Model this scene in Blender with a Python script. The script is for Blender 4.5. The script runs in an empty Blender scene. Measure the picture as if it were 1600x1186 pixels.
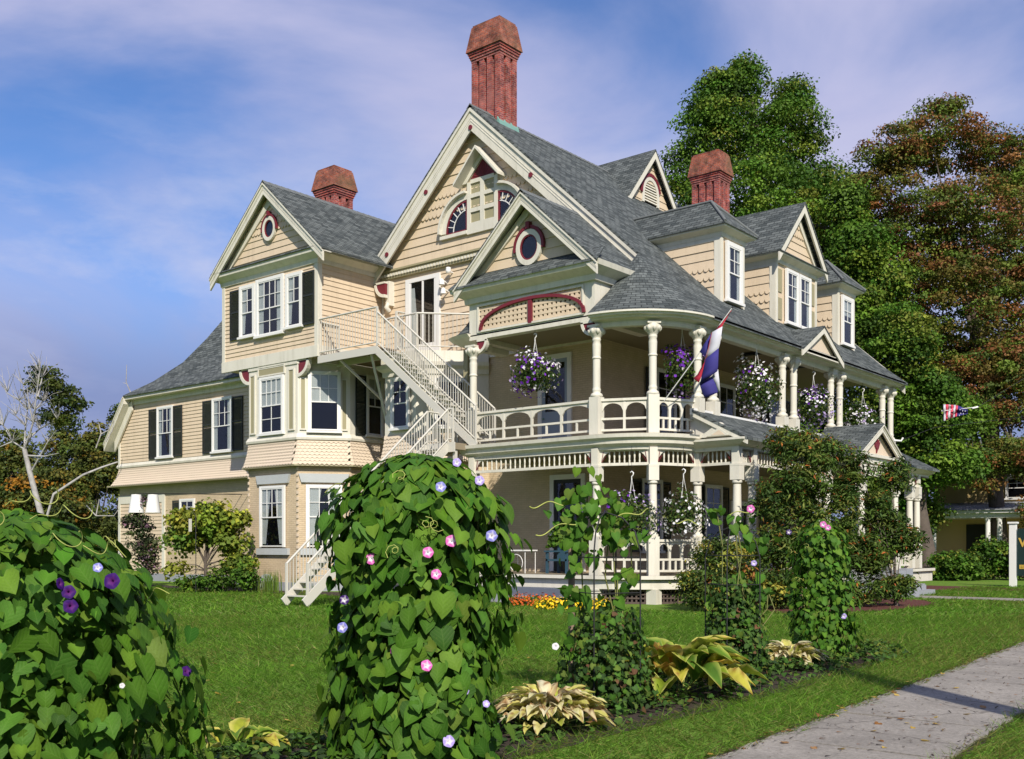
import bpy, math, random
import numpy as np
from mathutils import Vector, Matrix
random.seed(7); rng = np.random.default_rng(7)
S = bpy.context.scene; C = S.collection
# ---------------------------------------------------------------- camera, sky, sun, exposure
YAW = math.radians(39.8)
cam_data = bpy.data.cameras.new('camera'); cam = bpy.data.objects.new('camera', cam_data); C.objects.link(cam)
cam_data.sensor_width = 36.0; cam_data.lens = 36.0 * 1627 / 1600
cam_data.shift_x = 0.0; cam_data.shift_y = 262.0 / 1600
cam_data.clip_start = 0.1; cam_data.clip_end = 3000
cam.location = (0, 0, 1.6); cam.rotation_euler = (math.radians(90), 0, YAW)
S.camera = cam
SUN_AZ = math.radians(90 + 39)           # clockwise from +Y
SUN_EL = math.radians(37)
w = bpy.data.worlds.new('World'); S.world = w; w.use_nodes = True
nt = w.node_tree; nt.nodes.clear()
def N(nt, typ, **kw):
    n = nt.nodes.new(typ)
    for k, v in kw.items():
        if k.startswith('i_'): n.inputs[k[2:].replace('_', ' ')].default_value = v
        else: setattr(n, k, v)
    return n
out = N(nt, 'ShaderNodeOutputWorld'); bg = N(nt, 'ShaderNodeBackground'); bg.inputs['Strength'].default_value = 0.098
sky = N(nt, 'ShaderNodeTexSky', sky_type='NISHITA', sun_disc=False, sun_elevation=SUN_EL, sun_rotation=SUN_AZ)
sky.air_density = 1.0; sky.dust_density = 0.6; sky.ozone_density = 2.0
tc = N(nt, 'ShaderNodeTexCoord')
mp = N(nt, 'ShaderNodeMapping'); mp.inputs['Scale'].default_value = (1.0, 1.0, 2.4); mp.inputs['Rotation'].default_value = (0.25, -0.2, 0.35)
mp.inputs['Location'].default_value = (0.55, 0.2, 0.62)
nz = N(nt, 'ShaderNodeTexNoise'); nz.inputs['Scale'].default_value = 2.1; nz.inputs['Detail'].default_value = 7; nz.inputs['Roughness'].default_value = 0.52; nz.inputs['Distortion'].default_value = 0.5
rp = N(nt, 'ShaderNodeValToRGB'); rp.color_ramp.elements[0].position = 0.33; rp.color_ramp.elements[1].position = 0.70
rp.color_ramp.interpolation = 'EASE'
hs = N(nt, 'ShaderNodeMix', data_type='RGBA', blend_type='MULTIPLY'); hs.inputs[0].default_value = 1.0
hs.inputs[7].default_value = (0.68, 0.90, 1.28, 1)
mx = N(nt, 'ShaderNodeMix', data_type='RGBA'); mx.inputs[7].default_value = (4.5, 4.6, 6.7, 1)
L = nt.links.new
L(tc.outputs['Generated'], mp.inputs['Vector']); L(mp.outputs[0], nz.inputs['Vector']); L(nz.outputs['Fac'], rp.inputs[0])
# a second, lower layer: torn white cloud and a grey-blue bank near the skyline
m2_ = N(nt, 'ShaderNodeMapping'); m2_.inputs['Scale'].default_value = (1.5, 1.5, 4.6); m2_.inputs['Location'].default_value = (1.35, 0.4, 0.25)
n2_ = N(nt, 'ShaderNodeTexNoise'); n2_.inputs['Scale'].default_value = 2.4; n2_.inputs['Detail'].default_value = 9; n2_.inputs['Roughness'].default_value = 0.6; n2_.inputs['Distortion'].default_value = 0.3
r2_ = N(nt, 'ShaderNodeValToRGB'); r2_.color_ramp.elements[0].position = 0.42; r2_.color_ramp.elements[1].position = 0.66
sz_ = N(nt, 'ShaderNodeSeparateXYZ'); L(tc.outputs['Generated'], sz_.inputs[0])
fz_ = N(nt, 'ShaderNodeMapRange'); fz_.inputs[1].default_value = 0.24; fz_.inputs[2].default_value = 0.40; fz_.inputs[3].default_value = 0.85; fz_.inputs[4].default_value = 0.05; L(sz_.outputs[2], fz_.inputs[0])
ml_ = N(nt, 'ShaderNodeMath', operation='MULTIPLY'); L(r2_.outputs[0], ml_.inputs[0]); L(fz_.outputs[0], ml_.inputs[1])
m3_ = N(nt, 'ShaderNodeMix', data_type='RGBA'); m3_.inputs[7].default_value = (5.6, 5.8, 7.4, 1)
bk_ = N(nt, 'ShaderNodeMapRange', interpolation_type='SMOOTHSTEP'); bk_.inputs[1].default_value = 0.13; bk_.inputs[2].default_value = 0.25; bk_.inputs[3].default_value = 0.9; bk_.inputs[4].default_value = 0.0; L(sz_.outputs[2], bk_.inputs[0])
m4_ = N(nt, 'ShaderNodeMix', data_type='RGBA'); m4_.inputs[7].default_value = (2.0, 2.45, 4.5, 1)
L(tc.outputs['Generated'], m2_.inputs['Vector']); L(m2_.outputs[0], n2_.inputs['Vector']); L(n2_.outputs['Fac'], r2_.inputs[0])
lo_ = N(nt, 'ShaderNodeMapRange', interpolation_type='SMOOTHSTEP'); lo_.inputs[1].default_value = 0.15; lo_.inputs[2].default_value = 0.27; lo_.inputs[3].default_value = 0.25; lo_.inputs[4].default_value = 1.0; L(sz_.outputs[2], lo_.inputs[0])
ml2_ = N(nt, 'ShaderNodeMath', operation='MULTIPLY'); L(ml_.outputs[0], ml2_.inputs[0]); L(lo_.outputs[0], ml2_.inputs[1])
L(sky.outputs[0], hs.inputs[6]); L(hs.outputs[2], mx.inputs[6]); L(rp.outputs[0], mx.inputs[0])
L(mx.outputs[2], m4_.inputs[6]); L(bk_.outputs[0], m4_.inputs[0]); L(m4_.outputs[2], m3_.inputs[6]); L(ml2_.outputs[0], m3_.inputs[0]); L(m3_.outputs[2], bg.inputs['Color']); L(bg.outputs[0], out.inputs['Surface'])
sd = bpy.data.lights.new('sun', 'SUN'); sd.energy = 4.9; sd.angle = math.radians(0.55); sd.color = (1.0, 0.93, 0.82)
sun = bpy.data.objects.new('sun', sd); C.objects.link(sun)
sv = Vector((math.sin(SUN_AZ) * math.cos(SUN_EL), math.cos(SUN_AZ) * math.cos(SUN_EL), math.sin(SUN_EL)))
sun.rotation_euler = (-sv).to_track_quat('-Z', 'Y').to_euler(); sun.location = sv * 60
S.view_settings.view_transform = 'Standard'; S.view_settings.look = 'None'; S.view_settings.exposure = 0.25; S.view_settings.gamma = 1; S.view_settings.use_curve_mapping = False
try:
    S.cycles.max_bounces = 6; S.cycles.transparent_max_bounces = 8; S.cycles.use_denoising = True
except Exception: pass

# ---------------------------------------------------------------- helpers
VX, VY, RX, RY, FPX, HZ = -math.sin(YAW), math.cos(YAW), math.cos(YAW), math.sin(YAW), 1627.0, 855.0
def at(u, v, D):                          # the place in the world seen at a picture point, D metres away
    t = (u - 800) / FPX
    return Vector((D * (VX + t * RX), D * (VY + t * RY), 1.6 + D * (HZ - v) / FPX))
def ground(u, v): return at(u, v, 1.6 * FPX / (v - HZ))

def simple_mat(name): 
    m = bpy.data.materials.new(name); m.use_nodes = True
    nt = m.node_tree; b = nt.nodes['Principled BSDF']; return m, nt, b
def M(name, col, rough=0.6, var=0.12, scale=1.5, bump=0.0, bscale=60, spec=0.3, metal=0.0, dirt=None, dirt_amt=0.0, dscale=2.0, streak=False):
    m, nt, b = simple_mat(name); L = nt.links.new
    b.inputs['Roughness'].default_value = rough; b.inputs['Specular IOR Level'].default_value = spec; b.inputs['Metallic'].default_value = metal
    tc = N(nt, 'ShaderNodeTexCoord'); nz = N(nt, 'ShaderNodeTexNoise'); nz.inputs['Scale'].default_value = scale; nz.inputs['Detail'].default_value = 5
    L(tc.outputs['Object'], nz.inputs['Vector'])
    mx = N(nt, 'ShaderNodeMix', data_type='RGBA')
    mx.inputs[6].default_value = tuple(c * (1 - var) for c in col) + (1,); mx.inputs[7].default_value = tuple(min(1, c * (1 + var)) for c in col) + (1,)
    L(nz.outputs['Fac'], mx.inputs[0]); src = mx.outputs[2]
    if dirt is not None:
        n2 = N(nt, 'ShaderNodeTexNoise'); n2.inputs['Scale'].default_value = dscale; n2.inputs['Detail'].default_value = 8; n2.inputs['Roughness'].default_value = 0.7
        if streak:
            ms = N(nt, 'ShaderNodeMapping'); ms.inputs['Scale'].default_value = (2.2, 2.2, 0.22); L(tc.outputs['Object'], ms.inputs['Vector']); L(ms.outputs[0], n2.inputs['Vector'])
        else: L(tc.outputs['Object'], n2.inputs['Vector'])
        r = N(nt, 'ShaderNodeMapRange'); r.inputs[1].default_value = 0.47; r.inputs[2].default_value = 0.75; r.inputs[4].default_value = dirt_amt
        L(n2.outputs['Fac'], r.inputs[0])
        m2 = N(nt, 'ShaderNodeMix', data_type='RGBA'); m2.inputs[7].default_value = tuple(dirt) + (1,); L(r.outputs[0], m2.inputs[0]); L(src, m2.inputs[6]); src = m2.outputs[2]
    L(src, b.inputs['Base Color'])
    if bump:
        n3 = N(nt, 'ShaderNodeTexNoise'); n3.inputs['Scale'].default_value = bscale; n3.inputs['Detail'].default_value = 4; L(tc.outputs['Object'], n3.inputs['Vector'])
        bp = N(nt, 'ShaderNodeBump'); bp.inputs['Strength'].default_value = bump; bp.inputs['Distance'].default_value = 0.02
        L(n3.outputs['Fac'], bp.inputs['Height']); L(bp.outputs[0], b.inputs['Normal'])
    return m
def brick_mat(name, c1, c2, mortar, bw, bh, ms, rough=0.85, bump=0.6, var=0.5, tint=None, saw=False, nscale=1.2):
    m, nt, b = simple_mat(name); L = nt.links.new
    b.inputs['Roughness'].default_value = rough; b.inputs['Specular IOR Level'].default_value = 0.2
    uv = N(nt, 'ShaderNodeUVMap'); uv.uv_map = 'UVMap'
    bt = N(nt, 'ShaderNodeTexBrick'); bt.offset = 0.5
    bt.inputs['Color1'].default_value = c1 + (1,); bt.inputs['Color2'].default_value = c2 + (1,); bt.inputs['Mortar'].default_value = mortar + (1,)
    bt.inputs['Scale'].default_value = 1; bt.inputs['Mortar Size'].default_value = ms; bt.inputs['Brick Width'].default_value = bw; bt.inputs['Row Height'].default_value = bh
    bt.inputs['Bias'].default_value = 0.0; bt.inputs['Mortar Smooth'].default_value = 0.3
    L(uv.outputs[0], bt.inputs['Vector'])
    tc = N(nt, 'ShaderNodeTexCoord'); nz = N(nt, 'ShaderNodeTexNoise'); nz.inputs['Scale'].default_value = nscale; nz.inputs['Detail'].default_value = 9; nz.inputs['Roughness'].default_value = 0.65
    L(tc.outputs['Object'], nz.inputs['Vector'])
    r = N(nt, 'ShaderNodeMapRange'); r.inputs[1].default_value = 0.3; r.inputs[2].default_value = 0.7; r.inputs[3].default_value = 1 - var; r.inputs[4].default_value = 1 + var * 0.6
    L(nz.outputs['Fac'], r.inputs[0])
    mx = N(nt, 'ShaderNodeMix', data_type='RGBA', blend_type='MULTIPLY'); mx.inputs[0].default_value = 1; L(bt.outputs['Color'], mx.inputs[6]); L(r.outputs[0], mx.inputs[7])
    src = mx.outputs[2]
    if tint:
        n2 = N(nt, 'ShaderNodeTexNoise'); n2.inputs['Scale'].default_value = 0.9; n2.inputs['Detail'].default_value = 6; L(tc.outputs['Object'], n2.inputs['Vector'])
        r2 = N(nt, 'ShaderNodeMapRange'); r2.inputs[1].default_value = 0.5; r2.inputs[2].default_value = 0.72; r2.inputs[4].default_value = 0.6; L(n2.outputs['Fac'], r2.inputs[0])
        m2 = N(nt, 'ShaderNodeMix', data_type='RGBA'); m2.inputs[7].default_value = tint + (1,); L(r2.outputs[0], m2.inputs[0]); L(src, m2.inputs[6]); src = m2.outputs[2]
    L(src, b.inputs['Base Color'])
    bp = N(nt, 'ShaderNodeBump'); bp.inputs['Strength'].default_value = bump; bp.inputs['Distance'].default_value = 0.02
    if saw:
        sx = N(nt, 'ShaderNodeSeparateXYZ'); L(uv.outputs[0], sx.inputs[0])
        dv = N(nt, 'ShaderNodeMath', operation='DIVIDE'); dv.inputs[1].default_value = bh; L(sx.outputs[1], dv.inputs[0])
        fr = N(nt, 'ShaderNodeMath', operation='FRACT'); L(dv.outputs[0], fr.inputs[0])
        sb = N(nt, 'ShaderNodeMath', operation='SUBTRACT'); sb.inputs[0].default_value = 1.0; L(fr.outputs[0], sb.inputs[1])
        ad = N(nt, 'ShaderNodeMath', operation='SUBTRACT'); L(sb.outputs[0], ad.inputs[0]); L(bt.outputs['Fac'], ad.inputs[1]); L(ad.outputs[0], bp.inputs['Height'])
    else:
        iv = N(nt, 'ShaderNodeMath', operation='SUBTRACT'); iv.inputs[0].default_value = 1.0; L(bt.outputs['Fac'], iv.inputs[1]); L(iv.outputs[0], bp.inputs['Height'])
    L(bp.outputs[0], b.inputs['Normal'])
    return m
def leaf_mat(name, trans=0.35, rough=0.45, spec=0.35, attr='Col', nvar=0.25, veins=False):
    m, nt, b = simple_mat(name); L = nt.links.new
    b.inputs['Roughness'].default_value = rough; b.inputs['Specular IOR Level'].default_value = spec
    a = N(nt, 'ShaderNodeAttribute', attribute_name=attr)
    tc = N(nt, 'ShaderNodeTexCoord'); nz = N(nt, 'ShaderNodeTexNoise'); nz.inputs['Scale'].default_value = 14; nz.inputs['Detail'].default_value = 3
    L(tc.outputs['Object'], nz.inputs['Vector'])
    r = N(nt, 'ShaderNodeMapRange'); r.inputs[3].default_value = 1 - nvar; r.inputs[4].default_value = 1 + nvar; L(nz.outputs['Fac'], r.inputs[0])
    mx = N(nt, 'ShaderNodeMix', data_type='RGBA', blend_type='MULTIPLY'); mx.inputs[0].default_value = 1; L(a.outputs['Color'], mx.inputs[6]); L(r.outputs[0], mx.inputs[7])
    src = mx.outputs[2]
    if veins:                              # pale midrib and side veins drawn in leaf coordinates
        def MA(op, a, b_=None, c_=None):
            n = N(nt, 'ShaderNodeMath', operation=op)
            for i, q in enumerate((a, b_, c_)):
                if q is None: continue
                if isinstance(q, (int, float)): n.inputs[i].default_value = q
                else: L(q, n.inputs[i])
            return n.outputs[0]
        uv = N(nt, 'ShaderNodeUVMap'); uv.uv_map = 'UVMap'; sx = N(nt, 'ShaderNodeSeparateXYZ'); L(uv.outputs[0], sx.inputs[0])
        ax = MA('ABSOLUTE', sx.outputs[0]); t = MA('FRACT', MA('MULTIPLY', MA('SUBTRACT', sx.outputs[1], MA('MULTIPLY', ax, 0.9)), 5.0)); dist = MA('ABSOLUTE', MA('SUBTRACT', t, 0.5))
        side = MA('LESS_THAN', dist, 0.055); mid = MA('LESS_THAN', ax, 0.018); v = MA('MULTIPLY', MA('MAXIMUM', side, mid), 0.22)
        m3 = N(nt, 'ShaderNodeMix', data_type='RGBA'); m3.inputs[7].default_value = (0.16, 0.24, 0.06, 1); L(v, m3.inputs[0]); L(src, m3.inputs[6]); src = m3.outputs[2]
        bp = N(nt, 'ShaderNodeBump'); bp.inputs['Strength'].default_value = 0.16; bp.inputs['Distance'].default_value = 0.01; L(MA('SUBTRACT', 1.0, MA('MULTIPLY', MA('SUBTRACT', 0.5, dist), 1.0)), bp.inputs['Height']); L(bp.outputs[0], b.inputs['Normal'])
    L(src, b.inputs['Base Color'])
    tr = N(nt, 'ShaderNodeBsdfTranslucent'); L(src, tr.inputs['Color'])
    ms = N(nt, 'ShaderNodeMixShader'); ms.inputs[0].default_value = trans
    L(b.outputs[0], ms.inputs[1]); L(tr.outputs[0], ms.inputs[2]); L(ms.outputs[0], nt.nodes['Material Output'].inputs['Surface'])
    return m

class MB:
    def __init__(s): s.v = []; s.f = []; s.sm = []; s.uv = {}
    def add(s, vs, fs, smooth=False, uvs=None):
        o = len(s.v); s.v += [tuple(p) for p in vs]
        for k, f in enumerate(fs):
            if uvs is not None: s.uv[len(s.f)] = [uvs[i] for i in f]
            s.f.append(tuple(i + o for i in f)); s.sm.append(smooth)
        return s
    def box(s, x0, x1, y0, y1, z0, z1):
        return s.add([(x0,y0,z0),(x1,y0,z0),(x1,y1,z0),(x0,y1,z0),(x0,y0,z1),(x1,y0,z1),(x1,y1,z1),(x0,y1,z1)],
                     [(3,2,1,0),(4,5,6,7),(0,1,5,4),(1,2,6,5),(2,3,7,6),(3,0,4,7)])
    def hexa(s, p): return s.add(p, [(3,2,1,0),(4,5,6,7),(0,1,5,4),(1,2,6,5),(2,3,7,6),(3,0,4,7)])
    def prism(s, a, b):                       # two matching loops
        n = len(a); return s.add(list(a) + list(b), [tuple(range(n - 1, -1, -1)), tuple(range(n, 2 * n))] + [(i, (i + 1) % n, n + (i + 1) % n, n + i) for i in range(n)])
    def tube(s, pts, r, n=6, cap=True, smooth=True):
        pts = [Vector(p) for p in pts]; R = r if hasattr(r, '__len__') else [r] * len(pts); o = []; prev = None
        for i, p in enumerate(pts):
            d = (pts[min(i + 1, len(pts) - 1)] - pts[max(i - 1, 0)]);  d = d.normalized() if d.length > 1e-9 else Vector((0, 0, 1))
            if prev is None: a = d.orthogonal().normalized()
            else:
                a = prev - d * prev.dot(d); a = a.normalized() if a.length > 1e-6 else d.orthogonal().normalized()
            prev = a; b = d.cross(a)
            for k in range(n):
                t = 2 * math.pi * k / n; o.append(p + (a * math.cos(t) + b * math.sin(t)) * R[i])
        m = len(pts); fs = [(i * n + k, i * n + (k + 1) % n, (i + 1) * n + (k + 1) % n, (i + 1) * n + k) for i in range(m - 1) for k in range(n)]
        s.add(o, fs, smooth)
        if cap:
            s.add(o[:n], [tuple(range(n - 1, -1, -1))]); s.add(o[-n:], [tuple(range(n))])
        return s
    def bar(s, p, q, w, h=None):              # rectangular bar between two points
        p = Vector(p); q = Vector(q); h = h or w; d = (q - p).normalized()
        a = d.cross(Vector((0, 0, 1))); a = a.normalized() if a.length > 1e-4 else Vector((1, 0, 0)); b = a.cross(d)
        a *= w / 2; b *= h / 2
        return s.hexa([p - a - b, p + a - b, p + a + b, p - a + b, q - a - b, q + a - b, q + a + b, q - a + b])
    def lathe(s, prof, n=12, at=(0, 0, 0), smooth=True):
        if smooth:                            # keep the shading of long tapers clear of the rings
            q = [prof[0]]
            for (r0, z0), (r1, z1) in zip(prof[:-1], prof[1:]):
                d = math.hypot(r1 - r0, z1 - z0)
                if d > .12:
                    for f in (.02 / d, 1 - .02 / d): q.append((r0 + (r1 - r0) * f, z0 + (z1 - z0) * f))
                q.append((r1, z1))
            prof = q
        o = [(at[0] + r * math.cos(2 * math.pi * k / n), at[1] + r * math.sin(2 * math.pi * k / n), at[2] + z) for r, z in prof for k in range(n)]
        m = len(prof); s.add(o, [(i * n + k, i * n + (k + 1) % n, (i + 1) * n + (k + 1) % n, (i + 1) * n + k) for i in range(m - 1) for k in range(n)], smooth)
        s.add(o[:n], [tuple(range(n - 1, -1, -1))]); s.add(o[-n:], [tuple(range(n))]); return s
    def mesh(s, name):
        me = bpy.data.meshes.new(name); me.from_pydata(s.v, [], s.f)
        me.polygons.foreach_set('use_smooth', s.sm)
        ul = me.uv_layers.new(name='UVMap'); buf = np.zeros(len(me.loops) * 2, dtype=np.float32)
        for i, p in enumerate(me.polygons):
            cu = s.uv.get(i)
            if cu:
                for j, li in enumerate(p.loop_indices): buf[2 * li:2 * li + 2] = cu[j]
            else:
                n = p.normal; t = Vector((-n.y, n.x, 0)); t = t.normalized() if t.length > 1e-3 else Vector((1, 0, 0)); b = n.cross(t)
                for li in p.loop_indices:
                    co = me.vertices[me.loops[li].vertex_index].co; buf[2 * li] = co.dot(t); buf[2 * li + 1] = co.dot(b)
        ul.data.foreach_set('uv', buf); return me
    def build(s, name, m, parent=None, kind=None, label=None, loc=None):
        return link(name, s.mesh(name), m, parent, kind, label, loc)
def link(name, me, m, parent=None, kind=None, label=None, loc=None):
    o = bpy.data.objects.new(name, me); C.objects.link(o)
    if m is not None and not me.materials: me.materials.append(m)
    if parent is not None: o.parent = parent
    if kind: o['kind'] = kind
    if label: o['label'] = label
    if loc is not None: o.location = loc
    return o
def tag(o, label, cat, group=None, kind=None):
    o['label'] = label; o['category'] = cat
    if group: o['group'] = group
    if kind: o['kind'] = kind
    return o
def thing(name, label, cat, loc=(0, 0, 0), group=None, rz=0):
    o = bpy.data.objects.new(name, None); C.objects.link(o); o.empty_display_size = 0.2; o.location = loc; o.rotation_euler.z = rz
    return tag(o, label, cat, group)

class Fr:                                     # a vertical wall plane: s along it, z up, o outwards
    def __init__(s, a, b):
        s.a = Vector((a[0], a[1], 0)); d = Vector((b[0] - a[0], b[1] - a[1], 0)); s.len = d.length; s.d = d.normalized(); s.n = Vector((s.d.y, -s.d.x, 0))
    def P(s, q, z, o=0.0): p = s.a + s.d * q + s.n * o; return (p.x, p.y, z)
    def box(s, mb, s0, s1, z0, z1, o0, o1): return mb.hexa([s.P(s0,z0,o1), s.P(s1,z0,o1), s.P(s1,z0,o0), s.P(s0,z0,o0), s.P(s0,z1,o1), s.P(s1,z1,o1), s.P(s1,z1,o0), s.P(s0,z1,o0)])
    def poly(s, mb, pts, o0, o1): return mb.prism([s.P(q, z, o0) for q, z in pts], [s.P(q, z, o1) for q, z in pts])
def FX(y): return Fr((0, y), (1, 0 + y))     # faces -Y, s = x
def FY(x): return Fr((x, 0), (x, 1))         # faces +X, s = y

def clip_h(poly, z, keep_above):
    out = []
    for i, p in enumerate(poly):
        q = poly[(i + 1) % len(poly)]; a = (p[1] - z) if keep_above else (z - p[1]); b = (q[1] - z) if keep_above else (z - q[1])
        if a >= 0: out.append(p)
        if (a > 0 and b < 0) or (a < 0 and b > 0):
            t = a / (a - b); out.append((p[0] + (q[0] - p[0]) * t, z))
    return out
def clapboards(parent, fr, poly, pitch, mat, th=0.034, base=0.006, scallop=(), sw=0.24, name='clapboard'):
    z0 = min(p[1] for p in poly); z1 = max(p[1] for p in poly); k = 0
    n = max(1, round((z1 - z0) / pitch)); pitch = (z1 - z0) / n
    for k in range(n):
        za = z0 + k * pitch; zb = za + pitch
        c = clip_h(clip_h(poly, za, True), zb, False)
        if len(c) < 3: continue
        if k in scallop:
            lo = [p for p in c if p[1] < za + 1e-6]
            if len(lo) < 2: continue
            sa = min(p[0] for p in lo); sb = max(p[0] for p in lo); m = max(1, round((sb - sa) / sw)); ww = (sb - sa) / m
            top = sorted([p for p in c if p[1] >= za + 1e-6], key=lambda p: p[0]); drop = pitch * 0.42
            pts = []
            for i in range(m):
                for t in (0.0, 0.12, 0.3, 0.5, 0.7, 0.88):
                    pts.append((sa + (i + t) * ww, za + 0.03 - drop * math.sqrt(max(0, 1 - (2 * t - 1) ** 2))))
            pts.append((sb, za + 0.03)); c2 = pts + top[::-1]
            mb = MB(); A = [fr.P(q, z, base - 0.02) for q, z in c2]; B = [fr.P(q, z, base + (th + 0.012) * (1 - (z - za) / pitch * 0.75)) for q, z in c2]
            mb.prism(A, B); mb.build('scallop_course', mat, parent)
        else:
            mb = MB(); A = [fr.P(q, z, base - 0.02) for q, z in c]
            B = [fr.P(q, z, base + th * (1 - (z - za) / pitch * 0.8)) for q, z in c]
            mb.prism(A, B); mb.build(name, mat, parent)

def scatter_mesh(name, tv, tf, pos, mats, cols, vmul=None):
    tv = np.asarray(tv, np.float32); K = len(tv); n = len(pos)
    co = np.einsum('nij,kj->nki', mats.astype(np.float32), tv) + pos[:, None, :].astype(np.float32)
    me = bpy.data.meshes.new(name); me.vertices.add(n * K); me.vertices.foreach_set('co', co.ravel())
    flat = np.concatenate([np.asarray(f) for f in tf]); lens = np.array([len(f) for f in tf]); T = len(flat)
    me.loops.add(n * T); me.loops.foreach_set('vertex_index', (flat[None, :] + (np.arange(n) * K)[:, None]).ravel().astype(np.int32))
    st = np.concatenate([[0], np.cumsum(lens)[:-1]]); me.polygons.add(n * len(tf))
    me.polygons.foreach_set('loop_start', (st[None, :] + (np.arange(n) * T)[:, None]).ravel().astype(np.int32))
    me.update(calc_edges=True)
    a = me.color_attributes.new('Col', 'FLOAT_COLOR', 'POINT'); c = np.ones((n, K, 4), np.float32); c[:, :, :3] = np.asarray(cols, np.float32)[:, None, :]
    if vmul is not None: c[:, :, :3] *= np.asarray(vmul, np.float32)[None, :, None]
    a.data.foreach_set('color', c.ravel())
    ul = me.uv_layers.new(name='UVMap'); ul.data.foreach_set('uv', np.tile(tv[flat][:, :2].ravel(), n).astype(np.float32))
    if K > 8: me.polygons.foreach_set('use_smooth', np.ones(n * len(tf), bool))
    return me
def frames(z, y):                             # rows of unit vectors -> rotation matrices with columns x,y,z
    z = z / np.linalg.norm(z, axis=1, keepdims=True); x = np.cross(y, z); nx = np.linalg.norm(x, axis=1, keepdims=True)
    x = np.where(nx > 1e-4, x / np.maximum(nx, 1e-6), np.array([[1.0, 0, 0]])); y = np.cross(z, x)
    return np.stack([x, y, z], axis=2)
def rnd_dirs(n): 
    d = rng.normal(size=(n, 3)); return d / np.linalg.norm(d, axis=1, keepdims=True)
QUAD_V = [(0, 0, 0), (-0.5, 0.45, 0.1), (0, 1, -0.05), (0.5, 0.45, 0.1)]; QUAD_F = [(0, 1, 2), (0, 2, 3)]
QUAD_V = [(x, y - .5, z) for x, y, z in QUAD_V]
HEART_V = [(0,0,-.02),(0,-.35,-.05),(0,-.7,-.09),(0,-1,-.24), (-.2,.15,.05),(-.44,.08,.07),(-.53,-.2,.04),(-.4,-.55,.0),(-.16,-.84,-.13), (.2,.15,.05),(.44,.08,.07),(.53,-.2,.04),(.4,-.55,.0),(.16,-.84,-.13)]
HEART_F = [(0,4,5),(0,5,6,1),(1,6,7,2),(2,7,8,3),(0,10,9),(0,1,11,10),(1,2,12,11),(2,3,13,12)]
HEART_MUL = [1.25,1.2,1.15,1.05] + [0.97,0.92,0.9,0.93,1.0] * 2
def palette(cols, n, jit=0.18, wts=None):
    cols = np.array(cols); i = rng.choice(len(cols), n, p=wts); return np.clip(cols[i] * (1 + rng.normal(0, jit, (n, 1))) * (1 + rng.normal(0, jit * .35, (n, 3))), 0.002, 1)
# ---------------------------------------------------------------- materials
TAN = (0.60, 0.482, 0.342)
m_clap = M('clapboard_paint', TAN, 0.65, 0.08, 0.8, 0.2, 25, dirt=(0.36, 0.28, 0.19), dirt_amt=0.42, dscale=1.6, streak=True)
m_brickwall = brick_mat('painted_brick', (0.55, 0.435, 0.29), (0.50, 0.395, 0.26), (0.44, 0.345, 0.225), 0.21, 0.072, 0.008, 0.7, 0.5, 0.14)
m_scal = M('shingle_paint', (0.60, 0.495, 0.375), 0.7, 0.06, 2.0, 0.1, 30)
m_trim = M('cream_trim', (0.62, 0.59, 0.50), 0.55, 0.07, 1.2, 0.1, 20, dirt=(0.33, 0.31, 0.235), dirt_amt=0.45, dscale=2.0, streak=True)
m_white = M('white_paint', (0.70, 0.69, 0.66), 0.45, 0.03, 1.0)
m_metal = M('white_painted_steel', (0.53, 0.51, 0.45), 0.4, 0.05, 3.0, dirt=(0.5, 0.42, 0.32), dirt_amt=0.3, dscale=3)
m_olive = M('olive_trim', (0.30, 0.27, 0.16), 0.6, 0.06, 2)
m_maroon = M('maroon_paint', (0.155, 0.02, 0.03), 0.5, 0.1, 2)
m_shut = M('shutter_paint', (0.022, 0.025, 0.022), 0.5, 0.2, 3)
m_dark = M('painted_hollow_shade', (0.007, 0.007, 0.009), 1.0, 0.3, 1, spec=0.0)  # near-black backing colour; paints in the shade of rooms and hollows
m_curt = M('curtain_cloth', (0.75, 0.72, 0.64), 0.9, 0.08, 6)
m_roof = brick_mat('asphalt_shingle', (0.048, 0.058, 0.058), (0.135, 0.15, 0.145), (0.03, 0.033, 0.034), 0.30, 0.15, 0.013, 0.9, 0.9, 0.26, saw=True, nscale=3.0)
m_ridge = M('ridge_cap_shingle', (0.13, 0.14, 0.14), 0.9, 0.25, 4, 0.3, 60)
m_brick = brick_mat('red_brick', (0.42, 0.085, 0.06), (0.18, 0.042, 0.05), (0.36, 0.22, 0.19), 0.21, 0.075, 0.010, 0.85, 0.8, 0.75, tint=(0.38, 0.15, 0.13), nscale=3.2)
m_brickcap = brick_mat('weathered_red_brick', (0.34, 0.09, 0.05), (0.20, 0.06, 0.045), (0.27, 0.18, 0.14), 0.21, 0.075, 0.009, 0.9, 0.8, 0.7, tint=(0.17, 0.12, 0.06), nscale=3.5)
m_copper = M('green_copper', (0.16, 0.30, 0.26), 0.6, 0.2, 3)
m_lead = M('grey_stone_lintel', (0.40, 0.42, 0.42), 0.8, 0.08, 4, 0.2, 40)
m_granite = M('grey_granite', (0.27, 0.28, 0.30), 0.8, 0.15, 9, 0.3, 60)
m_bluestone = M('dark_blue_stone', (0.11, 0.125, 0.16), 0.8, 0.2, 4, 0.2, 50)
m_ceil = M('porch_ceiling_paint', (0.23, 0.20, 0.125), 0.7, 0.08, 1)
m_floorp = M('porch_floor_paint', (0.25, 0.205, 0.14), 0.6, 0.12, 2)
m_lattice = M('brown_lattice', (0.09, 0.065, 0.055), 0.7, 0.2, 4)
m_bluegrey = M('blue_grey_door', (0.25, 0.30, 0.38), 0.55, 0.08, 2)
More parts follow.
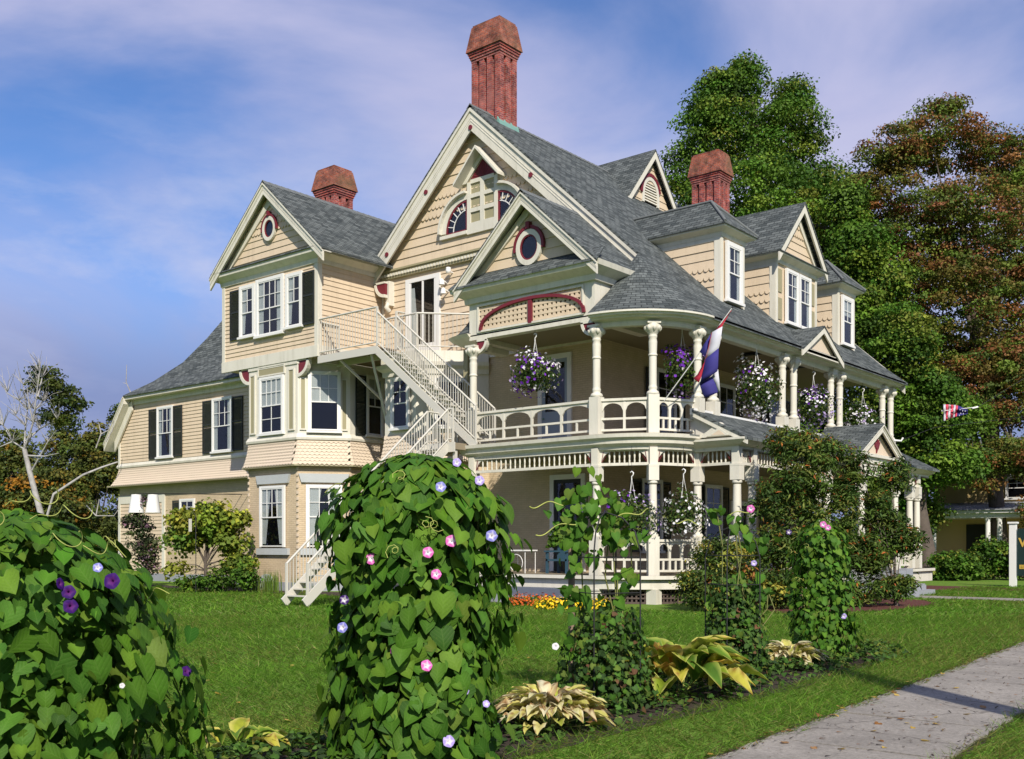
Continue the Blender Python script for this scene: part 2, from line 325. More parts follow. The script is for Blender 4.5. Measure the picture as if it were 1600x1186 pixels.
m_wood = M('bare_weathered_wood', (0.22, 0.16, 0.115), 0.85, 0.3, 8, 0.4, 30)
def glass_mat():
    m = bpy.data.materials.new('window_glass'); m.use_nodes = True; nt = m.node_tree; nt.nodes.clear(); L = nt.links.new
    o = N(nt, 'ShaderNodeOutputMaterial'); t = N(nt, 'ShaderNodeBsdfTransparent'); t.inputs[0].default_value = (0.8, 0.83, 0.85, 1)
    g = N(nt, 'ShaderNodeBsdfGlossy'); g.inputs['Roughness'].default_value = 0.03; fr = N(nt, 'ShaderNodeLayerWeight'); pw = N(nt, 'ShaderNodeMath', operation='POWER'); pw.inputs[1].default_value = 4.0; L(fr.outputs['Facing'], pw.inputs[0])
    ad = N(nt, 'ShaderNodeMath', operation='MULTIPLY_ADD'); ad.inputs[1].default_value = 0.5; ad.inputs[2].default_value = 0.05; L(pw.outputs[0], ad.inputs[0])
    tc = N(nt, 'ShaderNodeTexCoord'); nz = N(nt, 'ShaderNodeTexNoise'); nz.inputs['Scale'].default_value = 1.6; L(tc.outputs['Object'], nz.inputs['Vector'])
    bp = N(nt, 'ShaderNodeBump'); bp.inputs['Strength'].default_value = 0.12; bp.inputs['Distance'].default_value = 0.05; L(nz.outputs['Fac'], bp.inputs['Height']); L(bp.outputs[0], g.inputs['Normal'])
    x = N(nt, 'ShaderNodeMixShader'); L(ad.outputs[0], x.inputs[0]); L(t.outputs[0], x.inputs[1]); L(g.outputs[0], x.inputs[2]); L(x.outputs[0], o.inputs[0]); return m
m_glass = glass_mat()

# ---------------------------------------------------------------- ground
def lawn_mat():
    m, nt, b = simple_mat('lawn'); L = nt.links.new; b.inputs['Roughness'].default_value = 0.9; b.inputs['Specular IOR Level'].default_value = 0.1
    tc = N(nt, 'ShaderNodeTexCoord')
    def nz(s, d=6): n = N(nt, 'ShaderNodeTexNoise'); n.inputs['Scale'].default_value = s; n.inputs['Detail'].default_value = d; L(tc.outputs['Object'], n.inputs['Vector']); return n.outputs['Fac']
    r = N(nt, 'ShaderNodeValToRGB'); e = r.color_ramp.elements; e[0].position = 0.3; e[0].color = (0.085, 0.165, 0.02, 1); e[1].position = 0.72; e[1].color = (0.155, 0.26, 0.038, 1)
    L(nz(9.0, 9), r.inputs[0])
    r2 = N(nt, 'ShaderNodeMapRange'); r2.inputs[1].default_value = 0.5; r2.inputs[2].default_value = 0.72; r2.inputs[4].default_value = 0.5; L(nz(0.55), r2.inputs[0])
    mx = N(nt, 'ShaderNodeMix', data_type='RGBA'); mx.inputs[7].default_value = (0.19, 0.21, 0.05, 1); L(r2.outputs[0], mx.inputs[0]); L(r.outputs[0], mx.inputs[6]); L(mx.outputs[2], b.inputs['Base Color'])
    bp = N(nt, 'ShaderNodeBump'); bp.inputs['Strength'].default_value = 0.8; bp.inputs['Distance'].default_value = 0.05; L(nz(22, 8), bp.inputs['Height']); L(bp.outputs[0], b.inputs['Normal']); return m
def concrete_mat():
    m, nt, b = simple_mat('worn_concrete'); L = nt.links.new; b.inputs['Roughness'].default_value = 0.9; b.inputs['Specular IOR Level'].default_value = 0.2
    tc = N(nt, 'ShaderNodeTexCoord')
    def nz(s, d=6, ro=0.6): n = N(nt, 'ShaderNodeTexNoise'); n.inputs['Scale'].default_value = s; n.inputs['Detail'].default_value = d; n.inputs['Roughness'].default_value = ro; L(tc.outputs['Object'], n.inputs['Vector']); return n.outputs['Fac']
    r = N(nt, 'ShaderNodeValToRGB'); e = r.color_ramp.elements; e[0].position = 0.34; e[0].color = (0.165, 0.15, 0.13, 1); e[1].position = 0.62; e[1].color = (0.36, 0.33, 0.285, 1); L(nz(26, 12, 0.85), r.inputs[0])
    r2 = N(nt, 'ShaderNodeMapRange'); r2.inputs[1].default_value = 0.35; r2.inputs[2].default_value = 0.7; r2.inputs[3].default_value = 0.78; r2.inputs[4].default_value = 1.12; L(nz(1.1), r2.inputs[0])
    mx = N(nt, 'ShaderNodeMix', data_type='RGBA', blend_type='MULTIPLY'); mx.inputs[0].default_value = 1; L(r.outputs[0], mx.inputs[6]); L(r2.outputs[0], mx.inputs[7])
    # cracks with shapes of their own
    wv = N(nt, 'ShaderNodeTexVoronoi', feature='DISTANCE_TO_EDGE'); wv.inputs['Scale'].default_value = 0.42; wv.inputs['Randomness'].default_value = 1
    nd = N(nt, 'ShaderNodeTexNoise'); nd.inputs['Scale'].default_value = 3; nd.inputs['Detail'].default_value = 8; L(tc.outputs['Object'], nd.inputs['Vector'])
    va = N(nt, 'ShaderNodeVectorMath', operation='MULTIPLY_ADD'); va.inputs[1].default_value = (0.35, 0.35, 0.35); L(nd.outputs['Color'], va.inputs[0]); L(tc.outputs['Object'], va.inputs[2]); L(va.outputs[0], wv.inputs['Vector'])
    r3 = N(nt, 'ShaderNodeMapRange'); r3.inputs[1].default_value = 0.002; r3.inputs[2].default_value = 0.008; r3.inputs[3].default_value = 0.5; r3.inputs[4].default_value = 0.0; L(wv.outputs['Distance'], r3.inputs[0])
    m2 = N(nt, 'ShaderNodeMix', data_type='RGBA'); m2.inputs[7].default_value = (0.06, 0.05, 0.04, 1); L(r3.outputs[0], m2.inputs[0]); L(mx.outputs[2], m2.inputs[6]); L(m2.outputs[2], b.inputs['Base Color'])
    bp = N(nt, 'ShaderNodeBump'); bp.inputs['Strength'].default_value = 0.5; bp.inputs['Distance'].default_value = 0.01; L(nz(120, 4), bp.inputs['Height']); L(bp.outputs[0], b.inputs['Normal']); return m
m_lawn = lawn_mat(); m_conc = concrete_mat()
m_soil = M('garden_soil', (0.045, 0.032, 0.024), 0.95, 0.5, 14, 0.8, 40)
m_mulch = M('red_bark_mulch', (0.10, 0.035, 0.025), 0.95, 0.5, 22, 0.9, 60)
m_asph = M('asphalt', (0.05, 0.05, 0.052), 0.9, 0.3, 30, 0.4, 90)
mb = MB(); mb.add([(-700, -300, 0), (300, -300, 0), (300, 900, 0), (-700, 900, 0)], [(0, 1, 2, 3)]); mb.build('lawn_ground', m_lawn, kind='structure')
def wobble_strip(name, xa, xb, y0, y1, z, mat, step, amp):
    n = int((y1 - y0) / step); vs = []; fs = []
    for i in range(n + 1):
        y = y0 + (y1 - y0) * i / n; vs += [(xa + random.uniform(-amp, amp), y, z), (xb + random.uniform(-amp, amp), y, z)]
    fs = [(2 * i, 2 * i + 1, 2 * i + 3, 2 * i + 2) for i in range(n)]
    return MB().add(vs, fs).build(name, mat, kind='structure')
wk = None
n_slab = 0
side = MB()
WX = lambda y: -3.84 - .0603 * (y - 7.03)          # left edge of the walk; it bears slightly away from the house line
WW = 1.42
vs = []
for i in range(560):
    y = -8 + i * .125; vs += [(WX(y) - .05 + random.uniform(-.04, .04), y, .004), (WX(y) + WW + .05 + random.uniform(-.04, .04), y, .004)]
MB().add(vs, [(2 * i, 2 * i + 1, 2 * i + 3, 2 * i + 2) for i in range(559)]).build('sidewalk_bed', m_soil, kind='structure')
walk = thing('sidewalk', 'sidewalk', 'sidewalk', (-3.4, 20, 0)); del walk['label']; del walk['category']; walk['kind'] = 'structure'
def link_fix(o, parent):
    o.matrix_parent_inverse = Matrix.Translation(-Vector(parent.location))
y = -6.0
while y < 60:                              # cracked slabs, each settled by itself
    ln = random.uniform(1.45, 1.75); k = 9
    left = [(WX(y + ln * i / k) + random.uniform(-.025, .025), y + ln * i / k) for i in range(k + 1)]; right = [(WX(y + ln * i / k) + WW + random.uniform(-.025, .025), y + ln * i / k) for i in range(k + 1)]
    g = .016; e = lambda yy, i: WX(yy) + WW * i / 5
    far = [(e(y + ln, i), y + ln - g + random.uniform(-.012, .004)) for i in range(1, 5)]; near = [(e(y, i), y + random.uniform(-.002, .014)) for i in range(1, 5)]
    loop = (left + far + right[::-1] + near[::-1])[::-1]; t1, t2 = random.uniform(-.006, .006), random.uniform(-.008, .008); xm = WX(y + ln / 2) + WW / 2
    zf = lambda p: 0.024 + t1 * (p[0] - xm) + t2 * (p[1] - y - ln / 2)
    o = MB().prism([(p[0], p[1], -0.02) for p in loop], [(p[0], p[1], zf(p)) for p in loop]).build('slab', m_conc, walk); link_fix(o, walk)
    y += ln
MB().box(1.6, 10, -60, 400, -0.05, 0.008).build('road', m_asph, kind='structure')
MB().box(-12.3, -5.5, 33.4, 34.7, -0.05, 0.02).build('front_walk', m_conc, kind='structure')
# bed of dark soil under the vine row, mulch under the shrubs
def blob(name, cx, cy, rx, ry, z, mat, n=40, amp=0.08, rot=0):
    vs = []
    for i in range(n):
        a = 2 * math.pi * i / n; k = 1 + random.uniform(-amp, amp); x = rx * math.cos(a) * k; yy = ry * math.sin(a) * k
        vs.append((cx + x * math.cos(rot) - yy * math.sin(rot), cy + x * math.sin(rot) + yy * math.cos(rot), z))
    return MB().add(vs, [tuple(range(n))]).build(name, mat, kind='structure')
blob('garden_bed', -5.95, 8.6, 0.95, 7.4, 0.006, m_soil, 80, 0.05)
blob('foundation_bed', -31.0, 23.4, 9.5, 1.1, 0.006, m_soil, 60, 0.1)
blob('porch_bed', -19.0, 23.0, 3.6, 0.7, 0.010, m_soil, 50, 0.1)
blob('shrub_bed', -11.2, 28.0, 1.75, 4.2, 0.008, m_mulch, 60, 0.06)
blob('far_bed', -14.0, 42.0, 4.0, 2.5, 0.008, m_mulch, 40, 0.1)
# ---------------------------------------------------------------- the house
H = thing('victorian_house', 'large tan Victorian house with grey shingled gables, two-storey curved porch and brick chimneys', 'house', (-24, 30, 0))
HI = Matrix.Translation(-Vector(H.location))
_link = link
def link(name, me, m, parent=None, kind=None, label=None, loc=None):
    o = _link(name, me, m, parent, kind, label, loc)
    if parent is not None and parent.type == 'EMPTY' and parent.name not in LOCAL: o.matrix_parent_inverse = Matrix.Translation(-Vector(parent.location))
    return o
LOCAL = set()
def part(mb, name, mat, parent=None, **k): return mb.build(name, mat, parent or H, **k)

def roof_face(mb, pts, th=0.09, smooth=False):
    pts = [Vector(p) for p in pts]; n = (pts[1] - pts[0]).cross(pts[2] - pts[0]).normalized()
    if n.z < 0: pts = pts[::-1]; n = -n
    mb.prism([p - Vector((0, 0, th)) for p in pts], pts)
def rake(parent, fr, pa, pb, wd, o0, o1, name='rake_board', mat=None, bands=True):
    """board under a roof verge from pa to pb (s,z), hanging wd below"""
    mb = MB(); fr.poly(mb, [pa, pb, (pb[0], pb[1] - wd), (pa[0], pa[1] - wd)], o0, o1)
    if bands:
        for f0, f1, d in ((0.0, 0.16, 0.05), (0.42, 0.47, 0.012), (0.55, 0.60, 0.012)):
            fr.poly(mb, [(pa[0], pa[1] - wd * f0), (pb[0], pb[1] - wd * f0), (pb[0], pb[1] - wd * f1), (pa[0], pa[1] - wd * f1)], o1, o1 + d)
    return mb.build(name, mat or m_trim, parent)

def window(fr, s0, s1, z0, z1, up=(3, 2), lo=(1, 1), split=0.5, cas=0.09, o=0.042, trim=None, shutters='', curtain=None, sill=True, shw=None, head=None, parent=None):
    t = trim or m_white; w = MB(); a, b, c, d = s0, s1, z0, z1
    fr.box(w, a - cas, a, c - 0.02, d + cas, o, o + .085); fr.box(w, b, b + cas, c - 0.02, d + cas, o, o + .085); fr.box(w, a, b, d, d + cas, o, o + .08)
    win = part(w, 'window', t, parent)
    if sill:
        q = MB(); fr.box(q, a - cas - .05, b + cas + .05, c - .10, c - .02, o, o + .14); q.build('sill', t, win)
    fr.box(w, a, b, c - .02, c, o, o + .08)
    q = MB(); fr.box(q, a, b, c, d, o - .02, o + .012); q.build('room_shade_panel', m_dark, win)  # flat dark panel under the glass, painted as the unlit room
    zm = c + (d - c) * (1 - split)
    for nm, zz0, zz1, g, oo in (('sash', zm - .02, d, up, .035), ('sash', c, zm + .02, lo, .028)):
        q = MB(); f = .042
        fr.box(q, a, a + f, zz0, zz1, o + oo, o + oo + .035); fr.box(q, b - f, b, zz0, zz1, o + oo, o + oo + .035)
        fr.box(q, a + f, b - f, zz0, zz0 + f, o + oo, o + oo + .034); fr.box(q, a + f, b - f, zz1 - f, zz1, o + oo, o + oo + .034)
        for i in range(1, g[0]):
            x = a + f + (b - a - 2 * f) * i / g[0]; fr.box(q, x - .012, x + .012, zz0 + f, zz1 - f, o + oo + .004, o + oo + .026)
        for i in range(1, g[1]):
            z = zz0 + f + (zz1 - zz0 - 2 * f) * i / g[1]; fr.box(q, a + f, b - f, z - .012, z + .012, o + oo + .005, o + oo + .027)
        q.build(nm, t, win)
        q = MB(); fr.box(q, a + f * .5, b - f * .5, zz0 + .01, zz1 - .01, o + oo + .010, o + oo + .016); q.build('pane', m_glass, win)
    if curtain:
        q = MB(); n = 14
        def drape(sa, sb, za, zb, flare=0):
            A = []; Bm = []
            for i in range(n + 1):
                x = sa + (sb - sa) * i / n; dd = o + .018 + .006 * math.sin(i * 2.3)
                A.append(fr.P(x, za, dd)); Bm.append(fr.P(sa + (sb - sa) * i / n * (1 - flare) if flare >= 0 else sb - (sb - sa) * (1 - i / n) * (1 + flare), zb, dd))
            q.add(A + Bm, [(i, i + 1, n + 2 + i, n + 1 + i) for i in range(n)], True)
        if curtain == 'blind': drape(a, b, d - (d - c) * .5, d)
        elif curtain == 'blind3': drape(a, b, d - (d - c) * .36, d)
        elif curtain == 'tied': drape(a, a + (b - a) * .42, d, c + .1, .55); drape(b - (b - a) * .42, b, d, c + .1, -.55)
        elif curtain == 'sides': drape(a, a + (b - a) * .22, c, d); drape(b - (b - a) * .22, b, c, d)
        elif curtain == 'left': drape(a, a + (b - a) * .42, d, c + .1, .4)
        q.build('curtain', m_curt, win)
    sw = shw or (b - a) * .52
    for sd in shutters:
        x0, x1 = (a - cas - sw - .01, a - cas - .01) if sd == 'l' else (b + cas + .01, b + cas + sw + .01)
        q = MB(); f = .05; zc = (c + d) / 2 + .05
        fr.box(q, x0, x0 + f, c - .06, d + .04, o + .02, o + .06); fr.box(q, x1 - f, x1, c - .06, d + .04, o + .02, o + .06)
        for z in (c - .06, zc, d + .04 - .07): fr.box(q, x0 + f, x1 - f, z, z + .07, o + .02, o + .058)
        z = c + .03
        while z < d - .06:
            if not (zc - .05 < z < zc + .07):
                q.hexa([fr.P(x0 + f, z, o + .05), fr.P(x1 - f, z, o + .05), fr.P(x1 - f, z, o + .025), fr.P(x0 + f, z, o + .025), fr.P(x0 + f, z + .03, o + .03), fr.P(x1 - f, z + .03, o + .03), fr.P(x1 - f, z + .03, o + .018), fr.P(x0 + f, z + .03, o + .018)])
            z += .048
        q.build('shutter', m_shut, win)
    return win
def oculus(fr, s, z, r, o, ry=None, frame_col=None):
    ry = ry or r; n = 28; w = MB()
    def ring(r0, r1, o0, o1, a0=0, a1=2 * math.pi, mb=w):
        m = int(n * (a1 - a0) / (2 * math.pi)); full = a1 - a0 > 6.2; k = m if full else m + 1
        vs = []
        for i in range(k):
            a = a0 + (a1 - a0) * i / m
            for rr, oo in ((r0, o0), (r0, o1), (r1, o1), (r1, o0)): vs.append(fr.P(s + rr * math.cos(a), z + rr * ry / r * math.sin(a), oo))
        fs = []
        for i in range(m):
            j = (i + 1) % k
            for e in range(4): fs.append((4 * i + e, 4 * i + (e + 1) % 4, 4 * j + (e + 1) % 4, 4 * j + e))
        if not full: fs += [(0, 1, 2, 3), (4 * k - 1, 4 * k - 2, 4 * k - 3, 4 * k - 4)]
        mb.add(vs, fs)
    ring(r, r * 1.42, o, o + .09); win = part(w, 'round_window', m_trim)
    q = MB(); ring(r * .88, r, o, o + .07, mb=q); q.build('sash', m_maroon, win)
    q = MB(); ring(r * 1.46, r * 1.72, o, o + .10, math.radians(-8), math.radians(188), mb=q); fr.box(q, s - r * .2, s + r * .2, z + ry * 1.45, z + ry * 1.98, o, o + .15); q.build('hood_mould', m_maroon, win)
    pts = [(s + r * .9 * math.cos(2 * math.pi * i / n), z + ry * .9 * math.sin(2 * math.pi * i / n)) for i in range(n)]
    q = MB(); fr.poly(q, pts, o - .03, o + .025); q.build('room_shade_panel', m_dark, win)
    q = MB(); fr.poly(q, pts, o + .03, o + .036); q.build('pane', m_glass, win)
    return win
def sweep(mb, path, prof, smooth=False):
    """profile (out, z) swept along a plan path; out is to the right of travel"""
    P = [Vector((p[0], p[1])) for p in path]; vs = []; k = len(prof)
    for i, p in enumerate(P):
        d0 = (P[i] - P[i - 1]).normalized() if i else (P[1] - P[0]).normalized(); d1 = (P[i + 1] - P[i]).normalized() if i < len(P) - 1 else d0
        n0 = Vector((d0.y, -d0.x)); n1 = Vector((d1.y, -d1.x)); n = (n0 + n1).normalized(); n /= max(.4, n.dot(n0))
        for o, z in prof: q = p + n * o; vs.append((q.x, q.y, z))
    fs = []
    for i in range(len(P) - 1):
        for e in range(k): fs.append((i * k + e, (i + 1) * k + e, (i + 1) * k + (e + 1) % k, i * k + (e + 1) % k))
    fs += [tuple(range(k)), tuple((len(P) - 1) * k + e for e in range(k - 1, -1, -1))]
    mb.add(vs, fs, smooth)
def quarter_bracket(fr, s, z, r, dirn, o0, o1, parent=None):
    """quarter-round bracket: maroon panel framed in cream, hanging below (s,z), going sideways by dirn"""
    n = 8; arc = [(s + dirn * r * math.cos(a), z - r * math.sin(a)) for a in [math.pi / 2 * i / n for i in range(n + 1)]]
    q = MB(); inner = [(s + dirn * r * .8 * math.cos(math.pi / 2 * i / n), z - r * .8 * math.sin(math.pi / 2 * i / n)) for i in range(n + 1)]
    for i in range(n): fr.poly(q, [arc[i], arc[i + 1], inner[i + 1], inner[i]], o0 - .02, o1 + .03)
    fr.box(q, min(s, s + dirn * r), max(s, s + dirn * r), z - .04, z + .03, o0 - .02, o1 + .03)
    b = part(q, 'bracket', m_trim, parent)
    q = MB(); fr.poly(q, [(s, z - .03)] + inner, o0, o1); q.build('bracket_panel', m_maroon, b)
    return b

XL, XR, YF, YB = -28.96, -18.9, 27.1, 41.8
XC, ZR, SL = -24.06, 16.77, 0.92
# --- main block under the long gable
mb = MB(); pr = [(XL, 0.35), (XR, 0.35), (XR, 11.55), (XC, 16.35), (XL, 11.85)]
mb.prism([(x, YF, z) for x, z in pr], [(x, YB, z) for x, z in pr]); main_wall = part(mb, 'wall', m_brickwall)
mb = MB().box(XL - .03, XR + .03, YF - .03, YB, 0, .35); part(mb, 'foundation', m_granite)
FM = FX(YF)
# third floor front wall and gable of clapboards
clapboards(main_wall, FM, [(XL + .12, 8.36), (-19.2, 8.35), (-19.2, 11.62), (XL + .12, 11.62)], 0.215, m_clap)
mb = MB(); FM.box(mb, XL - .02, XL + .13, 8.3, 11.6, -.02, .05); FM.box(mb, XL + .13, -19.2, 8.13, 8.36, -.02, .08); part(mb, 'corner_board', m_trim)
GY = 27.02; FG = FX(GY)
hw = lambda z, top: (top - z) / SL
mb = MB(); FG.poly(mb, [(XC - hw(11.75, 16.35), 11.75), (XC + hw(11.75, 16.35), 11.75), (XC, 16.35)], -.15, .0); gable = part(mb, 'gable_wall', m_clap)
clapboards(gable, FG, [(XC - hw(11.95, 16.35), 11.95), (XC + hw(11.95, 16.35), 11.95), (XC, 16.35)], 0.315, m_clap, th=.045, scallop=(5, 6, 7), sw=0.19)
mb = MB(); FG.box(mb, XL - .3, -19.0, 11.62, 11.95, -.15, .06); FG.box(mb, XL - .3, -19.0, 11.88, 11.95, .06, .11); belt = part(mb, 'dentil_band', m_olive)
x = XL
q = MB()
while x < -19.2: FG.box(q, x, x + .075, 11.70, 11.79, .06, .12); x += .15
q.build('dentil', m_trim, belt)['kind'] = 'stuff'
# --- main roof: two long slopes, the right one sweeping out over the porch
ZE = 8.16
def zr(d): return ZE + (.78 * d if d < 1 else .78 + .9235 * (d - 1))
XE = -14.5; YR0, YR1 = 26.6, 42.15
mb = MB()
def slope_strip(ds, xf, y0f, y1, th=.1):
    for a, b in zip(ds[:-1], ds[1:]):
        roof_face(mb, [(xf(a), y0f(a), zr(a)), (xf(a), y1, zr(a)), (xf(b), y1, zr(b)), (xf(b), y0f(b), zr(b))], th)
dr = XE - XC
slope_strip([0, .35, .7, 1.0, 1.8, 2.58], lambda d: XE - d, lambda d: 26.38, YR1)
slope_strip([2.58, 5, 7.5, dr], lambda d: XE - d, lambda d: YR0, YR1)
dl = [dr - 6.25 * i / 3 for i in range(4)]
for a, b in zip(dl[:-1], dl[1:]): roof_face(mb, [(XC - (dr - a), YR0, zr(a)), (XC - (dr - a), YR1, zr(a)), (XC - (dr - b), YR1, zr(b)), (XC - (dr - b), YR0, zr(b))], .1)
roof = part(mb, 'roof', m_roof)
q = MB(); 
yy = YR0
while yy < YR1 - .2: q.prism([(XC - .16, yy, zr(dr) - .12), (XC, yy, zr(dr) + .045), (XC + .16, yy, zr(dr) - .12)], [(XC - .16, yy + .3, zr(dr) - .135), (XC, yy + .3, zr(dr) + .03), (XC + .16, yy + .3, zr(dr) - .135)]); yy += .29
q.build('ridge_cap', m_ridge, roof)
# rounded corner of the porch roof: a bell-cast quarter cone
AC = (-17.08, 26.38); q = MB(); nA = 18; rows = [0, .35, .7, 1.0, 1.6, 2.2, 2.58]
vs = []; uv = []
for i in range(nA + 1):
    a = -math.pi / 2 + math.pi / 2 * i / nA
    for d in rows: rr = 2.58 - d; vs.append((AC[0] + rr * math.cos(a), AC[1] + rr * math.sin(a), zr(d))); uv.append((a * 2.2, d * 1.36 + .05))
k = len(rows); q.add(vs, [(i * k + j, (i + 1) * k + j, (i + 1) * k + j + 1, i * k + j + 1) for i in range(nA) for j in range(k - 1)], True, uv)
roof2 = part(q, 'roof', m_roof)
# rake boards of the main gable with rosettes
FRK = FX(26.7); zt = zr(dr) - .10
lf = XC - 5.95; rf = XC + 7.4
for e, zz in ((lf, zt - 5.95 * .9235), (rf, zt - 7.4 * .9235)):
    rb = rake(H, FRK, (XC, zt), (e, zz), .78, -.02, .05)
    for f in (.03, .36, .70, .97):
        sx = XC + (e - XC) * f + (0.0 if f > .05 else (.05 if e > XC else -.05)); sz = zt + (zz - zt) * f - (.47 if f > .05 else .52)
        if f < .05 and e > XC: continue
        n = 14; q = MB(); FRK.poly(q, [((XC if f < .05 else sx) + .085 * math.cos(2 * math.pi * i / n), sz + .085 * math.sin(2 * math.pi * i / n)) for i in range(n)], .05, .085); q.build('rosette', m_maroon, rb)
    q = MB(); 
    roof_face(q, [(XC, 26.7, zt - .02), (XC, 27.05, zt - .02), (e, 27.05, zz - .02), (e, 26.7, zz - .02)], .05); q.build('soffit', m_trim, rb)
quarter_bracket(FX(26.75), XL + .64, 11.42, .56, -1, .0, .12)
mb = MB(); FX(26.8).box(mb, XL + .5, XL + .68, 10.6, 11.5, -.3, .0); mb.tube([(XL + .59, 26.85, 10.66), (XL + .59, 26.75, 10.52), (XL + .59, 26.9, 10.4)], .09, 8); part(mb, 'bracket', m_trim)
# the Palladian attic window
aw = MB(); wz0, wz1 = 12.62, 14.30; wa, wb = -24.46, -23.06; wc = (wa + wb) / 2
FG.box(aw, wa, wb, wz0 - .12, wz0 + .12, .0, .12)
for x in (wa, wc - .09, wb - .16): FG.box(aw, x, x + (.16 if x != wc - .09 else .18), wz0 + .12, wz1, .0, .12)
for i in range(4): FG.box(aw, wa + .16, wb - .16, wz0 + .12 + i * .5, wz0 + .26 + i * .5, .0, .118)
for sgn in (-1, 1): FG.poly(aw, [(wc, wz1 + .95), (wc + sgn * .92, wz1 - .02), (wc + sgn * .72, wz1 - .02), (wc, wz1 + .72)][::sgn], .0, .14)
attic = part(aw, 'attic_window', m_trim)
q = MB(); FG.box(q, wa + .16, wb - .16, wz0 + .26, wz1 - .1, .0, .07)
q.build('olive_panel', m_olive, attic)
q = MB(); FG.poly(q, [(wc - .56, wz1 + .1), (wc + .56, wz1 + .1), (wc, wz1 + .72)], .0, .08)
for i in range(-5, 6): q.bar(FG.P(wc + i * .02, wz1 + .12, .085), FG.P(wc + i * .09, wz1 + .12 + max(.05, .52 - abs(i) * .09), .085), .02)
q.build('sunburst_panel', m_maroon, attic)
for sgn in (-1, 1):
    q = MB(); roof_face(q, [FG.P(wc, wz1 + 1.05, -.02), FG.P(wc, wz1 + 1.05, .5), FG.P(wc + sgn * 1.02, wz1 - .05, .5), FG.P(wc + sgn * 1.02, wz1 - .05, -.02)], .1); q.build('window_hood', m_trim, attic)
    e = wa if sgn < 0 else wb; n = 10
    arc = lambda r: [(e + sgn * r * math.cos(math.pi / 2 * i / n), wz0 + .1 + r * math.sin(math.pi / 2 * i / n)) for i in range(n + 1)]
    def arcband(r0, r1, o0, o1, m, nm):
        q = MB(); A, B = arc(r0), arc(r1)
        for i in range(n): FG.poly(q, [A[i], A[i + 1], B[i + 1], B[i]], o0, o1)
        q.build(nm, m, attic)
    arcband(1.02, 1.22, 0, .12, m_trim, 'arch_casing'); arcband(1.22, 1.30, 0, .26, m_trim, 'arch_hood'); arcband(.95, 1.02, 0, .10, m_maroon, 'arch_sash')
    q = MB(); FG.box(q, min(e, e + sgn * 1.3), max(e, e + sgn * 1.3), wz0 - .08, wz0 + .04, 0, .14); q.build('sill', m_trim, attic)
    q = MB(); FG.box(q, min(e, e + sgn * .08), max(e, e + sgn * .08), wz0 + .04, wz0 + 1.1, 0, .09); FG.box(q, min(e, e + sgn * 1.0), max(e, e + sgn * 1.0), wz0 + .04, wz0 + .1, 0, .09); q.build('arch_sash', m_maroon, attic)
    q = MB(); FG.poly(q, [(e, wz0 + .05)] + arc(.96), .002, .062); q.build('room_shade_panel', m_dark, attic)
    q = MB(); FG.poly(q, [(e, wz0 + .05)] + arc(.96), .066, .07); q.build('pane', m_glass, attic)
    q = MB()
    for i in range(n): A, B = arc(.66), arc(.69); FG.poly(q, [A[i], A[i + 1], B[i + 1], B[i]], .07, .09)
    for i in (1.5, 3.2, 5, 6.8, 8.5): t = math.pi / 2 * i / n; q.bar(FG.P(e + sgn * .68 * math.cos(t), wz0 + .1 + .68 * math.sin(t), .08), FG.P(e + sgn * .95 * math.cos(t), wz0 + .1 + .95 * math.sin(t), .08), .025)
    q.build('muntin', m_white, attic)
# third floor door with sliding glass, light beside it
dr_ = MB(); FM.box(dr_, -27.62, -27.42, 8.4, 11.45, 0, .1); FM.box(dr_, -26.08, -25.88, 8.4, 11.45, 0, .1); FM.box(dr_, -27.42, -26.08, 11.3, 11.45, 0, .1); FM.box(dr_, -27.42, -26.08, 8.4, 9.0, 0, .08)
for x in (-27.42, -26.78, -26.16): FM.box(dr_, x, x + .08, 9.0, 11.3, .06, .09)
door = part(dr_, 'door', m_white)
q = MB(); FM.box(q, -27.4, -26.1, 9.0, 11.3, -.02, .05); q.build('room_shade_panel', m_dark, door); q = MB(); FM.box(q, -27.4, -26.1, 9.0, 11.3, .066, .072); q.build('pane', m_glass, door)
q = MB(); n = 12; vs = []
for i in range(n + 1): vs += [FM.P(-27.38 + .42 * i / n, 9.0, .058 + .005 * math.sin(i * 2)), FM.P(-27.38 + .2 * i / n, 11.1, .058 + .005 * math.sin(i * 2))]
q.add(vs, [(2 * i, 2 * i + 2, 2 * i + 3, 2 * i + 1) for i in range(n)]); q.build('curtain', m_curt, door)
q = MB(); q.lathe([(.02, .16), (.09, .14), (.1, .0), (.06, -.06)], 10, (-25.3, 26.85, 11.35)); q.lathe([(.03, .1), (.08, .05), (.11, -.12), (.02, -.13)], 10, (-25.62, 26.85, 11.05)); q.lathe([(.03, .1), (.08, .05), (.11, -.12), (.02, -.13)], 10, (-25.5, 26.8, 10.7))
q.tube([(-25.3, 27.1, 11.35), (-25.3, 26.85, 11.35)], .03); q.tube([(-25.55, 27.1, 11.0), (-25.6, 26.85, 11.1)], .03); q.tube([(-25.5, 27.1, 10.7), (-25.5, 26.85, 10.75)], .03); part(q, 'floodlight', m_white)
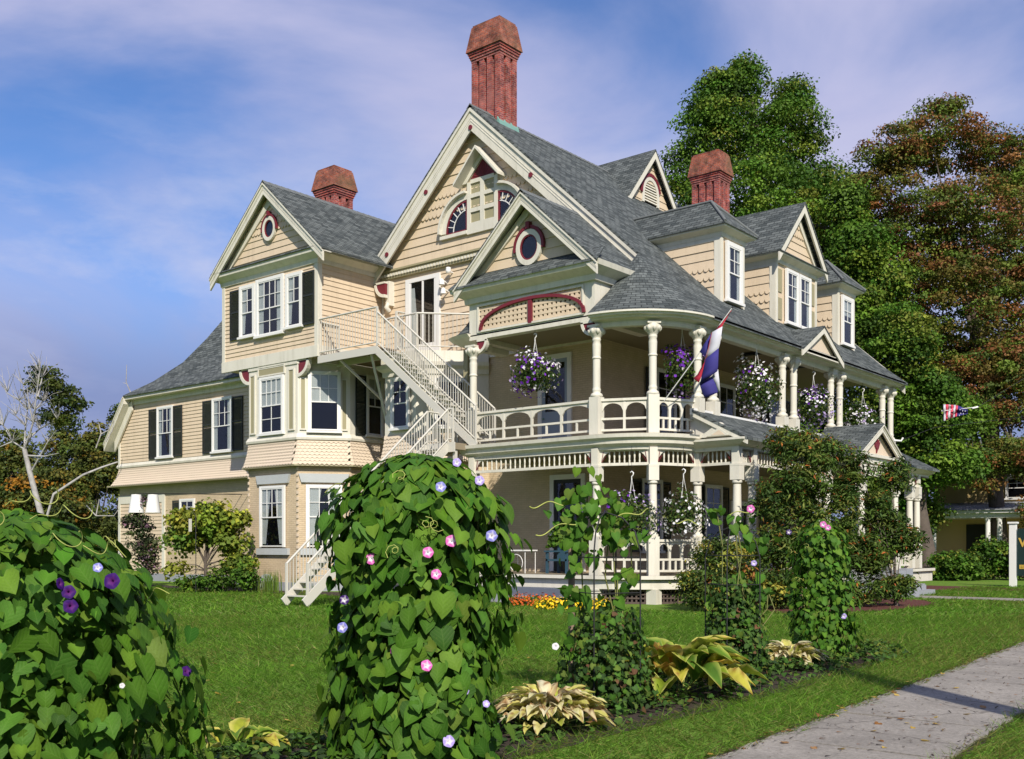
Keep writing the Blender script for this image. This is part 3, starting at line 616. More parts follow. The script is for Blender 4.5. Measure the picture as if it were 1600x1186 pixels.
# --- left bay: canted two storeys with a gabled box on top
YBX = 24.0; BL, BR = -34.62, -28.96
bay = [(-34.1, 27.3), (-34.1, 25.4), (-33.0, 24.0), (-30.1, 24.0), (-28.96, 25.5), (-28.96, 27.3)]
mb = MB(); mb.prism([(x, y, .3) for x, y in bay], [(x, y, 4.75) for x, y in bay]); baywall = part(mb, 'wall', m_brickwall)
mb = MB(); mb.prism([(x + (0.04 if x > -32 else -.04), y - .04, 0) for x, y in bay], [(x + (0.04 if x > -32 else -.04), y - .04, .32) for x, y in bay]); part(mb, 'foundation', m_granite)
mb = MB(); mb.prism([(x, y, 4.7) for x, y in bay], [(x, y, 8.5) for x, y in bay]); bayup = part(mb, 'wall', m_trim)
bp = bay[1:-1] + [(-28.96, 27.1)]
# flared skirt of small scalloped shingles between the storeys
def skirt(path, z0, z1, out, rows, parent=None, sw=.17):
    st = MB()
    for r in range(rows):
        za = z0 + (z1 - z0) * r / rows; zb = za + (z1 - z0) / rows + .02; oa = out * (1 - r / rows) ** 1.8 + .05; ob = out * (1 - (r + 1) / rows) ** 1.8 + .02
        for (p, q) in zip(path[:-1], path[1:]):
            f = Fr(p, q); n = max(1, round(f.len / sw)); w = f.len / n; off = .5 * w if r % 2 else 0
            ext = .0
            for i in range(n):
                s = i * w
                x0 = max(0, s - off) if True else s; x1 = min(f.len, s + w - off)
                if x1 - x0 < .03: continue
                k0 = -oa if False else 0
                m = (x0 + x1) / 2
                st.add([f.P(x0, zb, ob), f.P(x0, za + .03, oa), f.P(m, za - .03, oa + .012), f.P(x1, za + .03, oa), f.P(x1, zb, ob)], [(0, 1, 2, 3, 4)])
        # close the corners
        for i in range(1, len(path) - 1):
            f0 = Fr(path[i - 1], path[i]); f1 = Fr(path[i], path[i + 1])
            st.add([f0.P(f0.len, zb, ob), f0.P(f0.len, za, oa), f1.P(0, za, oa), f1.P(0, zb, ob)], [(0, 1, 2, 3)])
    o = st.build('shingle_skirt', m_scal, parent or H); o['kind'] = 'stuff'
    lm = MB(); sweep(lm, path, [(0, z0 - .06), (out + .03, z0 - .06), (out + .02, z0), (0, z0)]); lm.build('skirt_edge', m_olive, o)
    return o
skirt(bp, 4.6, 5.52, .22, 8)
mb = MB(); sweep(mb, bp, [(0, 5.5), (.09, 5.5), (.11, 5.58), (.03, 5.72), (0, 5.72)]); part(mb, 'string_course', m_trim)
FB = FX(YBX); FCT = Fr((-30.1, 24.0), (-28.96, 25.5)); FSD = FY(BR)
# corner posts and olive panels of the upper bay storey
mb = MB()
for f, a, b in ((FB, -33.0, -30.1), (FCT, 0, FCT.len)):
    f.box(mb, a, b, 8.25, 8.5, 0, .04)
part(mb, 'frieze', m_trim)
mb = MB()
for s0, s1, z0, z1 in ((-32.85, -32.62, 5.9, 8.05), (-30.55, -30.3, 5.9, 8.05), (-32.35, -30.85, 8.02, 8.3)): mb = MB(); FB.box(mb, s0, s1, z0, z1, 0, .03); part(mb, 'olive_panel', m_olive)
for s0, s1 in ((.12, .26), (1.6, 1.74)): mb = MB(); FCT.box(mb, s0, s1, 5.9, 7.7, 0, .03); part(mb, 'olive_panel', m_olive)
mb = MB()
def frame(f, s0, s1, z0, z1, t=.05, o=.055): f.box(mb, s0 - t, s0, z0 - t, z1 + t, 0, o); f.box(mb, s1, s1 + t, z0 - t, z1 + t, 0, o); f.box(mb, s0, s1, z0 - t, z0, 0, o); f.box(mb, s0, s1, z1, z1 + t, 0, o)
for s0, s1, z0, z1 in ((-32.85, -32.62, 5.9, 8.05), (-30.55, -30.3, 5.9, 8.05), (-32.35, -30.85, 8.02, 8.3)): frame(FB, s0, s1, z0, z1)
for s0, s1 in ((.12, .26), (1.6, 1.74)): frame(FCT, s0, s1, 5.9, 7.7)
part(mb, 'panel_frame', m_trim)
window(FB, -32.2, -30.95, 5.85, 7.85, (4, 2), (2, 2), .5, curtain='blind', o=.0)
window(FCT, .45, 1.45, 5.85, 7.9, (3, 2), (1, 1), .5, curtain='blind')
window(FSD, 26.3, 26.98, 5.8, 7.9, (2, 2), (1, 1), .5, curtain='blind3', shutters='l', shw=.5)
wd1 = window(FB, -32.12, -30.83, 1.62, 3.78, (4, 2), (1, 1), .5, curtain='tied', sill=False)
wd2 = window(FCT, .38, 1.5, 1.62, 3.78, (3, 2), (1, 1), .5, curtain='tied', sill=False)
for f, a, b in ((FB, -32.12, -30.83), (FCT, .38, 1.5)):
    q = MB(); f.box(q, a - .28, b + .28, 1.32, 1.56, 0, .12); part(q, 'stone_sill', m_lead)
    q = MB(); f.poly(q, [(a - .25, 3.95), (b + .25, 3.95), (b + .35, 4.27), (a - .35, 4.27)], 0, .10); part(q, 'stone_lintel', m_lead)
q = MB(); FB.poly(q, [(-31.9 + .42 * math.cos(math.pi * i / 10), .3 + .3 * math.sin(math.pi * i / 10)) for i in range(11)], 0, .05); part(q, 'basement_window', m_lead)
# quoins at the bay corners
q = MB()
for px_, py_ in ((-33.0, 24.0), (-30.1, 24.0), (-28.96, 25.5)):
    z = .45
    while z < 4.5: q.box(px_ - .035, px_ + .035, py_ - .035, py_ + .035, z, z + .11); z += .22
part(q, 'quoin', m_scal)['kind'] = 'stuff'
# the box
mb = MB(); hb = 3.35; zbx = 12.15
pr = [(BL, 8.45), (BR, 8.45), (BR, 12.05), (-31.6, 14.6), (BL, 12.05)]
mb.prism([(x, YBX, z) for x, z in pr], [(x, 33.0, z) for x, z in pr]); boxwall = part(mb, 'wall', m_clap)
clapboards(boxwall, FB, [(BL + .14, 8.78), (BR - .14, 8.78), (BR - .14, 11.72), (BL + .14, 11.72)], .155, m_clap)
clapboards(boxwall, FSD, [(YBX + .14, 8.78), (YF, 8.78), (YF, 11.72), (YBX + .14, 11.72)], .185, m_clap)
mb = MB()
for s0, s1 in ((BL - .04, BL + .14), (BR - .14, BR + .04)): FB.box(mb, s0, s1, 8.4, 11.75, -.05, .055)
FSD.box(mb, YBX, YBX + .14, 8.4, 11.75, 0, .055); FB.box(mb, BL - .05, BR + .05, 8.38, 8.78, -.02, .07); FSD.box(mb, YBX - .05, YF, 8.38, 8.78, 0, .065); part(mb, 'corner_board', m_trim)
# cornice and pediment
mb = MB(); sweep(mb, [(BL, 30), (BL, YBX), (BR, YBX), (BR, 28)], [(0, 11.7), (.08, 11.7), (.1, 11.85), (.34, 12.02), (.36, 12.2), (0, 12.2)]); part(mb, 'cornice', m_trim)
XB = -31.6; zb0 = 12.06; half = 3.36; zap = zb0 + half * .9
FBG = FX(YBX - .02)
mb = MB(); FBG.poly(mb, [(XB - half + .3, 12.18), (XB + half - .3, 12.18), (XB, zap - .3)], -.1, 0); bg_ = part(mb, 'gable_wall', m_clap)
clapboards(bg_, FBG, [(XB - 2.75, 12.4), (XB + 2.75, 12.4), (XB, zap - .25)], .235, m_clap, scallop=(4, 5, 6), sw=.17)
FBK = FX(YBX - .36)
for sg in (-1, 1):
    rake(H, FBK, (XB, zap - .06), (XB + sg * half, zb0 - .06), .42, -.03, .04)
    q = MB(); roof_face(q, [(XB, YBX - .36, zap - .1), (XB, YBX, zap - .1), (XB + sg * half, YBX, zb0 - .1), (XB + sg * half, YBX - .36, zb0 - .1)], .03); part(q, 'soffit', m_trim)
    q = MB(); roof_face(q, [(XB, YBX - .44, zap), (XB, 36, zap), (XB + sg * half, 36, zb0), (XB + sg * half, YBX - .44, zb0)], .09); rf_ = part(q, 'roof', m_roof)
    q = MB(); FBG.poly(q, [(XB, zap - .5), (XB + sg * 2.9, zb0 + .12), (XB + sg * 2.6, zb0 + .12), (XB, zap - .82)], 0, .1); part(q, 'rake_moulding', m_trim)
q = MB(); yy = YBX - .44
while yy < 34: q.prism([(XB - .15, yy, zap - .12), (XB, yy, zap + .04), (XB + .15, yy, zap - .12)], [(XB - .15, yy + .3, zap - .135), (XB, yy + .3, zap + .025), (XB + .15, yy + .3, zap - .135)]); yy += .29
q.build('ridge_cap', m_ridge, rf_)
mb = MB(); roof_face(mb, [(BL - .3, YBX - .4, 12.2), (BR + .3, YBX - .4, 12.2), (BR + .3, YBX - .02, 12.34), (BL - .3, YBX - .02, 12.34)], .06); part(mb, 'roof', m_roof)
oculus(FBG, -31.6, 13.4, .27, .05, .32)
window(FB, -33.35, -32.63, 9.62, 11.42, (2, 2), (1, 1), .52, cas=.12, shutters='l', shw=.62, curtain='left')
window(FB, -32.32, -30.92, 9.52, 11.5, (4, 2), (2, 2), .52, cas=.12, curtain='sides')
window(FB, -30.55, -29.85, 9.62, 11.42, (2, 2), (1, 1), .52, cas=.12, shutters='r', shw=.64, curtain='left')
for sx, dn in ((-33.0, -1), (-30.1, 1)):
    quarter_bracket(FX(24.02), sx, 8.38, .62, dn, -.12, .0)
# --- second bay under the fire stair
bay2 = [(-26.9, 27.3), (-26.9, 25.3), (-25.36, 25.3), (-23.6, 27.06), (-23.6, 27.3)]
mb = MB(); mb.prism([(x, y, .3) for x, y in bay2], [(x, y, 4.75) for x, y in bay2]); part(mb, 'wall', m_brickwall)
mb = MB(); mb.prism([(x, y, 4.7) for x, y in bay2], [(x, y, 7.95) for x, y in bay2]); part(mb, 'wall', m_trim)
mb = MB(); mb.prism([(x, y, 8.3) for x, y in bay2], [(x, y, 8.36) for x, y in bay2]); part(mb, 'deck', m_floorp)
b2 = [(-26.9, 27.1)] + bay2[1:4]
mb = MB(); sweep(mb, b2, [(0, 7.55), (.06, 7.55), (.07, 7.72), (.2, 7.82), (.22, 7.95), (0, 7.95)]); part(mb, 'cornice', m_trim)
mb = MB(); sweep(mb, b2, [(-.1, 7.94), (.10, 7.94), (.10, 8.34), (-.1, 8.34)]); part(mb, 'fascia', m_trim)
skirt(b2, 4.6, 5.5, .2, 7)
F2 = FX(25.3); F2C = Fr((-25.36, 25.3), (-23.6, 27.06))
window(F2, -26.4, -25.7, 5.75, 7.4, (2, 2), (1, 1), .5, cas=.1); window(F2C, .7, 1.8, 5.75, 7.3, (3, 2), (1, 1), .5)
window(F2, -26.55, -25.7, 1.62, 3.78, (3, 2), (1, 1), .5)
# wall windows behind, between the bays
# --- left wing
WL, WYF = -47.8, 27.1; FW = FX(WYF)
def wing_poly(i=0): return [(WL + i, .35), (-34.0, .35), (-34.0, 8.8), (-46.5 + i * .5, 8.8), (WL + i, 6.75)]
mb = MB(); p = [(x, WYF, z) for x, z in wing_poly()]; mb.prism(p, [(a, 39.0, c) for a, b, c in p]); wing = part(mb, 'wall', m_brickwall)
mb = MB(); FW.box(mb, WL - .03, -33.9, 0, .36, -.5, .05); part(mb, 'foundation', m_granite)
clapboards(wing, FW, [(WL + .14, 5.72), (-34.0, 5.72), (-34.0, 8.62), (-46.6, 8.62), (WL + .14, 6.75)], .165, m_clap)
clapboards(wing, FW, [(WL + .16, .55), (-43.95, .55), (-43.95, 3.72), (WL + .16, 3.72)], .165, m_clap)
mb = MB(); FW.box(mb, WL - .03, WL + .16, .5, 3.75, -.05, .06); FW.box(mb, -43.95, -43.72, .5, 4.1, 0, .06); FW.box(mb, WL - .03, -43.95, 3.72, 4.1, 0, .05); FW.box(mb, WL - .02, WL + .14, 5.55, 6.8, -.05, .06); part(mb, 'corner_board', m_trim)
skirt([(WL, 30), (WL, WYF), (-34.0, WYF)], 4.6, 5.5, .42, 8, sw=.2)
mb = MB(); sweep(mb, [(WL, 30), (WL, WYF), (-34.0, WYF)], [(0, 5.48), (.09, 5.48), (.11, 5.56), (.03, 5.7), (0, 5.7)]); part(mb, 'string_course', m_trim)
mb = MB(); FW.box(mb, -46.7, -34.0, 8.5, 8.8, 0, .08); FW.box(mb, -46.7, -34, 8.72, 8.92, .08, .42); part(mb, 'cornice', m_trim)
window(FW, -44.2, -43.05, 5.85, 8.1, (3, 2), (1, 1), .52, shutters='lr', shw=.72, curtain='sides')
window(FW, -39.75, -38.45, 5.85, 8.1, (3, 2), (1, 1), .52, shutters='lr', shw=.74, curtain='sides')
window(FW, -42.3, -41.3, 2.6, 3.72, (2, 2), (1, 1), .5, shutters='l', shw=.6)
# wing roof: short steep slope on the far side, bell-cast hip in front
dd = [0, 1.0, 2.0, 2.8, 3.5, 4.4, 5.4]; zz = [8.92, 9.62, 10.57, 11.75, 12.95, 14.3, 15.6]
q = MB()
for a, b, za, zb in zip(dd[:-1], dd[1:], zz[:-1], zz[1:]):
    roof_face(q, [(-46.62 + a, 26.6 + a, za), (-31.5, 26.6 + a, za), (-31.5, 26.6 + b, zb), (-46.62 + b, 26.6 + b, zb)], .07)
    roof_face(q, [(-46.62 + a, 26.6 + a, za), (-46.62 + b, 26.6 + b, zb), (-46.62 + b, 38, zb), (-46.62 + a, 38, za)], .07)
roof_face(q, [(-48.45, 26.62, 6.72), (-46.6, 26.62, 8.93), (-46.6, 38, 8.93), (-48.45, 38, 6.72)], .07)
roof_face(q, [(-41.3, 32, 15.6), (-24.5, 32, 15.6), (-24.5, 36, 16.6), (-41.3, 36, 15.9)], .07)
part(q, 'roof', m_roof)
rake(H, FX(26.66), (-46.6, 8.86), (-48.42, 6.68), .34, -.5, .05); rake(H, FX(27.0), (-46.4, 8.75), (-48.0, 6.83), .52, -.02, .06, bands=False)
for k, (sx, dn) in enumerate(()): pass
# --- chimneys of fluted brick with flared caps
def chimney(x0, x1, y0, y1, zb, zs, zt, nx=4, ny=3, flash=True, flare=.17):
    c = MB(); i = .09; c.box(x0 + i, x1 - i, y0 + i, y1 - i, zb, zs)
    zf = zb + (zs - zb) * .22
    c.box(x0, x1, y0, y1, zb, zf)
    wx = (x1 - x0) / (nx * 1.6 - .6 + .0); 
    for k in range(nx):
        a = x0 + k * (x1 - x0 - wx) / (nx - 1)
        for (ya, yb_) in ((y0, y0 + i + .01), (y1 - i - .01, y1)): c.box(a + .002, a + wx - .002, ya, yb_, zf, zs)
    wy = (y1 - y0) / (ny * 1.6 - .6)
    for k in range(ny):
        a = y0 + k * (y1 - y0 - wy) / (ny - 1)
        for (xa, xb) in ((x0, x0 + i + .01), (x1 - i - .01, x1)): c.box(xa, xb, a + .002, a + wy - .002, zf, zs)
    ch = part(c, 'chimney', m_brick)
    for k in range(nx):                    # stepped feet under the flutes
        pass
    c = MB(); n = 4
    for k in range(n):
        e = flare * (k + 1) / n - .02; c.box(x0 - e, x1 + e, y0 - e, y1 + e, zs + k * .085 - .2, zs + (k + 1) * .085 - .2 - .012)
        e2 = e - .05; c.box(x0 - e2, x1 + e2, y0 - e2, y1 + e2, zs + (k + 1) * .085 - .2 - .012, zs + (k + 1) * .085 - .2)
    c.build('corbel', m_brick, ch)
    c = MB(); e = flare + .03; t = .0; z1 = zs + .14; zm = z1 + (zt - z1) * .0
    c.prism([(x0 - e, y0 - e, z1), (x1 + e, y0 - e, z1), (x1 + e, y1 + e, z1), (x0 - e, y1 + e, z1)], [(x0 - t, y0 - t, zt - .07), (x1 + t, y0 - t, zt - .07), (x1 + t, y1 + t, zt - .07), (x0 - t, y1 + t, zt - .07)])
    c.build('chimney_cap', m_brickcap, ch)
    c = MB(); c.box(x0 + .03, x1 - .03, y0 + .03, y1 - .03, zt - .07, zt); c.build('cap_stone', m_brickcap, ch)
    c = MB(); c.box(x0 + .2, x1 - .2, y0 + .2, y1 - .2, zt, zt + .01); c.build('flue', m_dark, ch)
    return ch
ch1 = chimney(-24.92, -23.6, 27.65, 28.6, 15.6, 19.08, 20.2, flare=.12)
q = MB(); q.prism([(-23.66, 27.58, 16.35), (-23.5, 27.58, 16.22), (-23.5, 28.66, 16.22), (-23.66, 28.66, 16.35)], [(-23.66, 27.58, 16.65), (-23.57, 27.58, 16.5), (-23.57, 28.66, 16.5), (-23.66, 28.66, 16.65)])
for k in range(5): q.box(-24.0 + k * .08, -23.92 + k * .08, 27.55, 27.66, 16.3 - k * .07, 16.72 - k * .07)
q.build('flashing', m_copper, ch1)
chimney(-33.3, -32.2, 27.5, 28.5, 12.5, 15.95, 16.95, flare=.12)
chimney(-22.75, -21.45, 39.4, 40.35, 13.0, 17.35, 18.45, flare=.11)
# --- pavilion gable over the corner porch
PL, PR, PY = -21.97, -17.17, 24.28; FP = FX(PY); XP = -19.5
mb = MB(); pr = [(PL, 8.2), (PR, 8.2), (PR, 9.5), (XP, 11.75), (PL, 9.5)]
pq = [(PL + .02, 9.05), (PR - .02, 9.05), (PR - .02, 9.5), (XP, 11.75), (PL + .02, 9.5)]; mb.prism([(x, PY + .03, z) for x, z in pq], [(x, 28.5, z) for x, z in pq]); pav = part(mb, 'wall', m_clap)
mb = MB()
for s0, s1, z0, z1 in ((PL, PL + .42, 8.3, 9.1), (PR - .42, PR, 8.3, 9.1), (PL, PR, 8.08, 8.3), (PL, PR, 9.1, 9.5)): FP.box(mb, s0, s1, z0, z1, -.3, 0)
for x in (PL - .006, PR - .3): mb.box(x, x + .306, PY + .31, 27.1, 8.06, 9.48)
part(mb, 'beam', m_trim)
mb = MB(); frame(FP, PL + .42, PR - .42, 8.34, 9.08, .06, .05); part(mb, 'panel_frame', m_trim)
# lattice of crossed laths behind a maroon arch
mb = MB(); FP.box(mb, PL + .42, PR - .42, 8.3, 9.1, -.28, -.12); lat = part(mb, 'lattice_shade_panel', m_olive)  # olive back panel colours in the shade between the laths
x = PL + .48
while x < PR - .48: q = MB(); FP.box(q, x, x + .095, 8.3, 9.1, -.05, -.016); q.build('lath', m_clap, lat); x += .165
z = 8.36
while z < 9.05: q = MB(); FP.box(q, PL + .42, PR - .42, z, z + .085, -.04, -.010); q.build('lath', m_clap, lat); z += .15
q = MB(); n = 24; aw_ = (PR - PL) / 2 - .42; pts = [(XP + aw_ * math.cos(math.pi * i / n), 8.33 + .72 * math.sin(math.pi * i / n) ** .85) for i in range(n + 1)]
for i in range(n): q.bar(FP.P(pts[i][0], pts[i][1], .03), FP.P(pts[i + 1][0], pts[i + 1][1], .03), .09, .09)
FP.box(q, XP - .07, XP + .07, 8.3, 9.05, -.01, .06); q.build('arch', m_maroon, lat)
mb = MB(); sweep(mb, [(PL, 27.1), (PL, PY), (PR, PY), (PR, 26.9)], [(0, 9.2), (.1, 9.2), (.12, 9.36), (.42, 9.52), (.46, 9.66), (0, 9.66)]); part(mb, 'cornice', m_trim)
mb = MB(); roof_face(mb, [(PL - .45, PY - .5, 9.67), (PR + .45, PY - .5, 9.67), (PR + .3, PY + .05, 10.14), (PL - .3, PY + .05, 10.14)], .05); part(mb, 'roof', m_roof)
zp0, hp = 9.67, 2.72; zpa = zp0 + hp * .92; FPG = FX(PY + .02)
mb = MB(); FPG.poly(mb, [(XP - 2.3, 9.75), (XP + 2.3, 9.75), (XP, zpa - .3)], -.1, 0); pg = part(mb, 'gable_wall', m_clap)
clapboards(pg, FPG, [(XP - 2.02, 10.1), (XP + 2.02, 10.1), (XP, zpa - .22)], .285, m_clap, th=.04)
for sg in (-1, 1):
    rake(H, FX(PY - .42), (XP, zpa - .07), (XP + sg * hp, zp0 - .07), .36, -.03, .04)
    q = MB(); FPG.poly(q, [(XP, zpa - .34), (XP + sg * 2.5, zp0 + .1), (XP + sg * 2.2, zp0 + .1), (XP, zpa - .6)], 0, .1); part(q, 'rake_moulding', m_trim)
    q = MB(); roof_face(q, [(XP, PY - .5, zpa), (XP, 29.6, zpa), (XP + sg * hp, 29.6, zp0), (XP + sg * hp, PY - .5, zp0)], .08); prf = part(q, 'roof', m_roof)
    q = MB(); roof_face(q, [(XP, PY - .42, zpa - .09), (XP, PY + .02, zpa - .09), (XP + sg * hp, PY + .02, zp0 - .09), (XP + sg * hp, PY - .42, zp0 - .09)], .03); part(q, 'soffit', m_trim)
q = MB(); yy = PY - .5
while yy < 29: q.prism([(XP - .15, yy, zpa - .12), (XP, yy, zpa + .04), (XP + .15, yy, zpa - .12)], [(XP - .15, yy + .3, zpa - .135), (XP, yy + .3, zpa + .025), (XP + .15, yy + .3, zpa - .135)]); yy += .29
q.build('ridge_cap', m_ridge, prf)
oculus(FPG, XP + .0, 10.55, .34, .05, .38)
# small bell roof at the left corner of the pavilion
q = MB(); vs = []; uv = []; nA = 10; rws = [(1.28, 8.28), (.95, 8.42), (.62, 8.66), (.32, 8.98), (.02, 9.4)]
for i in range(nA + 1):
    a = math.pi / 2 + math.pi / 2 * .98 * i / nA
    for rr, z in rws: vs.append((PL + .05 - rr * math.sin(a - math.pi / 2 + .0) if False else PL + .04 + rr * math.cos(math.pi + (math.pi / 2) * i / nA), PY + .5 + rr * .42 * math.sin(math.pi + (math.pi / 2) * i / nA), z)); uv.append((i * .1, z * 1.2))
k = len(rws); q.add(vs, [(i * k + j, (i + 1) * k + j, (i + 1) * k + j + 1, i * k + j + 1) for i in range(nA) for j in range(k - 1)], True, uv)
for (r0, z0), (r1, z1) in zip(rws[:-1], rws[1:]): q.add([(PL + .04 - r0, PY + .5, z0), (PL + .04 - r0, 26.3, z0), (PL + .04 - r1, 26.3, z1), (PL + .04 - r1, PY + .5, z1)], [(3, 2, 1, 0)])
q.add([(PL + .04, PY + .5 - rr * .42, z) for rr, z in rws] + [(PL + .04, PY + .5, 8.28)], [tuple(range(len(rws) + 1))]); part(q, 'roof', m_roof)
arcL = [(PL + .04 - 1.06 * math.cos(math.pi / 2 * i / 8), PY + .5 - .45 * math.sin(math.pi / 2 * i / 8)) for i in range(9)]
q = MB(); sweep(q, [(PL + .04 - 1.06, 26.3)] + arcL, [(-.95, 7.9), (-.62, 7.9), (-.55, 7.96), (-.3, 8.02), (-.1, 8.1), (.1, 8.2), (.2, 8.29), (-.95, 8.31)]); part(q, 'cornice', m_trim)
# --- dormers on the long slope
def rz(x): return zr(XE - x)
def dormer(y0, y1, xf, zb, ze, hip, yc=None, peak=None):
    yc = (y0 + y1) / 2; d = MB(); d.box(-22, xf, y0, y1, zb - .05, ze); dw = part(d, 'dormer_wall', m_clap)
    f = FX(y0); fF = FY(xf)
    clapboards(dw, f, [(-20.2, zb + .1), (xf - .18, zb + .1), (xf - .18, ze - .12), (-20.2, ze - .12)], .275, m_clap, th=.04, scallop=(3, 4), sw=.2)
    t = MB(); f.box(t, xf - .2, xf + .03, zb - .1, ze, -.05, .05); fF.box(t, y0 - .03, y0 + .1, zb - .1, ze, 0, .045); fF.box(t, y1 - .1, y1 + .03, zb - .1, ze, 0, .045); f.box(t, -20.5, xf, ze - .14, ze, 0, .045); fF.box(t, y0, y1, zb - .1, zb + .12, 0, .06)
    t.build('corner_board', m_trim, dw)
    t = MB(); sweep(t, [(-21, y0), (xf, y0), (xf, y1), (-21, y1)], [(0, ze - .02), (.06, ze - .02), (.08, ze + .1), (.32, ze + .2), (.34, ze + .3), (0, ze + .3)]); t.build('cornice', m_trim, dw)
    e = .36; zt_ = ze + .3; t = MB()
    if hip:
        hh = (y1 - y0) / 2 + e; zk = zt_ + hh * 1.0; xa = xf + e - hh
        roof_face(t, [(xf + e, y0 - e, zt_), (xf + e, y1 + e, zt_), (xa, yc, zk)], .06)
        for yy, sg in ((y0 - e, 1), (y1 + e, -1)): roof_face(t, [(xf + e, yy, zt_), (xa, yc, zk), (-22.5, yc, zk), (-22.5, yy, zt_)], .06)
        r = t.build('dormer_roof', m_roof, dw)
        c = MB()
        for yy in (y0 - e, y1 + e): c.tube([(xf + e, yy, zt_ + .02), (xa, yc, zk + .02)], .05, 5)
        c.tube([(xa, yc, zk + .02), (-21, yc, zk + .02)], .05, 5); c.build('ridge_cap', m_ridge, dw)
    else:
        hh = (y1 - y0) / 2 + e; zk = peak
        for yy in (y0 - e, y1 + e): roof_face(t, [(xf + e, yy, zt_), (xf + e, yc, zk), (-22.8, yc, zk), (-22.8, yy, zt_)], .07)
        roof_face(t, [(xf + e, y0 - e, zt_ - .01), (xf + e, y1 + e, zt_ - .01), (xf, y1 + .2, zt_ + .14), (xf, y0 - .2, zt_ + .14)], .05)
        t.build('dormer_roof', m_roof, dw)
        q = MB(); fF.poly(q, [(y0 - .15, zt_), (y1 + .15, zt_), (yc, zk - .25)], -.2, 0); q.build('gable_wall', m_clap, dw)
        clapboards(dw, fF, [(y0 - .1, zt_ + .1), (y1 + .1, zt_ + .1), (yc, zk - .25)], .27, m_clap, scallop=(3, 4), sw=.18)
        fR_ = FY(xf + e - .06)
        for yy in (y0 - e, y1 + e): rake(dw, fR_, (yc, zk - .08), (yy, zt_ - .08), .3, -.03, .03, bands=False)
        for sg in (-1, 1):
            q = MB(); fF.poly(q, [(yc, zk - .32), (yc + sg * (hh - .35), zt_ + .1), (yc + sg * (hh - .6), zt_ + .1), (yc, zk - .68)], 0, .09); q.build('rake_moulding', m_trim, dw)
    return fF, dw
fF, dw = dormer(29.5, 31.0, -16.0, 9.2, 11.45, True); window(fF, 29.86, 30.64, 9.5, 11.2, (2, 2), (1, 1), .5, cas=.14, parent=None, curtain='sides')
fF, dw = dormer(38.75, 40.3, -16.0, 9.2, 11.45, True); window(fF, 39.1, 39.9, 9.5, 11.2, (2, 2), (1, 1), .5, cas=.14, curtain='blind3')
fF, dw = dormer(33.4, 36.7, -16.0, 9.2, 11.45, False, peak=13.85)
window(fF, 34.15, 34.93, 9.5, 11.25, (2, 2), (1, 1), .5, cas=.1, curtain='sides'); window(fF, 35.2, 35.98, 9.5, 11.25, (2, 2), (1, 1), .5, cas=.1, curtain='sides')
for a, b in ((33.55, 33.85), (36.25, 36.55)):
    for z0, z1 in ((9.5, 10.25), (10.45, 11.25)): q = MB(); fF.box(q, a, b, z0, z1, 0, .03); q.build('olive_panel', m_olive, dw)
# high cross gable with louvred vent
yg, zg, xg = 35.3, 17.35, -22.3; q = MB(); hg = 1.9
for sg in (-1, 1): roof_face(q, [(xg + .3, yg + sg * hg, 15.1), (xg + .3, yg, zg), (-25.8, yg, zg), (-25.8, yg + sg * hg, 15.1)], .08)
gr = part(q, 'cross_gable_roof', m_roof); fg = FY(xg)
q = MB(); fg.poly(q, [(yg - 1.7, 14.9), (yg + 1.7, 14.9), (yg, zg - .2)], -.2, 0); gw = part(q, 'gable_wall', m_clap)
clapboards(gw, fg, [(yg - 1.65, 15.0), (yg + 1.65, 15.0), (yg, zg - .2)], .27, m_clap, scallop=(4,), sw=.18)
for sg in (-1, 1): rake(gw, FY(xg + .26), (yg, zg - .08), (yg + sg * hg, 15.02), .3, -.02, .03, bands=False)
q = MB(); n = 12; P0 = [(yg + .62, 15.2)] + [(yg + .62 * math.cos(math.pi * i / n), 15.55 + .75 * math.sin(math.pi * i / n)) for i in range(n + 1)] + [(yg - .62, 15.2)]
P1 = [(yg + (p[0] - yg) * .76, 15.2 + (p[1] - 15.2) * .86) for p in P0]; P2 = [(yg + (p[0] - yg) * 1.2, 15.2 + (p[1] - 15.2) * 1.12) for p in P0]
for a, b, c, d in zip(P0[:-1], P0[1:], P1[1:], P1[:-1]): fg.poly(q, [a, b, c, d], 0, .08)
vent = q.build('vent', m_trim, gw); q = MB()
for a, b, c, d in zip(P2[2:-2], P2[3:-1], P0[3:-1], P0[2:-2]): fg.poly(q, [a, b, c, d], 0, .1)
q.build('hood_mould', m_maroon, vent); q = MB(); fg.poly(q, P1, .001, .02); q.build('vent_back', m_dark, vent); z = 15.28
while z < 16.05:
    wv = .46 * math.sqrt(max(0.05, 1 - max(0, (z - 15.5) / .62) ** 2)); q = MB(); q.hexa([fg.P(yg - wv, z, .07), fg.P(yg + wv, z, .07), fg.P(yg + wv, z, .02), fg.P(yg - wv, z, .02), fg.P(yg - wv, z + .06, .04), fg.P(yg + wv, z + .06, .04), fg.P(yg + wv, z + .06, .02), fg.P(yg - wv, z + .06, .02)]); q.build('louvre', m_trim, vent); z += .105
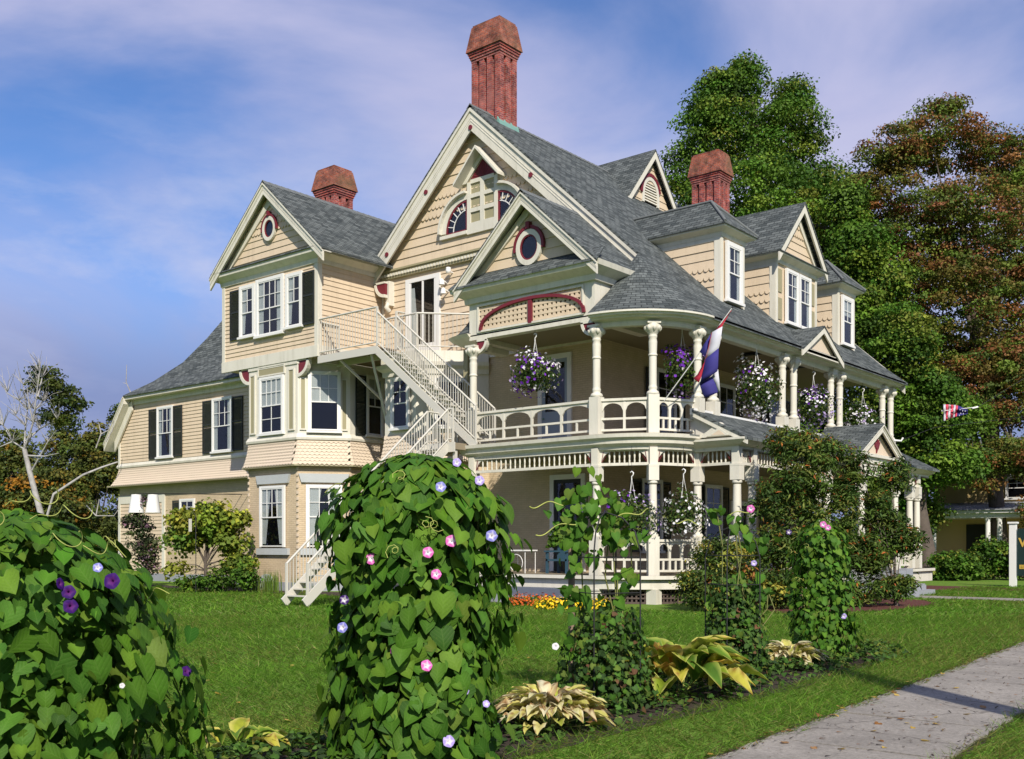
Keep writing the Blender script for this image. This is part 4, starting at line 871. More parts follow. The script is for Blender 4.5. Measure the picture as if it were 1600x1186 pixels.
# little eave gable over the porch
ye, hx, ze_ = 33.85, 1.7, 8.12; fe = FY(-14.6); q = MB()
for sg in (-1, 1): roof_face(q, [(-14.42, ye + sg * hx, ze_), (-14.42, ye, 9.1), (-16.6, ye, 9.1), (-16.6, ye + sg * hx, ze_)], .06)
eg = part(q, 'eave_gable_roof', m_roof); q = MB(); fe.poly(q, [(ye - 1.5, ze_ - .05), (ye + 1.5, ze_ - .05), (ye, 9.0)], -.3, 0); q.build('gable_wall', m_scal, eg)
for sg in (-1, 1): rake(eg, FY(-14.47), (ye, 9.04), (ye + sg * hx, ze_ - .06), .2, -.02, .03, bands=False)
q = MB(); fe.box(q, ye - 1.6, ye + 1.6, ze_ - .1, ze_ + .06, 0, .1); q.build('sill', m_trim, eg)
# --- rear verge
for sg, e in ((1, -14.6), (-1, -30)): rake(H, Fr((0, 42.1), (-1, 42.1)), (-XC, zt), (-e, zr(XE - e) - .1 if sg > 0 else zt - 5.9 * .92), .4, -.02, .04, bands=False)
# ---------------------------------------------------------------- the porch
m_capgreen = m_trim
CX, CY, CR = -17.1, 26.38, 2.1
arc = lambda R, n=12: [(CX + R * math.sin(math.pi / 2 * i / n), CY - R * math.cos(math.pi / 2 * i / n)) for i in range(n + 1)]
def plate(name, pts, z0, z1, mat, parent=None): return part(MB().prism([(x, y, z0) for x, y in pts], [(x, y, z1) for x, y in pts]), name, mat, parent)
PX0 = -21.95
outline = [(PX0, 27.1), (PX0, 24.28)] + arc(2.1) + [(-15.0, 41.8), (XR, 41.8), (XR, 27.1)]
big = [(PX0 - .1, 27.1), (PX0 - .1, 24.05)] + arc(2.32) + [(-14.78, 41.9), (XR, 41.9), (XR, 27.1)]
plate('porch_floor', big[::-1][::-1], .68, .80, m_floorp)
plate('porch_deck', big, 4.62, 4.78, m_floorp)
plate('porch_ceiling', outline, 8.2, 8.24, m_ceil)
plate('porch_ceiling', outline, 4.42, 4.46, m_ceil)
low = [(-15.0, 26.2), (-13.6, 26.2), (-13.6, 41.8), (-15.0, 41.8)]
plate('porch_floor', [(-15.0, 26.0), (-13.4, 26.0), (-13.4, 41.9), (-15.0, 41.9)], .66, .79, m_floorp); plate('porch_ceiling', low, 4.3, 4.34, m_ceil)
edge = [(PX0, 27.0), (PX0, 24.28)] + arc(2.1, 24) + [(-15.0, 41.8)]
mb = MB(); sweep(mb, arc(2.1, 26) + [(-15.0, 41.9)], [(-.22, 7.80), (.02, 7.80), (.05, 7.86), (.05, 7.95), (.12, 7.97), (.30, 7.99), (.32, 8.04), (.42, 8.05), (.44, 8.10), (.5, 8.11), (.5, 8.16), (-.22, 8.22)]); part(mb, 'cornice', m_trim)
mb = MB(); sweep(mb, edge, [(-.2, 4.34), (.04, 4.34), (.06, 4.42), (.2, 4.5), (.22, 4.6), (.32, 4.66), (.34, 4.76), (-.2, 4.79)]); part(mb, 'cornice', m_trim)
mb = MB(); sweep(mb, edge, [(-.1, .42), (.12, .42), (.12, .68), (.26, .70), (.26, .80), (-.1, .80)]); part(mb, 'porch_skirt', m_trim)
mb = MB(); sweep(mb, [(-15.0, 26.1), (-13.5, 26.1), (-13.5, 41.85)], [(-.1, .3), (.05, .3), (.05, .66), (.16, .69), (.16, .79), (-.1, .79)]); part(mb, 'porch_skirt', m_trim)
# brown lattice under the floor
def lattice(p, q, z0, z1):
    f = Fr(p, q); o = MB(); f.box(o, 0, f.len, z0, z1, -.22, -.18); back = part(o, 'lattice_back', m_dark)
    o = MB(); f.box(o, 0, f.len, z0, z0 + .06, -.02, .02); f.box(o, 0, f.len, z1 - .06, z1, -.02, .02); s = .02
    while s < f.len: f.box(o, s, s + .05, z0, z1, -.015, .012); s += .125
    for z in (z0 + .14, z0 + .25): f.box(o, 0, f.len, z, z + .045, .012, .03)
    part(o, 'lattice', m_lattice)
for p, q in ((( -17.0, 24.3), (-15.65, 24.88)), ((-15.58, 24.95), (-15.02, 26.3)), ((-15, 26.2), (-13.6, 26.2)), ((-13.6, 26.2), (-13.6, 33.4))): lattice(p, q, .0, .42)
for x, y in ((-17.1, 24.22), (-15.6, 24.88), (-15.0, 26.25), (-21.8, 24.22)): mb = MB().box(x - .16, x + .16, y - .1, y + .2, 0, .42); part(mb, 'pier', m_trim)
# turned columns: one mesh for the upper floor, one for the lower
def col_mesh(z0, zb, z1, lowcap):
    c = MB(); w = .155
    c.box(-w, w, -w, w, z0, zb)
    h = z1 - zb
    if not lowcap:
        pr = [(.13, 0), (.15, .03), (.13, .09), (.085, .13), (.10, .17), (.10, .22), (.088, .26), (.088, h * .53), (.105, h * .535), (.105, h * .55), (.09, h * .56), (.10, h - .56), (.085, h - .46), (.10, h - .43), (.10, h - .39), (.09, h - .37), (.11, h - .33), (.17, h - .22), (.19, h - .14), (.16, h - .07), (.16, h - .05)]
        c.lathe([(r * 1.25, z + zb) for r, z in pr], 14); c.box(-.19, .19, -.19, .19, z1 - .06, z1)
        for k in range(8):
            a = math.pi * 2 * k / 8; c.lathe([(.02, -.09), (.065, -.04), (.07, .03), (.02, .07)], 6, (.195 * math.cos(a), .195 * math.sin(a), z1 - .17))
    else:
        pr = [(.12, 0), (.135, .04), (.10, .09), (.085, .13), (.105, .17), (.095, .22), (.10, h * .3), (.088, h * .62), (.105, h * .63), (.105, h * .66), (.088, h * .67), (.09, h - 1.05), (.115, h - 1.0), (.115, h - .95), (.09, h - .92)]
        c.lathe([(r * 1.22, z + zb) for r, z in pr], 14); c.box(-.145, .145, -.145, .145, z1 - .93, z1 - .52); c.box(-.15, .15, -.15, .15, z1 - .54, z1 - .48); c.box(-.11, .11, -.11, .11, z1 - .48, z1)
    return c.mesh('column')
cu, cl = col_mesh(4.78, 5.86, 7.90, False), col_mesh(.8, 1.9, 4.4, True)
cu.materials.append(m_trim); cl.materials.append(m_trim)
UP = [(-21.8, 24.28), (-17.1, 24.28), (CX + CR * .7071, CY - CR * .7071), (-15, 26.3), (-15, 27.2), (-15, 31.8), (-15, 32.65), (-15, 35.7), (-15, 36.5), (-15, 40.7), (-15, 41.6)]
LO = [(-21.8, 24.28), (-17.1, 24.28), (CX + CR * .7071, CY - CR * .7071), (-15, 26.3), (-13.7, 26.2), (-13.7, 27.1), (-13.7, 31.6), (-13.7, 32.3), (-13.15, 33.8), (-13.15, 36.9), (-13.7, 40.0), (-13.7, 40.8)]
for P_, me in ((UP, cu), (LO, cl)):
    for i, (x, y) in enumerate(P_): o = link('column', me, None, H, loc=(x, y, 0)); o.rotation_euler.z = math.radians(45 if i == 2 else 0)
mb = MB().box(-22.84, -22.66, 24.95, 25.13, 4.8, 8.0); part(mb, 'post', m_olive)
for s_, dn in ((-21.66, 1), (-17.24, -1)): quarter_bracket(FX(24.3), s_, 8.05, .42, dn, -.1, .0)
# balustrades with arched headers
def balustrade(p, q, z0, n, picks=1, o=0):
    f = Fr(p, q); L_ = f.len; a, b = .14, L_ - .14; t = MB()
    f.box(t, a, b, z0 + .93, z0 + 1.0, -.07, .07); f.box(t, a, b, z0 + .08, z0 + .14, -.04, .04); r = part(t, 'balustrade', m_trim)
    f.box
    w = (b - a) / n
    for i in range(n):
        s0 = a + i * w; s1 = s0 + w; m = 10; rise = .30; zt_ = z0 + .93
        arc_ = [(s0 + .03 + (w - .06) * j / m, zt_ - rise + (rise - .06) * math.sqrt(max(0, 1 - (2 * j / m - 1) ** 2))) for j in range(m + 1)]
        h = MB()
        for j in range(m): f.poly(h, [arc_[j], arc_[j + 1], (arc_[j + 1][0], zt_), (arc_[j][0], zt_)], -.025, .025)
        h.build('arched_header', m_trim, r)
        if i: k = MB(); f.box(k, s0 - .035, s0 + .035, z0 + .14, zt_, -.032, .032); k.build('baluster', m_trim, r)
        for j in range(1, picks + 1): x = s0 + w * j / (picks + 1); k = MB(); f.box(k, x - .03, x + .03, z0 + .14, z0 + .40, -.02, .02); k.build('picket', m_trim, r)
    k = MB(); f.box(k, a, b, z0 + .40, z0 + .46, -.03, .03); k.build('mid_rail', m_trim, r)
balustrade(UP[0], UP[1], 4.8, 4, 1); balustrade(UP[1], UP[2], 4.8, 2, 0); balustrade(UP[2], UP[3], 4.8, 3, 1)
balustrade(LO[1], LO[2], .82, 2, 1); balustrade(LO[2], LO[3], .82, 3, 1); balustrade(LO[3], (-13.75, 26.2), .82, 2, 1); balustrade(LO[5], LO[6], .82, 6, 1); balustrade(LO[7], (-13.7, 33.8), .82, 2, 1); balustrade((-13.7, 37.0), LO[10], .82, 4, 1)
# spindle friezes with fan brackets
def frieze(p, q, z0=3.90, z1=4.36, n=None, fan=True):
    f = Fr(p, q); L_ = f.len; a, b = .1, L_ - .1; t = MB(); f.box(t, a, b, z0, z0 + .08, -.05, .05); f.box(t, a, b, z1 - .05, z1, -.06, .06); r = part(t, 'spindle_frieze', m_trim)
    n = n or max(3, int((b - a) / .2)); 
    k = MB(); k.lathe([(.022, 0), (.03, .05), (.02, .1), (.03, .2), (.02, .28), (.022, z1 - z0 - .12)], 6); me = k.mesh('spindle'); me.materials.append(m_trim)
    for i in range(n):
        s = a + .2 + (b - a - .4) * (i + .5) / n; P_ = f.P(s, z0 + .08); link('spindle', me, None, r, loc=P_)
    if fan:
        for e, sg in ((a, 1), (b, -1)):
            m = 6; A = [(e, z1 - .02), (e, z0 - .0)] + [(e + sg * (.05 + .36 * (1 - math.cos(math.pi / 2 * j / m))), z0 + .04 + (z1 - z0 - .08) * math.sin(math.pi / 2 * j / m)) for j in range(m + 1)]
            k = MB(); f.poly(k, A, -.03, .03); fb = k.build('fan_bracket', m_trim, r)
            k = MB()
            for t_, ln in ((.18, .30), (.62, .22)): k.bar(f.P(e + sg * .05 + sg * .03 * math.sin(t_), z0 + .1, .034), f.P(e + sg * (.05 + (ln) * math.sin(t_)), z0 + .1 + ln * math.cos(t_), .034), .035, .01)
            k.build('fan_slit', m_maroon, fb)
for p, q in zip(LO[:3], LO[1:4]): frieze(p, q)
frieze(LO[3], (-13.7, 26.2), n=5); frieze(LO[4], LO[5], n=3); frieze(LO[5], LO[6]); frieze(LO[6], LO[7], n=3); frieze(LO[8], LO[9], z0=4.0); frieze(LO[10], LO[11], n=3); frieze((-13.7, 37.0), LO[10])
# lower roof along the street side, its end and the entrance gable
q = MB(); ex, ez, tx, tz = -13.25, 4.62, -14.95, 5.5
roof_face(q, [(ex, 25.9, ez), (ex, 42.1, ez), (tx, 42.1, tz), (tx, 25.9, tz)], .08); lr = part(q, 'porch_roof', m_roof)
q = MB(); q.box(tx - .1, tx + .04, 25.95, 42.0, 5.36, 5.54); q.build('flashing', m_white, lr)
mb = MB(); sweep(mb, [(-15.0, 26.15), (-13.65, 26.15), (-13.65, 41.9)], [(-.1, 4.3), (.03, 4.3), (.05, 4.4), (.2, 4.46), (.34, 4.56), (.34, 4.62), (-.1, 4.66)]); part(mb, 'cornice', m_trim)
fe_ = FX(26.1); q = MB(); fe_.poly(q, [(-14.95, 4.6), (-13.5, 4.6), (-14.95, 5.42)], -.1, 0); pe = q.build('end_panel', m_trim, lr)
rake(pe, FX(25.95), (-14.95, 5.44), (-13.25, 4.56), .14, -.02, .04, bands=False)
q = MB(); fe_.poly(q, [(-14.78, 4.68), (-14.1, 5.08), (-13.6, 4.68)], 0, .16); fe_.poly(q, [(-14.5, 4.7), (-14.1, 4.93), (-13.8, 4.7)], .16, .2); q.build('small_pediment', m_trim, pe)
q = MB(); fe_.poly(q, [(-14.35, 4.72), (-14.1, 4.86), (-13.92, 4.72)], .2, .205); q.build('pediment_panel', m_scal, pe)
q = MB(); ye2, xe2 = 35.3, -12.95
for sg in (-1, 1): roof_face(q, [(xe2, ye2 + sg * 1.95, 4.78), (xe2, ye2, 5.82), (-15.0, ye2, 5.82), (-15.0, ye2 + sg * 1.95, 4.78)], .07)
er = part(q, 'entrance_roof', m_roof); fx = FY(-13.2)
q = MB(); fx.poly(q, [(ye2 - 1.7, 4.7), (ye2 + 1.7, 4.7), (ye2, 5.62)], -.3, 0); eg2 = q.build('gable_wall', m_scal, er)
for sg in (-1, 1): rake(er, FY(-13.02), (ye2, 5.76), (ye2 + sg * 1.95, 4.72), .24, -.02, .04)
q = MB(); fx.box(q, ye2 - 1.9, ye2 + 1.9, 4.42, 4.72, -.4, .12); fx.box(q, ye2 - 1.95, ye2 + 1.95, 4.62, 4.72, .12, .22); q.build('sill', m_trim, er)
q = MB(); bird = [(-.05, 0), (.12, .12), (.33, .42), (.22, .40), (.18, .52), (.06, .34), (.02, .55), (-.06, .60), (-.10, .52), (-.06, .42), (-.10, .28), (-.34, .40), (-.30, .2), (-.12, .1), (-.1, -.1)]
fx.poly(q, [(ye2 + s * .7, 4.88 + z * .75) for s, z in bird], .0, .05); q.build('carved_bird', m_maroon, er)
# steps
for z, x0 in ((.62, -12.9), (.46, -12.6), (.31, -12.3), (.155, -12.0)): q = MB(); q.box(-13.3, x0 + .3, 33.95, 36.7, z - .155 if z > .2 else 0, z); part(q, 'step', m_granite)
for y0 in (33.15, 36.75):
    q = MB(); xe_ = -11.3 if y0 < 34 else -12.3; q.box(-13.4, xe_, y0, y0 + .75, 0, .32); q.box(-13.4, xe_ - .4, y0 + .06, y0 + .69, .32, .85); part(q, 'step_wall', m_granite)
for x0, y0, y1, z0, z1, m in ((-17.75, 23.45, 24.2, 0, .42, m_bluestone), (-18.1, 22.95, 23.45, 0, .2, m_granite)): q = MB(); q.box(-21.6, x0, y0, y1, z0, z1); part(q, 'step', m)
# doors and windows under the porch
def porch_door(f, s0, s1, z0, z1, mat=m_bluegrey, glass0=.42):
    q = MB(); f.box(q, s0 - .16, s0, z0, z1 + .16, 0, .08); f.box(q, s1, s1 + .16, z0, z1 + .16, 0, .08); f.box(q, s0, s1, z1, z1 + .16, 0, .08); d = part(q, 'door_case', m_white)
    zg = z0 + (z1 - z0) * glass0; q = MB(); f.box(q, s0, s1, z0, zg, 0, .045); f.box(q, s0, s0 + .12, zg, z1, 0, .045); f.box(q, s1 - .12, s1, zg, z1, 0, .045); f.box(q, s0 + .12, s1 - .12, z1 - .12, z1, 0, .045); f.box(q, s0 + .16, s1 - .16, z0 + .16, zg - .12, .045, .06); q.build('door_leaf', mat, d)
    q = MB(); f.box(q, s0 + .12, s1 - .12, zg, z1 - .12, .001, .012); q.build('room_shade_panel', m_dark, d); q = MB(); f.box(q, s0 + .12, s1 - .12, zg, z1 - .12, .02, .026); q.build('pane', m_glass, d)
    q = MB(); q.lathe([(.01, 0), (.03, .01), (.03, .04), (.01, .05)], 8, f.P(s0 + .07, z0 + 1.0, .07)); q.build('handle', m_copper, d)
porch_door(FM, -21.25, -20.2, 4.8, 7.75); porch_door(FM, -20.75, -19.65, .82, 3.8, m_shut, .3)
FRW = FY(XR)
for y in (30.3, 34.6, 38.8): window(FRW, y, y + 1.1, 5.3, 7.6, (2, 2), (1, 1), .5, shutters='lr', shw=.62)
for y in (29.4, 33.6, 38.6): window(FRW, y, y + 1.1, 1.5, 3.8, (2, 2), (1, 1), .5, shutters='lr', shw=.55)
porch_door(FRW, 35.7, 36.8, .82, 3.2, m_shut, .4)
q = MB(); q.lathe([(.12, 0), (.2, -.05), (.17, -.1), (.05, -.12)], 14, (-16.6, 26.4, 8.2)); part(q, 'ceiling_lamp', m_white)
# ---------------------------------------------------------------- fire stair of white steel
FS = thing('fire_stair', 'white steel fire stair zigzagging from the lawn up to the third floor door', 'fire stair', (-23, 20, 0))
def fpart(mb, nm, m=m_metal, parent=None): return mb.build(nm, m, parent or FS)
def railing(p, q, h=1.05, bal=.135, posts=(1, 1), foot=0.0):
    p, q = Vector(p), Vector(q); up = Vector((0, 0, 1)); r = fpart(MB().tube([p + up * h, q + up * h], .033, 6), 'handrail'); MB().tube([p + up * .12, q + up * .12], .024, 5).build('bottom_rail', m_metal, r)
    n = max(2, round((q - p).length / bal))
    for i in range(1, n):
        a = p + (q - p) * i / n; MB().tube([a + up * .12, a + up * h], .0135, 4, False).build('baluster', m_metal, r)
    for f, a in zip(posts, (p, q)):
        e = .026 + random.uniform(0, .006)
        if f: MB().box(a.x - e, a.x + e, a.y - e, a.y + e, a.z - foot, a.z + h + random.uniform(0, .02)).build('post', m_metal, r)
    return r
Z1, Z2 = 8.38, 4.82; X1 = -25.9; y0, y1 = 24.0, 24.9; X2 = X1 + (Z1 - Z2) / .80
q = MB(); q.box(-28.9, X1, y0, y1, Z1 - .06, Z1 - .01); q.box(-28.9, -26.95, y1, 27.05, Z1 - .06, Z1 - .01); fpart(q, 'landing_deck', m_wood)
q = MB(); q.box(-28.95, X1 + .02, y0 - .03, y0 + .03, Z1 - .26, Z1); q.box(-28.95, X1, y1 - .03, y1 + .03, Z1 - .26, Z1 - .06); q.box(-28.93, -28.86, y0, y1, Z1 - .2, Z1 - .06); fpart(q, 'landing_frame')
railing((-28.9, y0, Z1), (X1, y0, Z1), 1.3); railing((X1, y1, Z1), (X1 + .05, 25.25, Z1), 1.3, posts=(1, 0)); railing((-28.88, y0 + .1, Z1), (-28.88, y0 + .9, Z1), 1.2, posts=(0, 1))
railing((-26.85, 25.34, Z1), (-25.36, 25.34, Z1), 1.25); railing((-25.36, 25.34, Z1), (-23.9, 26.8, Z1), 1.25, posts=(0, 1))
for yy in (y0, y1):
    q = MB(); q.bar((X1 - .05, yy, Z1 - .13), (X2, yy, Z2 - .1), .05, .24); fpart(q, 'stringer'); railing((X1, yy, Z1), (X2, yy, Z2), 1.15, posts=(1, 1))
n = 18
for i in range(1, n): q = MB(); x = X1 + (X2 - X1) * i / n; z = Z1 + (Z2 - Z1) * i / n; q.box(x - .14, x + .14, y0 + .03, y1 - .03, z - .03, z); fpart(q, 'tread', m_metal)
q = MB(); q.bar((-28.6, 25.2, 8.1), (-28.8, 25.6, 8.1), .06); q.bar((-27.9, 24.1, 8.15), (-27.2, 27.0, 5.9), .07); q.bar((-26.3, 24.1, 8.15), (-26.95, 25.4, 6.1), .07); fpart(q, 'brace')
lx0, lx1, ly0, ly1 = -23.05, -22.16, 23.5, 17.9
q = MB(); q.box(lx0, PX0 + .1, ly0, 24.95, Z2 - .2, Z2); fpart(q, 'landing_deck', m_floorp)
q = MB(); q.box(lx0 - .02, PX0 + .1, ly0 - .04, ly0, Z2 - .28, Z2 + .02); q.box(lx0 - .05, lx0, ly0, 24.95, Z2 - .28, Z2 + .02); fpart(q, 'landing_frame')
railing((lx1, ly0, Z2), (PX0, ly0, Z2), 1.05); railing((lx0, ly0, Z2), (lx0, 24.9, Z2), 1.05)
railing((lx0, ly0, Z2), (lx1, ly0, Z2), 1.05) if False else None
for xx in (lx0, lx1):
    q = MB(); q.bar((xx, ly0, Z2 - .1), (xx, ly1, .08), .05, .26); fpart(q, 'stringer'); railing((xx, ly0, Z2), (xx, ly1 + .1, .1), 1.05, .15, foot=.1)
n = 26
for i in range(1, n): q = MB(); yy = ly0 + (ly1 - ly0) * i / n; z = Z2 + (.1 - Z2) * i / n; q.box(lx0 + .03, lx1 - .03, yy - .13, yy + .13, z - .03, z); fpart(q, 'tread')
for x, y in ((lx0, 23.6), (PX0, 23.6)): q = MB(); zt_ = Z2 - .2 if y > 23 else Z2 - (23.5 - 20.6) * .84 - .2; q.box(x - .05, x + .05, y - .05, y + .05, 0, zt_); fpart(q, 'leg')
# ---------------------------------------------------------------- plants
m_leaf = leaf_mat('leaf_green', 0.32, 0.58, 0.14, veins=True)
m_hosta = leaf_mat('hosta_leaf', 0.35, 0.5, 0.25, nvar=0.2)
m_tree = leaf_mat('tree_foliage', 0.30, 0.6, 0.2, nvar=0.1)
m_petal = leaf_mat('flower_petal', 0.25, 0.6, 0.2, nvar=0.05)
m_grass = leaf_mat('grass_blade', 0.42, 0.6, 0.15, nvar=0.1)
m_bark = M('grey_brown_bark', (0.10, 0.08, 0.065), 0.95, 0.4, 5, 0.8, 18)
m_birch = M('white_birch_bark', (0.36, 0.345, 0.33), 0.85, 0.25, 4, 0.4, 18, dirt=(0.10, 0.09, 0.08), dirt_amt=0.8, dscale=3)
m_stem = M('vine_stem', (0.16, 0.17, 0.05), 0.8, 0.3, 6)
m_tendril = M('young_tendril', (0.33, 0.36, 0.09), 0.7, 0.2, 6)
m_wire = M('dark_wire', (0.02, 0.02, 0.02), 0.6, 0.2, 5)
GREENS = [(.055, .140, .011), (.075, .165, .013), (.105, .190, .018), (.038, .105, .011), (.062, .150, .016)]
CAMP = Vector((0, 0, 1.6))
def unit(v): return v / np.linalg.norm(v, axis=1, keepdims=True)
LEAFS = []
for k in range(12):
    tv = np.array(HEART_V); tv[:, 0] *= random.uniform(.88, 1.12); tv[:, 2] += random.uniform(-.05, .06) * np.abs(tv[:, 0]) * 2 + random.uniform(-.25, .02) * tv[:, 1] ** 2 * .6; tv[:, 2] += rng.normal(0, .015, len(tv))
    c = palette([GREENS[k % 5] if k < 11 else (.15, .21, .03)], 1, .12)
    LEAFS.append(scatter_mesh('leaf', tv, HEART_F, np.zeros((1, 3)), np.eye(3)[None], c, HEART_MUL)); LEAFS[-1].materials.append(m_leaf)
def mat4(R, s, p):
    m = Matrix.Identity(4)
    for i in range(3):
        for j in range(3): m[i][j] = R[i, j] * s
        m[i][3] = p[i]
    return m
def leaves(parent, pos, nrm, tip, size, nobj, pal=None, name='leaf', tv=HEART_V, tf=HEART_F, mul=HEART_MUL, meshes=None, jit=.16, wts=None, mat=None):
    """the nobj leaves that show largest become parts, the rest one mass"""
    pos = np.asarray(pos); nrm = unit(np.asarray(nrm)); tip = np.asarray(tip); size = np.asarray(size); R = frames(nrm, -tip)
    to = np.array(CAMP)[None] - pos; d = np.linalg.norm(to, axis=1); out = pos - pos.mean(0); out[:, 2] *= .3
    sc = size / d * np.clip(np.abs((nrm * to).sum(1)) / d, .15, 1) * np.where((out * to).sum(1) / (np.linalg.norm(out, axis=1) + 1e-6) / d > .1, 1, .05)
    order = np.argsort(-sc); own, rest = order[:nobj], order[nobj:]
    meshes = meshes or LEAFS; inv = Matrix.Translation(-Vector(parent.location))
    for i in own:
        o = bpy.data.objects.new(name, meshes[rng.integers(len(meshes))]); C.objects.link(o); o.parent = parent; o.matrix_parent_inverse = inv; o.matrix_basis = mat4(R[i], size[i], pos[i])
    if len(rest):
        me = scatter_mesh('foliage', tv, tf, pos[rest], R[rest] * size[rest][:, None, None], palette(pal or GREENS, len(rest), jit, wts), mul)
        link('foliage', me, mat or m_leaf, parent, 'stuff')
def trumpet(parent, p, n, r, col, eye=(.9, .85, .9), name='flower', star=None):
    n = Vector(n).normalized(); q = n.to_track_quat('Z', 'Y'); K = 15; vs = []; cs = []
    rings = [(0.0, -.95, .7), (.10, -.6, .8), (.22, -.15, .9), (.62, .02, 1), (1.0, -.06, 2)]
    for rr, z, _ in rings:
        for k in range(K): a = 2 * math.pi * k / K; e = 1 + (.06 * math.cos(5 * a) if rr > .5 else 0); vs.append(Vector(p) + q @ Vector((rr * r * e * math.cos(a), rr * r * e * math.sin(a), z * r)))
    fs = [(i * K + k, i * K + (k + 1) % K, (i + 1) * K + (k + 1) % K, (i + 1) * K + k) for i in range(len(rings) - 1) for k in range(K)]
    me = bpy.data.meshes.new(name); me.from_pydata([tuple(v) for v in vs], [], fs); me.polygons.foreach_set('use_smooth', [True] * len(fs))
    a = me.color_attributes.new('Col', 'FLOAT_COLOR', 'POINT'); buf = []
    for i, (rr, z, m) in enumerate(rings):
        for k in range(K):
            c = eye if i < 3 else tuple(x * (1.0 if i == 4 else .9) for x in col); st = abs(math.cos(2.5 * 2 * math.pi * k / K))
            if i == 3 and st > .9: c = tuple(.6 * x + .4 * e for x, e in zip(col, eye))
            buf += [*c, 1]
    a.data.foreach_set('color', buf); return link(name, me, m_petal, parent)
def curl(p, d, n, r, turns, ln):
    p = Vector(p); d = Vector(d).normalized(); s = d.orthogonal().normalized(); t = d.cross(s); out = []
    for i in range(n + 1):
        f = i / n; a = turns * 2 * math.pi * f; out.append(p + d * ln * f + (s * math.cos(a) + t * math.sin(a)) * r * f + Vector((0, 0, -.3 * ln * f * f)))
    return out
def vine_mass(name, label, cx, cy, prof, n, smin, smax, nobj, drop=None, tend=6, sd=0, core=True, group='morning glory vines grown into leafy pillars'):
    t = thing(name, label, 'vine', (cx, cy, 0), group); zs = np.array([p[0] for p in prof]); rs = np.array([p[1] for p in prof]); H_ = zs[-1]
    # more leaves where the surface is wider, plus the crown on top
    zz = np.linspace(0, H_, 400); rr = np.interp(zz, zs, rs); w = rr + .0; sl = np.abs(np.gradient(rr, zz)); w = rr * np.sqrt(1 + sl ** 2); w /= w.sum()
    z = rng.choice(zz, n, p=w) + rng.uniform(-.01, .01, n); a = rng.uniform(0, 2 * math.pi, n); lump = 1 + .12 * np.sin(3 * a + 3.3 * z + sd) + .10 * np.sin(7 * a - 6 * z + sd * 2) + .05 * np.sin(13 * a + 11 * z)
    depth = np.where(rng.random(n) < .62, rng.uniform(.94, 1.06, n), rng.uniform(.6, .94, n)); depth = np.where(rng.random(n) < .09, rng.uniform(1.06, 1.2, n), depth); r = np.interp(z, zs, rs) * lump * depth
    s_ = np.interp(z, zz, np.gradient(rr, zz)); up = np.clip(-s_ * .8, 0, 3)
    rad = np.stack([np.cos(a), np.sin(a), np.zeros(n)], 1); pos = np.stack([cx + r * np.cos(a), cy + r * np.sin(a), np.maximum(z, .05)], 1)
    nrm = rad + np.array([0, 0, 1]) * (up + rng.uniform(.15, .75, n))[:, None] + rng.normal(0, .30, (n, 3)); tip = np.array([0, 0, -1.0]) + rad * (.2 + up * .5)[:, None] + rng.normal(0, .38, (n, 3))
    size = (smin + (smax - smin) * rng.beta(1.3, 1.7, n)) * np.where(rng.random(n) < .2, .62, 1)
    leaves(t, pos, nrm, tip, size, nobj)
    q = MB()
    for k in range(9):
        a0 = rng.uniform(0, 6.28); pts = [(cx + np.interp(zc, zs, rs) * .8 * math.cos(a0 + zc * .9 * (1 if k % 2 else -1)), cy + np.interp(zc, zs, rs) * .8 * math.sin(a0 + zc * .9 * (1 if k % 2 else -1)), zc) for zc in np.linspace(0, H_ * .96, 14)]; q.tube(pts, .009, 4)
    link('stem', q.mesh('stem'), m_stem, t)['kind'] = 'stuff'
    for k in range(tend):
        a0 = rng.uniform(0, 6.28); zc = H_ * rng.uniform(.55, 1.0); R_ = float(np.interp(zc, zs, rs)) * .95; p = (cx + R_ * math.cos(a0), cy + R_ * math.sin(a0), zc)
        q = MB(); q.tube(curl(p, (math.cos(a0), math.sin(a0), rng.uniform(.1, .9)), 14, .05, rng.uniform(.8, 2.2), rng.uniform(.12, .32)), .003, 4); q.build('tendril', m_tendril, t)
    return t
PINK, BLUE, PURP, LILAC, MAG = (.72, .13, .48), (.22, .22, .62), (.04, .005, .13), (.42, .32, .72), (.30, .02, .22)
def on_col(u, v, cx, cy, R, up=.15):
    """where the sight line through a picture point meets the leafy cylinder"""
    d = at(u, v, 1.0) - CAMP; o = CAMP; ax, ay = o.x - cx, o.y - cy; A = d.x ** 2 + d.y ** 2; B = ax * d.x + ay * d.y; Cc = ax * ax + ay * ay - R * R; disc = B * B - A * Cc
    t = (-B - math.sqrt(max(disc, 0))) / A; p = o + d * t; n = Vector((p.x - cx, p.y - cy, up * R)).normalized(); return p + n * .03, n
# big pillar in front
V1 = vine_mass('morning_glory_vine', 'tall pillar of heart shaped morning glory leaves with pink and blue flowers', -5.5, 5.5, [(0, .51), (.4, .54), (1.0, .56), (1.6, .58), (1.92, .55), (2.08, .45), (2.22, .28), (2.29, .05)], 3000, .06, .178, 300, tend=12, sd=1)
for u, v, c, r in ((703, 846, PINK, .042), (668, 864, PINK, .038), (583, 874, PINK, .04), (680, 898, PINK, .036), (666, 1040, PINK, .04), (763, 838, BLUE, .042), (687, 762, BLUE, .036), (540, 981, BLUE, .038), (543, 938, PURP, .034), (699, 1158, LILAC, .042), (618, 1017, MAG, .03), (711, 724, LILAC, .03), (745, 752, LILAC, .034), (755, 1100, LILAC, .026), (533, 880, BLUE, .03), (725, 1080, LILAC, .024)):
    p, n = on_col(u, v, -5.5, 5.5, .66); d = (CAMP - p).normalized(); trumpet(V1, p, n * .6 + d * .7 + Vector((rng.normal(0, .25), rng.normal(0, .25), .1)), r, c)
